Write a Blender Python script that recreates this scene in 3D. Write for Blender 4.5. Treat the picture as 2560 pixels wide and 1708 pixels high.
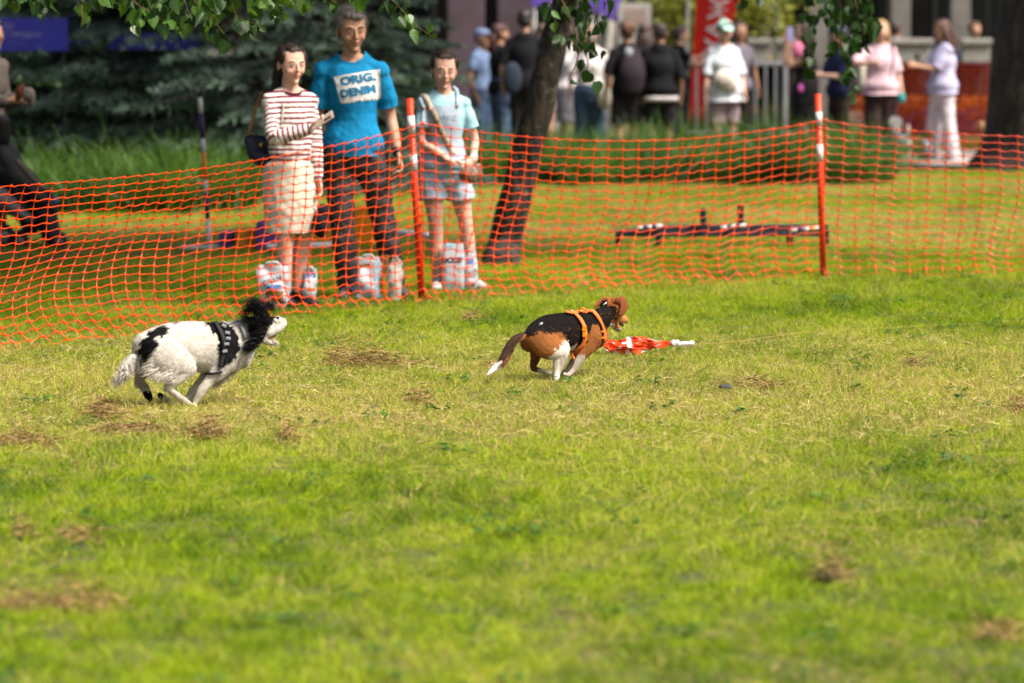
import bpy, bmesh, math, random
import numpy as np
from mathutils import Vector, Matrix
from mathutils.bvhtree import BVHTree

# ------------------------------------------------------------------ camera, light, exposure
F_PX, CX, CY, CAM_H = 9600.0, 1280.0, 854.0, 1.7
TILT = math.atan(804.0 / F_PX)
S = bpy.context.scene
C = S.collection
for o in list(bpy.data.objects):
    bpy.data.objects.remove(o)
cam_d = bpy.data.cameras.new('camera')
cam = bpy.data.objects.new('camera', cam_d)
C.objects.link(cam)
cam.location = (0, 0, CAM_H)
cam.rotation_euler = (math.pi / 2 - TILT, 0, 0)
cam_d.sensor_width = 36.0
cam_d.lens = F_PX / 2560.0 * 36.0
cam_d.clip_start, cam_d.clip_end = 0.5, 2000.0
cam_d.dof.use_dof = True
cam_d.dof.focus_distance = 18.2
cam_d.dof.aperture_fstop = 2.7
S.camera = cam

SUN_EL, SUN_AZ = math.radians(54), math.radians(118)      # azimuth from +Y (north) towards +X: high, behind right shoulder
world = bpy.data.worlds.new('World')
S.world = world
world.use_nodes = True
wn, wl = world.node_tree.nodes, world.node_tree.links
sky = wn.new('ShaderNodeTexSky')
sky.sky_type = 'NISHITA'
sky.sun_disc = False
sky.sun_elevation, sky.sun_rotation = SUN_EL, SUN_AZ
sky.air_density, sky.dust_density, sky.ozone_density = 1.0, 6.0, 0.6
wl.new(sky.outputs[0], wn['Background'].inputs[0])
wn['Background'].inputs[1].default_value = 0.09
sun_d = bpy.data.lights.new('sun', 'SUN')
sun_d.energy = 4.0
sun_d.angle = math.radians(18)
sun_d.color = (1.0, 0.93, 0.82)
sun = bpy.data.objects.new('sun', sun_d)
C.objects.link(sun)
sun.location = (0, 0, 30)
_sd = Vector((math.sin(SUN_AZ) * math.cos(SUN_EL), math.cos(SUN_AZ) * math.cos(SUN_EL), math.sin(SUN_EL)))
sun.rotation_euler = _sd.to_track_quat('Z', 'Y').to_euler()
S.view_settings.view_transform = 'Standard'
S.view_settings.look = 'None'
S.view_settings.exposure = 1.02
S.view_settings.gamma = 1.0
S.view_settings.use_curve_mapping = False
S.render.engine = 'CYCLES'
S.cycles.use_denoising = True
S.cycles.max_bounces = 7
S.cycles.transparent_max_bounces = 4
S.cycles.sample_clamp_indirect = 6.0

# ------------------------------------------------------------------ geometry of the view -> places
cT, sT = math.cos(TILT), math.sin(TILT)
def W(px, py, Y):
    """Place at distance Y that lies on the line of sight measured from the photograph."""
    x, v = (px - CX) / F_PX, (CY - py) / F_PX
    ry, rz = cT + v * sT, -sT + v * cT
    t = Y / ry
    return np.array([x * t, Y, CAM_H + rz * t])
def G(px, py):
    x, v = (px - CX) / F_PX, (CY - py) / F_PX
    ry, rz = cT + v * sT, -sT + v * cT
    t = -CAM_H / rz
    return np.array([x * t, ry * t, 0.0])
def SC(Y):
    return F_PX / Y
def to_px(P):
    P = np.asarray(P, float)
    dx, dy, dz = P[..., 0], P[..., 1], P[..., 2] - CAM_H
    f = dy * cT - dz * sT
    u = dy * sT + dz * cT
    return CX + F_PX * dx / f, CY - F_PX * u / f

# ------------------------------------------------------------------ noise
def _h(ix, iy, iz, seed):
    n = (ix * 374761393 + iy * 668265263 + iz * 2147483647 + seed * 974634777).astype(np.int64)
    n = (n ^ (n >> 13)) * 1274126177
    n = n ^ (n >> 16)
    return (n & 0xFFFFFF) / float(0xFFFFFF) * 2 - 1
def vnoise(P, sc, seed=0):
    P = np.asarray(P, float) * sc + 1000.0
    i = np.floor(P).astype(np.int64)
    f = P - i
    f = f * f * (3 - 2 * f)
    x, y, z = i[:, 0], i[:, 1], i[:, 2]
    r = 0
    for a in (0, 1):
        for b in (0, 1):
            for c in (0, 1):
                w = (f[:, 0] if a else 1 - f[:, 0]) * (f[:, 1] if b else 1 - f[:, 1]) * (f[:, 2] if c else 1 - f[:, 2])
                r = r + w * _h(x + a, y + b, z + c, seed)
    return r

# ------------------------------------------------------------------ materials
MATS = {}
def mat(name, col, rough=0.7, var=0.15, scale=20.0, bump=0.0, bscale=None, spec=0.4, trans=0.0, metal=0.0, coat=0.0, col2=None, sheen=0.0):
    if name in MATS:
        return MATS[name]
    m = bpy.data.materials.new(name)
    m.use_nodes = True
    n, l = m.node_tree.nodes, m.node_tree.links
    b = n['Principled BSDF']
    tc = n.new('ShaderNodeTexCoord')
    no = n.new('ShaderNodeTexNoise')
    no.inputs['Scale'].default_value = scale
    no.inputs['Detail'].default_value = 4
    l.new(tc.outputs['Object'], no.inputs['Vector'])
    mx = n.new('ShaderNodeMix')
    mx.data_type = 'RGBA'
    if col == 'Col':
        at = n.new('ShaderNodeAttribute')
        at.attribute_name = 'Col'
        mr = n.new('ShaderNodeMapRange')
        mr.inputs['From Min'].default_value = 0.3
        mr.inputs['From Max'].default_value = 0.7
        mr.inputs['To Min'].default_value = 1 - var
        mr.inputs['To Max'].default_value = 1 + var
        l.new(no.outputs['Fac'], mr.inputs['Value'])
        mx.blend_type = 'MULTIPLY'
        mx.inputs['Factor'].default_value = 1.0
        l.new(at.outputs['Color'], mx.inputs['A'])
        l.new(mr.outputs['Result'], mx.inputs['B'])
    else:
        c2 = col2 or tuple(max(0, c * (1 - 2 * var)) for c in col)
        cr = n.new('ShaderNodeMapRange')
        cr.inputs['From Min'].default_value = 0.35
        cr.inputs['From Max'].default_value = 0.65
        l.new(no.outputs['Fac'], cr.inputs['Value'])
        l.new(cr.outputs['Result'], mx.inputs['Factor'])
        mx.inputs['A'].default_value = (*[min(1, c * (1 + var)) for c in col], 1) if not col2 else (*col, 1)
        mx.inputs['B'].default_value = (*c2, 1)
    l.new(mx.outputs['Result'], b.inputs['Base Color'])
    b.inputs['Roughness'].default_value = rough
    b.inputs['Specular IOR Level'].default_value = spec
    b.inputs['Metallic'].default_value = metal
    b.inputs['Coat Weight'].default_value = coat
    b.inputs['Sheen Weight'].default_value = sheen
    if bump:
        nb = n.new('ShaderNodeTexNoise')
        nb.inputs['Scale'].default_value = bscale or scale * 3
        nb.inputs['Detail'].default_value = 3
        l.new(tc.outputs['Object'], nb.inputs['Vector'])
        bp = n.new('ShaderNodeBump')
        bp.inputs['Strength'].default_value = min(1, bump)
        bp.inputs['Distance'].default_value = 0.01
        l.new(nb.outputs['Fac'], bp.inputs['Height'])
        l.new(bp.outputs['Normal'], b.inputs['Normal'])
    if trans:
        tr = n.new('ShaderNodeBsdfTranslucent')
        l.new(mx.outputs['Result'], tr.inputs['Color'])
        ms = n.new('ShaderNodeMixShader')
        ms.inputs[0].default_value = trans
        l.new(b.outputs[0], ms.inputs[1])
        l.new(tr.outputs[0], ms.inputs[2])
        l.new(ms.outputs[0], n['Material Output'].inputs['Surface'])
    MATS[name] = m
    return m

# ------------------------------------------------------------------ objects
def np_mesh(name, V, Fs, smooth=True, cols=None, mats=None, midx=None):
    """Fs: one (M,k) array or a list of such arrays."""
    me = bpy.data.meshes.new(name)
    if isinstance(Fs, np.ndarray):
        Fs = [Fs]
    Fs = [np.asarray(f, np.int32) for f in Fs if len(f)]
    loops = np.concatenate([f.ravel() for f in Fs])
    tot = np.concatenate([np.full(len(f), f.shape[1], np.int32) for f in Fs])
    st = np.concatenate([[0], np.cumsum(tot)[:-1]]).astype(np.int32)
    me.vertices.add(len(V))
    me.vertices.foreach_set('co', np.asarray(V, np.float32).ravel())
    me.loops.add(len(loops))
    me.loops.foreach_set('vertex_index', loops)
    me.polygons.add(len(tot))
    me.polygons.foreach_set('loop_start', st)
    me.polygons.foreach_set('loop_total', tot)
    if midx is not None:
        me.polygons.foreach_set('material_index', np.asarray(midx, np.int32))
    me.update(calc_edges=True)
    me.polygons.foreach_set('use_smooth', np.full(len(tot), smooth))
    if cols is not None:
        a = me.color_attributes.new('Col', 'FLOAT_COLOR', 'POINT')
        c4 = np.ones((len(V), 4), np.float32)
        c4[:, :3] = cols
        a.data.foreach_set('color', c4.ravel())
    for m in (mats or []):
        me.materials.append(m)
    return me
def tag(o, label=None, cat=None, group=None, kind=None):
    if label: o['label'] = label
    if cat: o['category'] = cat
    if group: o['group'] = group
    if kind: o['kind'] = kind
    return o
def thing(name, loc, label, cat, group=None):
    o = bpy.data.objects.new(name, None)
    C.objects.link(o)
    o.location = loc
    o.empty_display_size = 0.1
    tag(o, label, cat, group)
    return o
def wpos(o):
    p = np.array(o.location)
    while o.parent:
        o = o.parent
        p = p + np.array(o.location)
    return p
def part(name, V, Fs, m, parent, smooth=True, cols=None, kind=None, label=None, midx=None, at=None):
    """World-space geometry -> a mesh object under parent (empties and parts are never rotated here)."""
    base = wpos(parent) if parent else np.zeros(3)
    own = np.zeros(3) if at is None else np.asarray(at, float) - base
    mats = m if isinstance(m, (list, tuple)) else [m]
    me = np_mesh(name, np.asarray(V, float) - base - own, Fs, smooth, cols, mats, midx)
    o = bpy.data.objects.new(name, me)
    C.objects.link(o)
    o.parent = parent
    o.location = own
    tag(o, label=label, kind=kind)
    return o

# ------------------------------------------------------------------ primitives (numpy)
def nrm(v):
    v = np.asarray(v, float)
    return v / (np.linalg.norm(v, axis=-1, keepdims=True) + 1e-12)
def box(c, s, R=None):
    v = np.array([[x, y, z] for x in (-.5, .5) for y in (-.5, .5) for z in (-.5, .5)]) * np.asarray(s, float)
    if R is not None:
        v = v @ np.asarray(R).T
    f = np.array([[0, 1, 3, 2], [4, 6, 7, 5], [0, 4, 5, 1], [2, 3, 7, 6], [0, 2, 6, 4], [1, 5, 7, 3]])
    return v + np.asarray(c, float), f
def rotz(a):
    c, s = math.cos(a), math.sin(a)
    return np.array([[c, -s, 0], [s, c, 0], [0, 0, 1.0]])
def rotx(a):
    c, s = math.cos(a), math.sin(a)
    return np.array([[1.0, 0, 0], [0, c, -s], [0, s, c]])
def roty(a):
    c, s = math.cos(a), math.sin(a)
    return np.array([[c, 0, s], [0, 1.0, 0], [-s, 0, c]])
def sph(c, r, R=None, nu=14, nv=9):
    r = np.ones(3) * np.asarray(r, float)
    V = [[0, 0, 1]]
    for i in range(1, nv):
        a = math.pi * i / nv
        for j in range(nu):
            b = 2 * math.pi * j / nu
            V.append([math.sin(a) * math.cos(b), math.sin(a) * math.sin(b), math.cos(a)])
    V.append([0, 0, -1])
    V = np.array(V) * r
    if R is not None:
        V = V @ np.asarray(R).T
    q, t = [], []
    for j in range(nu):
        k = (j + 1) % nu
        t.append([0, 1 + j, 1 + k])
        t.append([len(V) - 1, 1 + (nv - 2) * nu + k, 1 + (nv - 2) * nu + j])
        for i in range(nv - 2):
            q.append([1 + i * nu + j, 1 + (i + 1) * nu + j, 1 + (i + 1) * nu + k, 1 + i * nu + k])
    return V + np.asarray(c, float), [np.array(q), np.array(t)]
def crom(P, sub):
    P = np.asarray(P, float)
    if len(P) < 3 or sub < 2:
        n = max(1, sub)
        t = np.linspace(0, len(P) - 1, (len(P) - 1) * n + 1)
        i = np.minimum(t.astype(int), len(P) - 2)
        f = (t - i)[:, None]
        return P[i] * (1 - f) + P[i + 1] * f
    Q = np.vstack([2 * P[0] - P[1], P, 2 * P[-1] - P[-2]])
    out = []
    for i in range(len(P) - 1):
        p0, p1, p2, p3 = Q[i:i + 4]
        for k in range(sub):
            t = k / sub
            out.append(.5 * (2 * p1 + (p2 - p0) * t + (2 * p0 - 5 * p1 + 4 * p2 - p3) * t * t + (3 * p1 - p0 - 3 * p2 + p3) * t ** 3))
    out.append(P[-1])
    return np.array(out)
def tube(P, R, s0=(1, 0, 0), n=12, sub=4, cap=True):
    P = np.asarray(P, float)
    R = np.array([(r, r) if np.isscalar(r) else r for r in (R if hasattr(R, '__len__') else [R] * len(P))], float)
    PR = crom(np.hstack([P, R]), sub)
    P, R = PR[:, :3], np.maximum(PR[:, 3:], 1e-4)
    T = nrm(np.gradient(P, axis=0)) if len(P) > 1 else P
    if cap:
        a0 = [(-0.97, .25), (-.8, .6), (-.45, .9)]
        P0 = [P[0] + T[0] * k * R[0].mean() for k, _ in a0]
        R0 = [R[0] * w for _, w in a0]
        P1 = [P[-1] - T[-1] * k * R[-1].mean() for k, _ in reversed(a0)]
        R1 = [R[-1] * w for _, w in reversed(a0)]
        P = np.vstack([P0, P, P1])
        R = np.vstack([R0, R, R1])
        T = np.vstack([[T[0]] * 3, T, [T[-1]] * 3])
    s0 = nrm(s0)
    A = s0 - (T @ s0)[:, None] * T
    bad = np.linalg.norm(A, axis=1) < .25
    alt = nrm(np.cross(s0, [0.13, 0.3, 0.9]))
    A[bad] = (alt - (T @ alt)[:, None] * T)[bad]
    A = nrm(A)
    B = np.cross(T, A)
    th = np.arange(n) * 2 * math.pi / n
    V = P[:, None] + A[:, None] * (np.cos(th)[None, :, None] * R[:, None, 0:1]) + B[:, None] * (np.sin(th)[None, :, None] * R[:, None, 1:2])
    m = len(P)
    V = V.reshape(-1, 3)
    i, j = np.meshgrid(np.arange(m - 1), np.arange(n), indexing='ij')
    k = (j + 1) % n
    q = np.stack([i * n + j, i * n + k, (i + 1) * n + k, (i + 1) * n + j], -1).reshape(-1, 4)
    V = np.vstack([V, P[0], P[-1]])
    jj = np.arange(n)
    kk = (jj + 1) % n
    t = np.vstack([np.stack([np.full(n, m * n), kk, jj], -1), np.stack([np.full(n, m * n + 1), (m - 1) * n + jj, (m - 1) * n + kk], -1)])
    return V, [q, t]
def merge(items):
    V, Q, T, off = [], [], [], 0
    for v, fs in items:
        if isinstance(fs, np.ndarray):
            fs = [fs]
        for f in fs:
            f = np.asarray(f)
            if not len(f): continue
            (Q if f.shape[1] == 4 else T).append(f + off)
        V.append(v)
        off += len(v)
    out = []
    if Q: out.append(np.vstack(Q))
    if T: out.append(np.vstack(T))
    return np.vstack(V), out
def grid_faces(nu, nv):
    i, j = np.meshgrid(np.arange(nu - 1), np.arange(nv - 1), indexing='ij')
    return np.stack([i * nv + j, (i + 1) * nv + j, (i + 1) * nv + j + 1, i * nv + j + 1], -1).reshape(-1, 4)
def bbox_bevel(c, s, R=None, bv=0.01):
    """box with chamfered edges"""
    bm = bmesh.new()
    bmesh.ops.create_cube(bm, size=1.0)
    for v in bm.verts:
        v.co = Vector([v.co[i] * s[i] for i in range(3)])
    bmesh.ops.bevel(bm, geom=bm.edges[:], offset=min(bv, min(s) * .45), segments=2, affect='EDGES', profile=.6)
    V = np.array([v.co for v in bm.verts])
    bm.faces.ensure_lookup_table()
    q = [[v.index for v in f.verts] for f in bm.faces if len(f.verts) == 4]
    t = [[v.index for v in f.verts] for f in bm.faces if len(f.verts) == 3]
    for f in bm.faces:
        if len(f.verts) > 4:
            ix = [v.index for v in f.verts]
            t += [[ix[0], ix[k], ix[k + 1]] for k in range(1, len(ix) - 1)]
    bm.free()
    if R is not None:
        V = V @ np.asarray(R).T
    return V + np.asarray(c, float), [np.array(q).reshape(-1, 4), np.array(t).reshape(-1, 3)]

class Sculpt:
    """Overlapping closed shapes fused into one continuous skin."""
    def __init__(s):
        s.items = []
    def tube(s, *a, **k):
        s.items.append(tube(*a, **k)); return s
    def ell(s, c, r, R=None):
        s.items.append(sph(c, r, R)); return s
    def add(s, it):
        s.items.append(it); return s
    def build(s, voxel, smooth=3, fac=0.5):
        V, Fs = merge(s.items)
        me = np_mesh('tmp', V, Fs)
        o = bpy.data.objects.new('tmp', me)
        C.objects.link(o)
        m = o.modifiers.new('r', 'REMESH')
        m.mode = 'VOXEL'
        m.voxel_size = voxel
        if smooth:
            m = o.modifiers.new('s', 'SMOOTH')
            m.iterations = smooth
            m.factor = fac
        dg = bpy.context.evaluated_depsgraph_get()
        e = o.evaluated_get(dg)
        r = e.to_mesh()
        n = len(r.vertices)
        V = np.empty(n * 3, np.float32)
        r.vertices.foreach_get('co', V)
        V = V.reshape(-1, 3).astype(float)
        L = np.empty(len(r.loops), np.int32)
        r.loops.foreach_get('vertex_index', L)
        T = np.empty(len(r.polygons), np.int32)
        r.polygons.foreach_get('loop_total', T)
        ok = (T == 4).all()
        if ok:
            Q = L.reshape(-1, 4)
        else:
            st = np.concatenate([[0], np.cumsum(T)[:-1]])
            Q = np.array([L[a:a + 4] for a, t in zip(st, T) if t == 4])
        e.to_mesh_clear()
        bpy.data.objects.remove(o)
        bpy.data.meshes.remove(me)
        return V, Q
def vnormals(V, Q):
    fn = np.cross(V[Q[:, 2]] - V[Q[:, 0]], V[Q[:, 3]] - V[Q[:, 1]])
    N = np.zeros_like(V)
    for k in range(4):
        np.add.at(N, Q[:, k], fn)
    return nrm(N)
def bvh(V, Q):
    return BVHTree.FromPolygons(V.tolist(), Q.tolist())
def inpoly(x, y, poly):
    r = np.zeros(len(x), bool)
    n = len(poly)
    for i in range(n):
        x1, y1 = poly[i]
        x2, y2 = poly[(i + 1) % n]
        c = ((y1 > y) != (y2 > y)) & (x < (x2 - x1) * (y - y1) / ((y2 - y1) + 1e-9) + x1)
        r ^= c
    return r
def ribbons(P, D, L, Wd, bend=None, seg=3, wave=0.0, rng=None, cols=None, taper=True):
    """Many thin tapered ribbons: roots P, directions D, lengths L, widths Wd."""
    n = len(P)
    rng = rng or np.random.default_rng(1)
    D = nrm(D)
    side = nrm(np.cross(D, rng.normal(size=(n, 3))))
    L = np.broadcast_to(L, (n,))[:, None]
    Wd = np.broadcast_to(Wd, (n,))[:, None]
    if bend is None:
        bend = np.zeros((n, 3))
    w2 = nrm(np.cross(D, side))
    V = []
    ph = rng.uniform(0, 6.28, (n, 1))
    for k in range(seg + 1):
        t = k / seg
        c = P + D * L * t + bend * L * t * t
        if wave:
            c = c + w2 * (np.sin(ph + t * 7) - np.sin(ph)) * wave * L * t
        w = Wd * ((1 - t) * .9 + .1 if taper else 1)
        V.append(c - side * w * .5)
        V.append(c + side * w * .5)
    V = np.stack(V, 1)                                     # n, 2(seg+1), 3
    m = 2 * (seg + 1)
    base = np.arange(n)[:, None, None] * m
    f = np.array([[2 * k, 2 * k + 1, 2 * k + 3, 2 * k + 2] for k in range(seg)])[None]
    Q = (base + f).reshape(-1, 4)
    cc = None
    if cols is not None:
        cc = np.repeat(cols, m, axis=0)
    return V.reshape(-1, 3), Q, cc
def surf_sample(V, Q, n, rng, w=None):
    a = np.linalg.norm(np.cross(V[Q[:, 2]] - V[Q[:, 0]], V[Q[:, 3]] - V[Q[:, 1]]), axis=1)
    if w is not None:
        a = a * w
    i = rng.choice(len(Q), n, p=a / a.sum())
    u, v = rng.random((n, 1)), rng.random((n, 1))
    q = Q[i]
    p = (V[q[:, 0]] * (1 - u) + V[q[:, 1]] * u) * (1 - v) + (V[q[:, 3]] * (1 - u) + V[q[:, 2]] * u) * v
    nn = nrm(np.cross(V[q[:, 2]] - V[q[:, 0]], V[q[:, 3]] - V[q[:, 1]]))
    return p, nn
def ring_strap(tree, c, top_dir, lat_dir, width, thick, rmax=0.4, n=64, off=0.003, arc=None):
    """A strap that hugs a body: closed loop in the plane of top_dir and lat_dir."""
    a, b = nrm(top_dir), nrm(lat_dir)
    ax = nrm(np.cross(a, b))
    b = np.cross(ax, a)
    pts, ns = [], []
    ths = np.linspace(0, 2 * math.pi, n, endpoint=False) if arc is None else np.linspace(arc[0], arc[1], n)
    for t in ths:
        d = a * math.cos(t) + b * math.sin(t)
        rr = []
        for s in (-.5, 0, .5):
            h = tree.ray_cast(Vector(c + ax * width * s + d * rmax), Vector(-d), rmax * 1.2)
            if h[0] is not None:
                rr.append(np.linalg.norm(np.array(h[0]) - c - ax * width * s))
        rr = max(rr) if rr else .1
        pts.append(rr)
    pts = np.array(pts)
    if arc is None:
        for _ in range(2):
            pts = (np.roll(pts, 1) + pts * 2 + np.roll(pts, -1)) / 4
    V = []
    for r, t in zip(pts, ths):
        d = a * math.cos(t) + b * math.sin(t)
        for rr, s in ((r + off, -.5), (r + off + thick, -.46), (r + off + thick, .46), (r + off, .5)):
            V.append(c + d * rr + ax * width * s)
    V = np.array(V)
    Q = []
    m = len(ths)
    for i in range(m if arc is None else m - 1):
        j = (i + 1) % m
        for k in range(4):
            l = (k + 1) % 4
            Q.append([i * 4 + k, j * 4 + k, j * 4 + l, i * 4 + l])
    return V, np.array(Q)
def path_strap(tree, pts, view, width, thick, off=0.003, sub=6):
    """A strap laid on a surface along world points, found by casting along view."""
    P = crom(np.array(pts), sub)
    out, nn = [], []
    for p in P:
        h = tree.ray_cast(Vector(p - view * 1.0), Vector(view), 2.5)
        if h[0] is None:
            h = tree.find_nearest(Vector(p))
            out.append(np.array(h[0])); nn.append(-view)
        else:
            out.append(np.array(h[0])); nn.append(np.array(h[1]))
    out, nn = np.array(out), np.array(nn)
    for _ in range(2):
        out[1:-1] = (out[:-2] + out[1:-1] * 2 + out[2:]) / 4
        nn[1:-1] = nrm(nn[:-2] + nn[1:-1] * 2 + nn[2:])
    T = nrm(np.gradient(out, axis=0))
    B = nrm(np.cross(T, nn))
    V = []
    for p, n, b in zip(out, nn, B):
        for o_, s in ((off - .004, -.5), (off + thick, -.45), (off + thick, .45), (off - .004, .5)):
            V.append(p + n * o_ + b * width * s)
    Q = []
    for i in range(len(out) - 1):
        for k in range(4):
            l = (k + 1) % 4
            Q.append([i * 4 + k, (i + 1) * 4 + k, (i + 1) * 4 + l, i * 4 + l])
    m = len(out) - 1
    Q += [[0, 1, 2, 3], [m * 4 + 3, m * 4 + 2, m * 4 + 1, m * 4]]
    return np.array(V), np.array(Q)
def text_mesh(body, size, bold=0.0, xs=1.0, spacing=1.0, line=1.0):
    cu = bpy.data.curves.new('t', 'FONT')
    cu.body = body
    cu.size = size
    cu.offset = bold
    cu.space_character = spacing
    cu.space_line = line
    cu.align_x = 'CENTER'
    cu.align_y = 'CENTER'
    cu.resolution_u = 3
    o = bpy.data.objects.new('t', cu)
    C.objects.link(o)
    dg = bpy.context.evaluated_depsgraph_get()
    me = bpy.data.meshes.new_from_object(o.evaluated_get(dg))
    bm = bmesh.new()
    bm.from_mesh(me)
    bmesh.ops.triangulate(bm, faces=bm.faces[:])
    for _ in range(2):
        bmesh.ops.subdivide_edges(bm, edges=[e for e in bm.edges if e.calc_length() > size * .18], cuts=1)
        bmesh.ops.triangulate(bm, faces=bm.faces[:])
    V = np.array([[v.co.x * xs, v.co.y, 0] for v in bm.verts])
    T = np.array([[v.index for v in f.verts] for f in bm.faces])
    bm.free()
    bpy.data.objects.remove(o)
    bpy.data.meshes.remove(me)
    return V, T
def project(tree, V, view, off=0.002):
    out = []
    for p in V:
        h = tree.ray_cast(Vector(p - view * .6), Vector(view), 2.0)
        out.append(np.array(h[0]) - view * off if h[0] is not None else p)
    return np.array(out)
rng = np.random.default_rng(7)
random.seed(7)
# ------------------------------------------------------------------ ground and grass
def ground_colour(nt, pos):
    """green lawn with straw patches by place; returns colour socket and a 'dry' factor"""
    n, l = nt.nodes, nt.links
    def noise(sc, det=3, off=0.0, dist=0.0):
        m = n.new('ShaderNodeMapping')
        m.inputs['Location'].default_value = (off, off * .7, 0)
        m.inputs['Scale'].default_value = (1, .55, 1)
        l.new(pos, m.inputs['Vector'])
        t = n.new('ShaderNodeTexNoise')
        t.inputs['Scale'].default_value = sc
        t.inputs['Detail'].default_value = det
        t.inputs['Distortion'].default_value = dist
        l.new(m.outputs[0], t.inputs['Vector'])
        return t.outputs['Fac']
    def rng_(s, a, b, c=0.0, d=1.0):
        m = n.new('ShaderNodeMapRange')
        for i, v in zip(('From Min', 'From Max', 'To Min', 'To Max'), (a, b, c, d)):
            m.inputs[i].default_value = v
        l.new(s, m.inputs['Value'])
        return m.outputs['Result']
    def math_(op, a, b):
        m = n.new('ShaderNodeMath')
        m.operation = op
        for i, v in enumerate((a, b)):
            if isinstance(v, (int, float)):
                m.inputs[i].default_value = v
            else:
                l.new(v, m.inputs[i])
        return m.outputs[0]
    sx = n.new('ShaderNodeSeparateXYZ')
    l.new(pos, sx.inputs[0])
    y = sx.outputs['Y']
    # the worn run of the lure course is drier than the lawn in front of it
    lane = math_('MULTIPLY', rng_(y, 14.0, 16.4), rng_(y, 21.5, 18.6))
    big = rng_(noise(.8, 4, 3.1, .6), .42, .62)
    small = rng_(noise(4.5, 4, 9.0, .4), .40, .62)
    far = math_('MULTIPLY', rng_(y, 27.5, 29.5), rng_(noise(.5, 3, 5.0), .38, .55))
    dry = math_('ADD', math_('MULTIPLY', lane, .42), math_('MULTIPLY', big, .16))
    dry = math_('ADD', dry, math_('MULTIPLY', small, .18))
    dry = math_('ADD', dry, math_('MULTIPLY', far, .35))
    return dry, noise, rng_, math_
def mk_ground():
    m = bpy.data.materials.new('lawn_soil')
    m.use_nodes = True
    nt = m.node_tree
    n, l = nt.nodes, nt.links
    g = n.new('ShaderNodeNewGeometry')
    dry, noise, rr, mm = ground_colour(nt, g.outputs['Position'])
    a = n.new('ShaderNodeMix'); a.data_type = 'RGBA'
    a.inputs['A'].default_value = (.035, .055, .005, 1)
    a.inputs['B'].default_value = (.13, .09, .03, 1)
    l.new(dry, a.inputs['Factor'])
    b = n.new('ShaderNodeMix'); b.data_type = 'RGBA'
    l.new(a.outputs['Result'], b.inputs['A'])
    b.inputs['B'].default_value = (.07, .042, .018, 1)
    l.new(rr(noise(2.2, 5, 20.0), .56, .70), b.inputs['Factor'])
    l.new(b.outputs['Result'], n['Principled BSDF'].inputs['Base Color'])
    n['Principled BSDF'].inputs['Roughness'].default_value = .95
    bp = n.new('ShaderNodeBump')
    bp.inputs['Distance'].default_value = .03
    l.new(noise(30, 4), bp.inputs['Height'])
    l.new(bp.outputs[0], n['Principled BSDF'].inputs['Normal'])
    return m
def mk_blade(name, hues, straw, strawness=0.0, tr=.35):
    m = bpy.data.materials.new(name)
    m.use_nodes = True
    nt = m.node_tree
    n, l = nt.nodes, nt.links
    g = n.new('ShaderNodeNewGeometry')
    dry, noise, rr, mm = ground_colour(nt, g.outputs['Position'])
    at = n.new('ShaderNodeAttribute'); at.attribute_name = 'Col'          # r: random per blade, g: along blade
    sp = n.new('ShaderNodeSeparateColor')
    l.new(at.outputs['Color'], sp.inputs[0])
    oi = n.new('ShaderNodeObjectInfo')
    fr = n.new('ShaderNodeMath'); fr.operation = 'FRACT'
    ad = mm('ADD', sp.outputs[0], oi.outputs['Random'])
    l.new(ad, fr.inputs[0])
    hv = mm('ADD', mm('MULTIPLY', fr.outputs[0], .6), .2)
    gr = n.new('ShaderNodeValToRGB')
    gr.color_ramp.elements[0].color = (*hues[0], 1)
    gr.color_ramp.elements[1].color = (*hues[-1], 1)
    for i, h in enumerate(hues[1:-1]):
        e = gr.color_ramp.elements.new((i + 1) / (len(hues) - 1))
        e.color = (*h, 1)
    patch = mm('ADD', rr(noise(1.1, 4, 40.0, .5), .36, .64, -.24, .24), rr(noise(9.0, 3, 60.0, .5), .36, .64, -.22, .22))
    l.new(mm('ADD', hv, patch), gr.inputs[0])
    st = n.new('ShaderNodeMix'); st.data_type = 'RGBA'
    l.new(gr.outputs[0], st.inputs['A'])
    st.inputs['B'].default_value = (*straw, 1)
    th = mm('SUBTRACT', mm('ADD', dry, strawness), fr.outputs[0])
    l.new(rr(th, -.08, .12), st.inputs['Factor'])
    b = n['Principled BSDF']
    l.new(st.outputs['Result'], b.inputs['Base Color'])
    b.inputs['Roughness'].default_value = .55
    b.inputs['Specular IOR Level'].default_value = .06
    t = n.new('ShaderNodeBsdfTranslucent')
    l.new(st.outputs['Result'], t.inputs['Color'])
    ms = n.new('ShaderNodeMixShader'); ms.inputs[0].default_value = tr
    l.new(b.outputs[0], ms.inputs[1]); l.new(t.outputs[0], ms.inputs[2])
    l.new(ms.outputs[0], n['Material Output'].inputs['Surface'])
    return m
GROUND = mk_ground()
BLADE = mk_blade('grass_blade', [(.055, .115, .003), (.14, .235, .005), (.26, .36, .009), (.36, .43, .022)], (.50, .40, .14))
def sheet(name, pts, z, m, parent=None, kind='structure'):
    V = np.array([[x, y, z] for x, y in pts])
    me = bpy.data.meshes.new(name)
    me.from_pydata(V.tolist(), [], [list(range(len(pts)))])
    me.materials.append(m)
    o = bpy.data.objects.new(name, me)
    C.objects.link(o)
    if kind: o['kind'] = kind
    return o
sheet('ground', [(-400, -200), (400, -200), (400, 700), (-400, 700)], 0.0, GROUND)

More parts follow.
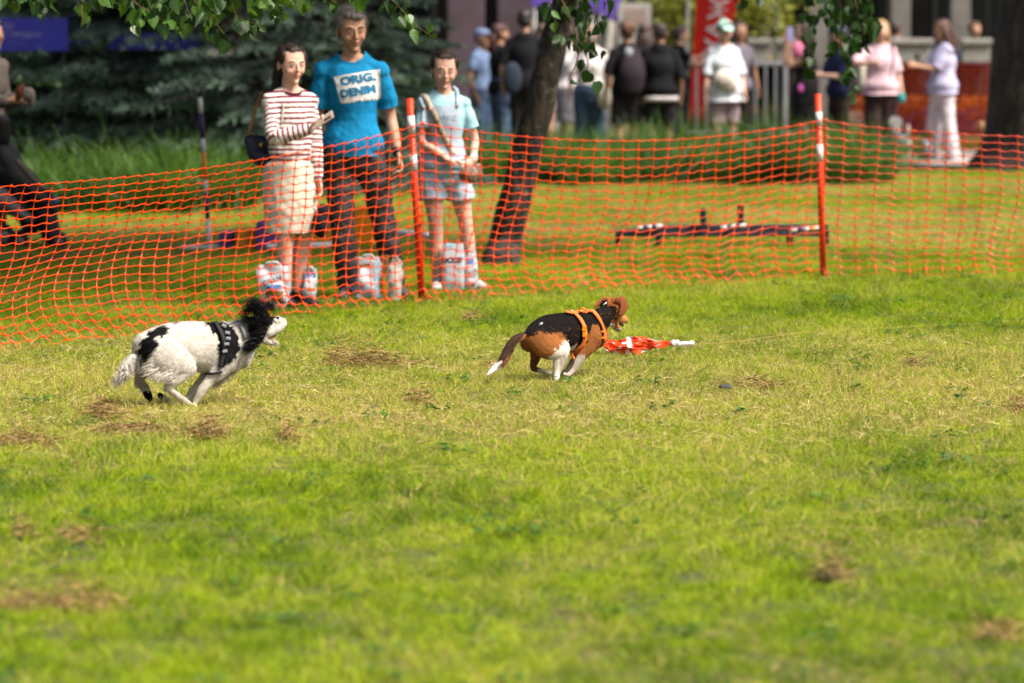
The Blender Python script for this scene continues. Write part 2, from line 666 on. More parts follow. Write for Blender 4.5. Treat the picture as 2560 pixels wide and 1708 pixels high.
def tuft_mesh(name, nb, rad, hmin, hmax, w, seed, lean=.5, flat=0.0):
    r = np.random.default_rng(seed)
    a = r.uniform(0, 6.283, nb)
    d = rad * np.sqrt(r.random(nb))
    P = np.stack([np.cos(a) * d, np.sin(a) * d, np.full(nb, -.004)], -1)
    az = r.uniform(0, 6.283, nb)
    ln = r.uniform(.1, lean, nb)
    D = np.stack([np.cos(az) * ln, np.sin(az) * ln, np.ones(nb) * (1 - flat * r.random(nb))], -1)
    L = r.uniform(hmin, hmax, nb)
    bend = np.stack([np.cos(az) * ln * 1.2, np.sin(az) * ln * 1.2, -.35 * ln], -1)
    rb = r.random(nb)
    cols = np.stack([rb, rb, rb], -1)
    V, Q, cc = ribbons(P, D, L, w * r.uniform(.6, 1.2, nb), bend, 3, rng=r, cols=cols)
    V[:, 2] = np.maximum(V[:, 2], -.004)
    return np_mesh(name, V, Q, True, cc, [BLADE])
CLOV = mat('clover_leaf', (.06, .14, .015), .5, .3, 9, trans=.25)
def clover_mesh(name, seed):
    r = np.random.default_rng(seed)
    it = []
    for _ in range(16):
        a, d = r.uniform(0, 6.28), .07 * math.sqrt(r.random())
        c = np.array([math.cos(a) * d, math.sin(a) * d, r.uniform(.02, .045)])
        tl = rotx(r.uniform(-.5, .5)) @ roty(r.uniform(-.5, .5))
        for k in range(3):
            b = k * 2.094 + r.uniform(0, 1)
            o = np.array([math.cos(b), math.sin(b), 0])
            p = np.array([-o[1], o[0], 0])
            s = r.uniform(.008, .013)
            v = np.array([o * 0, o * s * .7 + p * s * .6, o * s * 1.6 + p * s * .35, o * s * 1.6 - p * s * .35, o * s * .7 - p * s * .6])
            v = v @ tl.T + c
            it.append((v, [np.array([[0, 1, 2, 3]]), np.array([[0, 3, 4]])]))
    V, Fs = merge(it)
    return np_mesh(name, V, Fs, False, None, [CLOV])
tuft_col = bpy.data.collections.new('tuft_kinds')
protos = [tuft_mesh('grass_tuft', 30, .055, .022, .05, .0035, 1), tuft_mesh('grass_tuft', 30, .06, .02, .04, .004, 2, .9, .3),
          tuft_mesh('grass_tuft', 26, .05, .03, .062, .0032, 3, .7), tuft_mesh('grass_tuft', 34, .07, .018, .035, .004, 4, 1.3, .6),
          tuft_mesh('grass_tuft', 22, .06, .05, .085, .003, 5, 2.2, .8)]
for i, me in enumerate(protos):
    o = bpy.data.objects.new('grass_tuft', me)
    tuft_col.objects.link(o)
clov_col = bpy.data.collections.new('clover_kinds')
clov_col.objects.link(bpy.data.objects.new('clover', clover_mesh('clover', 11)))
def scatter(name, poly, dens, smin, smax, col, seed, label):
    """geometry-nodes scatter of real blades over a piece of lawn"""
    V = np.array([[x, y, .001] for x, y in poly])
    me = bpy.data.meshes.new(name)
    me.from_pydata(V.tolist(), [], [list(range(len(poly)))])
    o = bpy.data.objects.new(name, me)
    C.objects.link(o)
    o['kind'] = 'stuff'
    o['label'] = label
    ng = bpy.data.node_groups.new(name, 'GeometryNodeTree')
    ng.interface.new_socket('Geometry', in_out='INPUT', socket_type='NodeSocketGeometry')
    ng.interface.new_socket('Geometry', in_out='OUTPUT', socket_type='NodeSocketGeometry')
    n, l = ng.nodes, ng.links
    gi, go = n.new('NodeGroupInput'), n.new('NodeGroupOutput')
    d = n.new('GeometryNodeDistributePointsOnFaces')
    d.inputs['Density'].default_value = dens
    d.inputs['Seed'].default_value = seed
    ci = n.new('GeometryNodeCollectionInfo')
    ci.inputs['Collection'].default_value = col
    ci.inputs['Separate Children'].default_value = True
    ip = n.new('GeometryNodeInstanceOnPoints')
    ip.inputs['Pick Instance'].default_value = True
    rv = n.new('FunctionNodeRandomValue'); rv.data_type = 'FLOAT_VECTOR'
    rv.inputs[0].default_value = (-.15, -.15, 0); rv.inputs[1].default_value = (.15, .15, 6.283)
    rs = n.new('FunctionNodeRandomValue'); rs.data_type = 'FLOAT'
    rs.inputs[2].default_value = smin; rs.inputs[3].default_value = smax
    rs.inputs['Seed'].default_value = 5
    l.new(gi.outputs[0], d.inputs['Mesh']); l.new(d.outputs['Points'], ip.inputs['Points'])
    l.new(ci.outputs[0], ip.inputs['Instance'])
    l.new(rv.outputs[0], ip.inputs['Rotation']); l.new(rs.outputs[1], ip.inputs['Scale'])
    l.new(ip.outputs[0], go.inputs[0])
    md = o.modifiers.new('scatter', 'NODES')
    md.node_group = ng
    return o
def hw(y, mg=1.4): return .1334 * y + mg
def trap(y0, y1, mg=1.4): return [(-hw(y0, mg), y0), (hw(y0, mg), y0), (hw(y1, mg), y1), (-hw(y1, mg), y1)]
scatter('lawn_grass', trap(8.2, 27.0), 280, .75, 1.45, tuft_col, 1, 'short mown green and straw coloured grass of the lawn')
scatter('distant_grass', trap(27.0, 43.0), 85, 1.1, 1.9, tuft_col, 2, 'sparser grass of the shaded lawn beyond the fence')
scatter('clover', trap(8.2, 27.0), 2.2, .6, 1.1, clov_col, 3, 'dark green clover scattered in the lawn')

# clumps of dead mown grass lying on the lawn
DEAD = mat('dead_grass', (.40, .25, .09), .8, .45, 60, col2=(.10, .06, .02))
def hay(px, py, wx, wy, n, h=.035):
    g = G(px, py)
    k = SC(g[1])
    sx, sy = wx / k / 1.5, wy / k * 8
    a = rng.normal(size=(n, 2)) * .5
    P = np.stack([g[0] + a[:, 0] * sx, g[1] + a[:, 1] * sy, np.abs(rng.normal(size=n)) * h * np.exp(-(a ** 2).sum(1)) + .012], -1)
    az = rng.uniform(0, 6.28, n)
    D = np.stack([np.cos(az), np.sin(az), rng.normal(size=n) * .3], -1)
    return ribbons(P, D, rng.uniform(.03, .09, n), .0045, nrm(rng.normal(size=(n, 3))) * .3, 2, rng=rng)[:2]
hs = [(930, 922, 210, 12, 900, .05), (850, 912, 80, 8, 300, .05), (255, 1050, 90, 10, 500, .05), (520, 1100, 90, 10, 500, .05),
      (60, 1118, 160, 10, 500, .03), (330, 1085, 240, 14, 500, .02), (720, 1108, 50, 8, 200, .04), (1050, 1015, 80, 8, 250, .03),
      (1180, 805, 30, 5, 140, .04), (200, 1530, 260, 18, 500, .04), (40, 1525, 90, 14, 160, .04), (190, 1360, 120, 14, 160, .03),
      (1900, 975, 160, 9, 400, .02), (2280, 920, 60, 6, 150, .03), (2540, 1035, 50, 10, 200, .04), (2075, 1455, 90, 14, 260, .05), (1230, 930, 60, 5, 120, .02),
      (2500, 1600, 200, 20, 260, .02), (60, 1350, 60, 10, 120, .03)]
V, Fs = merge([(v, [q]) for v, q in (hay(a[0], a[1], a[2] * .8, a[3] * .7, int(a[4] * .8), a[5] * 1.3) for a in hs)])
part('dead_grass', V, Fs, DEAD, None, kind='stuff', label='brown clumps of dead mown grass lying on the lawn')
# loose straw over the worn run
n = 10000
yy = rng.uniform(15.2, 20.5, n)
xx = rng.uniform(-1, 1, n) * hw(yy, 1)
P = np.stack([xx, yy, rng.uniform(.01, .03, n)], -1)
keep = vnoise(P * [1, .5, 0], 1.6, 5) > -.15
P = P[keep]
az = rng.uniform(0, 6.28, len(P))
D = np.stack([np.cos(az), np.sin(az), rng.normal(size=len(P)) * .25], -1)
V, Q, _ = ribbons(P, D, rng.uniform(.03, .09, len(P)), .0032, nrm(rng.normal(size=(len(P), 3))) * .3, 2, rng=rng)
part('straw', V, Q, mat('straw', (.48, .38, .17), .7, .3, 50), None, kind='stuff', label='loose pale straw strewn over the worn lawn')
# the paved path on the right, where the women stand
PAVE = mat('pale_paving', (.33, .28, .25), .85, .15, 3, .3, 60)
sheet('path', [(4.0, 44.8), (9.5, 43.5), (12.0, 50.0), (4.0, 50.0)], .012, PAVE)
BROWNP = mat('brown_patch', (.085, .055, .03), .95, .35, 2.5, .6, 40)  # flat dark brown patches laid on the lawn
def blob_patch(name, cx, cy, rx, ry, seed, m, z):
    th = np.linspace(0, 2 * math.pi, 48, endpoint=False)
    r = 1 + .25 * np.sin(3 * th + seed) + .12 * np.sin(7 * th + 2 * seed)
    sheet(name, [(cx + rx * a * math.cos(t), cy + ry * a * math.sin(t)) for a, t in zip(r, th)], z, m)
blob_patch('brown_patch', -3.0, 29.0, 3.0, 2.0, 1, BROWNP, .009)
blob_patch('brown_patch', -.2, 31.5, 2.2, 1.2, 2, BROWNP, .009)

# ------------------------------------------------------------------ tall strap-leaved bed plants
BEDM = mat('bed_leaf', (.022, .075, .008), .45, .35, 1.6, trans=.3, col2=(.10, .20, .018))
def bed(name, x0, x1, y0, y1, n, hmin, hmax, seed, label):
    r = np.random.default_rng(seed)
    nc = n // 28
    cx, cy = r.uniform(x0, x1, nc), r.uniform(y0, y1, nc)
    i = r.integers(0, nc, n)
    P = np.stack([cx[i] + r.normal(size=n) * .04, cy[i] + r.normal(size=n) * .04, np.zeros(n)], -1)
    az = r.uniform(0, 6.28, n)
    ln = r.uniform(.08, .6, n)
    D = np.stack([np.cos(az) * ln, np.sin(az) * ln, np.ones(n)], -1)
    hm = (1 + .4 * vnoise(np.stack([cx, cy, cx * 0], -1), 1.1, seed))[i]
    L = r.uniform(hmin, hmax, n) * hm
    bend = np.stack([np.cos(az) * ln * 1.3, np.sin(az) * ln * 1.3, -.75 * ln - .1], -1)
    V, Q, _ = ribbons(P, D, L, r.uniform(.012, .022, n), bend, 6, rng=r)
    return part(name, V, Q, BEDM, None, kind='stuff', label=label)
bed('tall_grass', -4.7, -2.35, 33.5, 35.8, 5200, .40, .85, 3, 'tall bright green strap leaved plants under the spruces')
bed('tall_grass', -1.2, 3.9, 39.2, 42.3, 11000, .45, .82, 4, 'bed of tall green strap leaved plants in front of the crowd')
# ------------------------------------------------------------------ orange mesh fence
NETM = mat('orange_plastic', (.85, .075, .005), .35, .10, 6, trans=.35, spec=.5)
ORP = mat('orange_post', (.75, .045, .008), .4, .08, 5, bump=.15, bscale=90)
WHP = mat('white_band', (.62, .60, .58), .45, .08, 8)
BLK = mat('black_plastic', (.012, .012, .013), .45, .2, 10)
fpts = [np.array([-4.55, 16.6, 0]), G(1056, 755), G(2059, 693), np.array([6.2, 25.75, 0])]
fence = thing('mesh_fence', tuple(fpts[1]), 'orange plastic mesh fence across the lawn, in front of the three standing people', 'fence')
def pole_with_bands(parent, top, bot, rad, bands, seg_names=('pole', 'reflective_band'), n=18):
    top, bot = np.asarray(top, float), np.asarray(bot, float)
    L = np.linalg.norm(top - bot)
    d = (bot - top) / L
    V, F_ = tube([top + d * .004, bot], [rad, rad], n=n, sub=1, cap=False)
    part(seg_names[0], V, F_, ORP, parent)
    for a, b in bands:
        V, F_ = tube([top + d * a * L, top + d * b * L], [rad + .0022] * 2, n=n, sub=1, cap=False)
        part(seg_names[1], V, F_, WHP, parent)
def tie(parent, c, r):
    t = np.linspace(0, 6.283, 15)
    V, F_ = tube(np.stack([c[0] + np.cos(t) * r, c[1] + np.sin(t) * r, c[2] + np.sin(t * 2) * .003], -1), .0028, s0=(0, 0, 1), n=6, sub=1)
    part('cable_tie', V, F_, BLK, parent)
def post_at(base, px_top, bands, px_base):
    Y = base[1]
    top = W(px_top[0], px_top[1], Y)
    b = base + np.array([0, 0, -.05])
    pole_with_bands(fence, top, b, .021, bands)
    return top, b
t1, b1 = post_at(fpts[1], (1024, 245), [(.084, .172), (.262, .345)], None)
t2, b2 = post_at(fpts[2], (2045, 234), [(.096, .17), (.265, .357)], None)
t0, b0 = np.array([-4.6, 16.6, 1.23]), fpts[0]
pole_with_bands(fence, t0, b0, .021, [(.09, .17), (.26, .35)])
t3, b3 = np.array([6.15, 25.75, 1.2]), fpts[3]
pole_with_bands(fence, t3, b3, .021, [(.09, .17), (.26, .35)])
for t, b in ((t1, b1), (t2, b2)):
    for f in (.18, .60, .955):
        tie(fence, t + (b - t) * f, .0235)
def net(A, B, ztopA, ztopB, sagf, shear, billow, seed, topfix=None):
    L = np.linalg.norm(B - A)
    nu = int(round(L / .118)) + 1
    nv = 21
    dirv = (B - A) / L
    nor = np.array([-dirv[1], dirv[0], 0])
    r = np.random.default_rng(seed)
    ph = r.uniform(0, 6, 6)
    def pos(u, v):
        """u 0..1 along, v 0 top .. 1 bottom (arrays)"""
        w = np.clip(4 * u * (1 - u), 0, 1)
        sag = sagf(u)
        zt = ztopA * (1 - u) + ztopB * u - sag
        zb = .012 + .012 * np.sin(u * 29 + ph[0]) + .01 * np.sin(u * 71 + ph[1])
        vv = v + .045 * np.sin(math.pi * v) * np.sin(u * 5 + ph[2]) * w
        vv = vv * (1 + .10 * (1 - vv)) / 1.0
        z = zt + (zb - zt) * np.clip(vv, 0, 1)
        sm = lambda x: x * x * (3 - 2 * x)
        sh = shear * (w ** .6) * (sm(np.clip((v - .30) / .52, 0, 1)) - .35 * sm(np.clip((v - .84) / .16, 0, 1)))
        sh = sh + .012 * np.sin(u * 17 + v * 6 + ph[3])
        off = billow * w * np.sin(math.pi * np.clip(v * 1.05, 0, 1)) + .012 * np.sin(u * 22 + v * 9 + ph[4]) * w
        off = off - .07 * np.clip((v - .93) / .07, 0, 1) * (.4 + .6 * np.sin(u * 9 + ph[5]) ** 2)
        p = A + dirv * (u * L - sh)[..., None] + nor * off[..., None]
        p[..., 2] = np.maximum(z, .006)
        return p
    sub = 4
    Vs, Qs, off = [], [], 0
    def strands(P, wv, th, wdir, wav):
        """P: (n strands, m pts, 3) -> flat four-sided strips"""
        nonlocal off
        T = nrm(np.gradient(P, axis=1))
        Nn = np.broadcast_to(nor, T.shape)
        Sd = nrm(np.cross(T, Nn))
        k = P.shape[1]
        wv = np.broadcast_to(wv, (P.shape[0], k))[..., None]
        c = [P + Sd * wv * .5 + Nn * th, P - Sd * wv * .5 + Nn * th, P - Sd * wv * .5 - Nn * th, P + Sd * wv * .5 - Nn * th]
        V = np.stack(c, 2).reshape(-1, 3)
        n = P.shape[0]
        i, j, q = np.meshgrid(np.arange(n), np.arange(k - 1), np.arange(4), indexing='ij')
        b = (i * k + j) * 4
        f = np.stack([b + q, b + (q + 1) % 4, b + 4 + (q + 1) % 4, b + 4 + q], -1).reshape(-1, 4)
        Vs.append(V); Qs.append(f + off); off += len(V)
    # along strands
    m = (nu - 1) * sub + 1
    u = np.linspace(0, 1, m)[None].repeat(nv, 0)
    v = np.linspace(0, 1, nv)[:, None].repeat(m, 1)
    k = np.arange(m) % sub
    ph2 = (np.arange(m) / sub)
    wob = .12 / nv * np.sin(2 * math.pi * ph2)[None] * r.uniform(.3, 1.3, (nv, 1))
    P = pos(u, np.clip(v + wob, 0, 1))
    near = np.minimum(np.abs(ph2 - np.round(ph2)) * 2, 1)
    strands(P, .0042 + .005 * (1 - near) ** 3, .0013, None, 0)
    # up strands
    m2 = (nv - 1) * sub + 1
    v = np.linspace(0, 1, m2)[None].repeat(nu, 0)
    u = (np.linspace(0, 1, nu)[:, None]).repeat(m2, 1)
    ph3 = np.arange(m2) / sub
    near = np.minimum(np.abs(ph3 - np.round(ph3)) * 2, 1)
    strands(pos(u, v), .0038 + .012 * (1 - near) ** 3, .0014, None, 0)
    V, Q = np.vstack(Vs), np.vstack(Qs)
    # lumps at the knots
    uu, vv = np.meshgrid(np.linspace(0, 1, nu), np.linspace(0, 1, nv), indexing='ij')
    c = pos(uu.ravel(), vv.ravel())
    ct, cb = pos(uu.ravel(), np.clip(vv.ravel() - .012, 0, 1)), pos(uu.ravel(), np.clip(vv.ravel() + .012, 0, 1))
    up = nrm(ct - cb + np.array([0, 0, 1e-4]))
    Rr = [dirv * .0105, up * .0115, -dirv * .0105, -up * .0115]
    a = [c + dirv * .0095, c + up * .0105, c - dirv * .0095, c - up * .0105, c + nor * .003, c - nor * .003]
    KV = np.stack(a, 1).reshape(-1, 3)
    b = (np.arange(len(c)) * 6)[:, None, None]
    tf = np.array([[0, 1, 4], [1, 2, 4], [2, 3, 4], [3, 0, 4], [1, 0, 5], [2, 1, 5], [3, 2, 5], [0, 3, 5]])[None]
    KT = (b + tf).reshape(-1, 3) + len(V)
    part('net', np.vstack([V, KV]), [Q, KT], NETM, fence, smooth=True)
zA = lambda t, b, f: (t + (b - t) * f)[2]
net(b0, b1, 1.08, zA(t1, b1, .117), lambda u: .235 * np.clip(4 * u * (1 - u), 0, 1) ** .9, .17, .10, 1)
net(b1, b2, zA(t1, b1, .117), zA(t2, b2, .135), lambda u: .125 * np.clip(4 * u * (1 - u), 0, 1), .15, .06, 2)
net(b2, b3, zA(t2, b2, .135), 1.02, lambda u: .12 * np.clip(4 * u * (1 - u), 0, 1) ** .7, .06, .05, 3)

# ------------------------------------------------------------------ trees
def bark(name, c1, c2, lich=None, sc=1.0):
    m = bpy.data.materials.new(name)
    m.use_nodes = True
    n, l = m.node_tree.nodes, m.node_tree.links
    tc = n.new('ShaderNodeTexCoord')
    mp = n.new('ShaderNodeMapping')
    mp.inputs['Scale'].default_value = (1, 1, .28)
    l.new(tc.outputs['Object'], mp.inputs['Vector'])
    t = n.new('ShaderNodeTexNoise'); t.inputs['Scale'].default_value = 22 * sc; t.inputs['Detail'].default_value = 6
    l.new(mp.outputs[0], t.inputs['Vector'])
    r = n.new('ShaderNodeValToRGB')
    r.color_ramp.elements[0].position, r.color_ramp.elements[1].position = .38, .66
    r.color_ramp.elements[0].color, r.color_ramp.elements[1].color = (*c1, 1), (*c2, 1)
    l.new(t.outputs['Fac'], r.inputs[0])
    out = r.outputs[0]
    if lich:
        t2 = n.new('ShaderNodeTexNoise'); t2.inputs['Scale'].default_value = 16 * sc; t2.inputs['Detail'].default_value = 5
        l.new(tc.outputs['Object'], t2.inputs['Vector'])
        mr = n.new('ShaderNodeMapRange')
        mr.inputs['From Min'].default_value, mr.inputs['From Max'].default_value = .58, .66
        l.new(t2.outputs['Fac'], mr.inputs['Value'])
        mx = n.new('ShaderNodeMix'); mx.data_type = 'RGBA'
        l.new(mr.outputs['Result'], mx.inputs['Factor']); l.new(out, mx.inputs['A'])
        mx.inputs['B'].default_value = (*lich, 1)
        out = mx.outputs['Result']
    l.new(out, n['Principled BSDF'].inputs['Base Color'])
    n['Principled BSDF'].inputs['Roughness'].default_value = .95
    bp = n.new('ShaderNodeBump'); bp.inputs['Distance'].default_value = .03; bp.inputs['Strength'].default_value = .9
    l.new(t.outputs['Fac'], bp.inputs['Height']); l.new(bp.outputs[0], n['Principled BSDF'].inputs['Normal'])
    return m
BARK1 = bark('lichen_bark', (.010, .007, .005), (.05, .038, .025), (.11, .10, .06))
BARK2 = bark('dark_bark', (.022, .015, .012), (.075, .052, .04), None, .6)
LEAF = mat('linden_leaf', (.035, .095, .012), .40, .35, 9, trans=.38, spec=.5, col2=(.085, .18, .015))
LEAFD = mat('dark_leaf', (.022, .065, .008), .45, .3, 12, trans=.3)
def trunk(parent, pts, rads, m, seed, n=28, disp=.02):
    V, Fs = tube(pts, rads, n=n, sub=10, cap=False)
    c = crom(np.array(pts, float), 10)
    nn = nrm(V[:len(c) * n] - np.repeat(c, n, 0))
    d = vnoise(V[:len(nn)] * [1, 1, .35], 14, seed) * disp + vnoise(V[:len(nn)] * [1, 1, .3], 40, seed + 1) * disp * .5
    V[:len(nn)] += nn * d[:, None]
    return part('trunk', V, Fs, m, parent)
def leaf_mesh(s=1.0):
    """a toothed heart-shaped linden leaf folded a little along its rib, with stalk"""
    out = []
    K = 11
    for k in range(K + 1):
        t = k / K
        w = .5 * math.sin(math.pi * min(1, t * .90 + .09)) ** .8 * (1 - .55 * t) * 1.25
        w *= 1 + (.17 if k % 2 else -.10)
        out.append((t, w))
    V = []
    for t, w in out:
        z = -.16 * t * t
        V += [[-w * .9, t - .04, z + .34 * w], [-w * .5, t, z + .13 * w], [0, t + .02, z - .04], [w * .5, t, z + .13 * w], [w * .9, t - .04, z + .34 * w]]
    V = np.array(V)
    V[0:5, 1] -= np.array([.05, -.0, .08, 0, .05]) * -1 + .03
    Q = grid_faces(K + 1, 5)
    sv, sf = tube([[0, -.4, .03], [0, -.1, 0], [0, .08, -.03]], [.014, .012, .01], n=4, sub=1, cap=False)
    V2, Fs = merge([(V, [Q]), (sv, sf)])
    return V2 * s, Fs
LV, LF = leaf_mesh(1.0)
leaf_data = [np_mesh('leaf', LV * np.array([sx, 1, zz]), LF, True, None, [LEAF]) for sx, zz in ((1, 1), (.9, 2.2), (1.1, -.6))]
leaf_dark = [np_mesh('leaf', LV * np.array([sx, 1, zz]), LF, True, None, [LEAFD]) for sx, zz in ((1, 1), (.85, 2.2), (1.1, -.6))]
TWIG = mat('twig', (.10, .055, .02), .8, .2, 30)
nleaf = 0
def hanging_branch(tree, pts_px, Y, n, size, spread, seed, data=None, rad=.006, jy=.15, mask=None):
    """a leafy twig, each leaf an object; pts in photograph measure at distance Y"""
    global nleaf
    r = np.random.default_rng(seed)
    data = data or leaf_data
    P = np.array([W(x, y, Y + r.normal() * jy * .3) for x, y in pts_px])
    V, Fs = tube(P, np.linspace(rad, rad * .35, len(P)), n=6, sub=5)
    br = part('branch', V, Fs, TWIG, tree, at=P[0])
    bw = np.array(br.location) + wpos(tree)
    c = crom(P, 12)
    for k in range(n):
        i = int(((k + r.random()) / n) ** .9 * (len(c) - 1))
        p = c[i] + r.normal(size=3) * np.array([spread, jy, spread * .7])
        o = bpy.data.objects.new('leaf', (leaf_dark if r.random() < .4 else data)[r.integers(0, 3)])
        C.objects.link(o)
        o.parent = br
        o.location = p - bw
        s = size * r.uniform(.5, 1.2)
        o.scale = (s, s, s)
        down = Vector((r.normal() * .55, r.normal() * .5, -1)).normalized()
        q = down.to_track_quat('Y', 'Z')
        o.rotation_mode = 'QUATERNION'
        from mathutils import Quaternion
        o.rotation_quaternion = q @ Quaternion((0, 1, 0), r.uniform(-1.4, 1.4) + (math.pi if r.random() < .3 else 0))
        nleaf += 1
    return br
def crown(tree, c, rad, n, size, seed, m=None, zmin=2.35, name='foliage'):
    """leaf clumps spread through a crown's volume"""
    r = np.random.default_rng(seed)
    nc = max(12, n // 90)
    d = nrm(r.normal(size=(nc, 3))) * (r.random((nc, 1)) ** .45)
    cc = np.asarray(c) + d * np.asarray(rad)
    cr = r.uniform(.25, .6, nc)
    i = r.integers(0, nc, n)
    P = cc[i] + nrm(r.normal(size=(n, 3))) * (r.random((n, 1)) ** .5) * cr[i][:, None] * 1.3
    P = P[P[:, 2] > zmin]
    n = len(P)
    a = nrm(r.normal(size=(n, 3)) * [1, 1, .5])
    b = nrm(np.cross(a, r.normal(size=(n, 3))))
    s = (size * r.uniform(.6, 1.2, n))[:, None]
    V = np.stack([P, P + a * s * .5 + b * s * .45, P + a * s, P + a * s * .5 - b * s * .45], 1).reshape(-1, 3)
    Q = np.arange(n * 4).reshape(-1, 4)
    limbs = []
    for k in range(min(nc, 26)):
        p0 = np.asarray(c) * [1, 1, .6]
        limbs.append(tube([p0, (p0 + cc[k]) / 2 + r.normal(size=3) * .15, cc[k]], [.05, .03, .008], n=6, sub=3))
    LVv, LFf = merge(limbs)
    part('limbs', LVv, LFf, BARK2, tree, kind='stuff')
    return part(name, V, Q, m or LEAFD, tree, smooth=False, kind='stuff')

lean = thing('leaning_tree', tuple(G(1252, 655)), 'slender dark lichen spotted tree leaning to the right behind the mesh fence', 'tree')
Yl = G(1252, 655)[1]
k = SC(Yl)
trunk(lean, [G(1252, 668) * [1, 1, 0] + [0, 0, -.05], W(1258, 630, Yl), W(1282, 520, Yl), W(1318, 380, Yl), W(1352, 250, Yl), W(1380, 130, Yl + .1), W(1410, 0, Yl + .2),
             W(1450, -200, Yl + .3), W(1480, -600, Yl + .3)],
      [.145, .125, .112, .108, .098, .092, .088, .08, .04], BARK1, 3, disp=.014)
kn = W(1440, 20, Yl + .1)
V, Fs = tube([W(1400, 40, Yl + .1), W(1450, -40, Yl - .6), W(1480, -140, Yl - 2.2), W(1470, -160, Yl - 4.2)], [.06, .045, .03, .012], n=12, sub=4)
part('limb', V, Fs, BARK1, lean)
crown(lean, W(1500, -1000, Yl), (2.6, 2.4, 1.4), 11000, .14, 5)
# leaves hanging from it beside the trunk
hanging_branch(lean, [(1452, -40), (1458, 60), (1460, 110), (1492, 140)], Yl - 4.2, 20, .082, .062, 21, leaf_dark)
hanging_branch(lean, [(1380, -30), (1410, 10), (1430, 60), (1440, 90)], Yl - 4.1, 16, .082, .066, 22, leaf_dark)
hanging_branch(lean, [(1500, -40), (1490, 20), (1485, 60)], Yl - 4.0, 14, .08, .06, 23, leaf_dark)
hanging_branch(lean, [(1470, 60), (1462, 110), (1470, 160), (1462, 185)], Yl - 4.3, 6, .08, .04, 24, leaf_dark)
hanging_branch(lean, [(1452, 110), (1440, 160), (1420, 200)], Yl - 4.3, 3, .08, .02, 25, leaf_dark)
hanging_branch(lean, [(1370, -30), (1380, 30), (1392, 60)], Yl - 4.2, 5, .08, .035, 26, leaf_data)

big = thing('large_tree', (2.0, 21.6, 0), 'spreading linden whose low leafy branches hang into the top left of the picture', 'tree')
big.location = (-6.4, 23.5, 0)
trunk(big, [[-6.4, 23.5, -.05], [-6.4, 23.5, .4], [-6.35, 23.5, 2], [-6.2, 23.4, 4.2], [-6.0, 23.3, 6.5]], [.34, .25, .22, .19, .08], BARK2, 8)
V, Fs = tube([[-6.35, 23.5, 2.2], [-5, 23, 2.75], [-3, 21.6, 2.75], [-1.2, 21.0, 2.5], [.2, 20.8, 2.35]], [.12, .09, .07, .045, .015], n=10, sub=5)
part('limb', V, Fs, BARK2, big)
V, Fs = tube([[-6.3, 23.5, 3.0], [-4, 24, 3.6], [-1.5, 25, 3.8], [1.2, 26, 3.7]], [.12, .09, .06, .02], n=10, sub=5)
part('limb', V, Fs, BARK2, big)
crown(big, (-3.0, 24.0, 4.2), (4.0, 3.8, 1.6), 22000, .15, 6, zmin=2.6)
Yb = 20.8
for i, (p, n_, sp) in enumerate([
        ([(280, -70), (330, 0), (390, 40), (430, 70)], 14, .06), ([(440, -60), (500, 20), (540, 60), (560, 85)], 12, .05), ([(620, -60), (660, 0), (700, 30)], 12, .05),
        ([(110, -80), (190, -20), (203, 15), (206, 45), (220, 50)], 9, .035),
        ([(-40, -60), (20, -15), (60, 0)], 12, .05),
        ([(60, -80), (90, -20), (120, 10)], 12, .05),
        ([(250, -90), (262, -30), (262, 15)], 12, .05),
        ([(300, -70), (330, -15), (350, 25)], 20, .055),
        ([(390, -80), (400, -20), (410, 35)], 20, .06),
        ([(440, -60), (460, 0), (480, 50)], 20, .06),
        ([(520, -60), (530, -5), (545, 40)], 16, .055),
        ([(560, -60), (580, 10), (600, 50), (655, 62)], 20, .055),
        ([(640, -60), (650, -10), (670, 22)], 14, .05),
        ([(700, -60), (720, -10), (765, 14)], 14, .045),
        ([(790, -60), (810, -20), (840, 8)], 7, .03),
        ([(860, -60), (885, -25), (905, 8)], 7, .03),
        ([(930, -60), (965, -15), (1000, 20), (1035, 60), (1085, 95)], 21, .035)]):
    hanging_branch(big, p, Yb + (i % 3) * .25, n_, .088, sp, 100 + i, leaf_data, rad=.005)

rt = thing('right_tree', tuple(G(2640, 425)), 'massive dark trunked tree cut by the right edge of the picture', 'tree')
Yr = G(2640, 425)[1]
cx = W(2640, 50, Yr)[0]
trunk(rt, [[cx - .03, Yr, -.1], [cx, Yr, .25], [cx, Yr, .8], [cx + .02, Yr, 1.6], [cx + .1, Yr, 3.2], [cx, Yr, 6.0]],
      [.98, .84, .76, .70, .62, .4], BARK2, 9, n=44, disp=.035)
crown(rt, (cx + 1.5, Yr + 6.5, 5.6), (5.0, 4.0, 1.8), 9000, .20, 7, zmin=3.8)  # crown out of view, set back from the trunk to shade the pavilion
V, Fs = tube([[cx, Yr, 3.2], [cx - 2, Yr - 8, 4.2], [3.2, 30, 3.6], [2.4, 27.5, 3.0], [2.15, 26.9, 2.2]], [.2, .15, .1, .05, .012], n=10, sub=5)
part('limb', V, Fs, BARK2, rt)
for i, (p, n_, sp) in enumerate([([(2085, -60), (2100, 10), (2105, 80), (2118, 130)], 40, .055), ([(2120, -60), (2140, 10), (2150, 60), (2165, 100)], 40, .06),
                                 ([(2015, -40), (2022, 40), (2022, 110), (2025, 190)], 22, .022), ([(2100, 90), (2112, 150), (2122, 200), (2137, 242)], 22, .02),
                                 ([(2065, -60), (2070, -10), (2075, 25)], 16, .04), ([(1925, -60), (1935, -20), (1945, 15)], 6, .03),
                                 ([(2170, -40), (2175, 10), (2180, 60)], 14, .035), ([(1855, -60), (1850, -10), (1852, 15)], 4, .02)]):
    hanging_branch(rt, p, 26.6 + (i % 3) * .2, n_, .082, sp, 200 + i, leaf_dark, rad=.005)

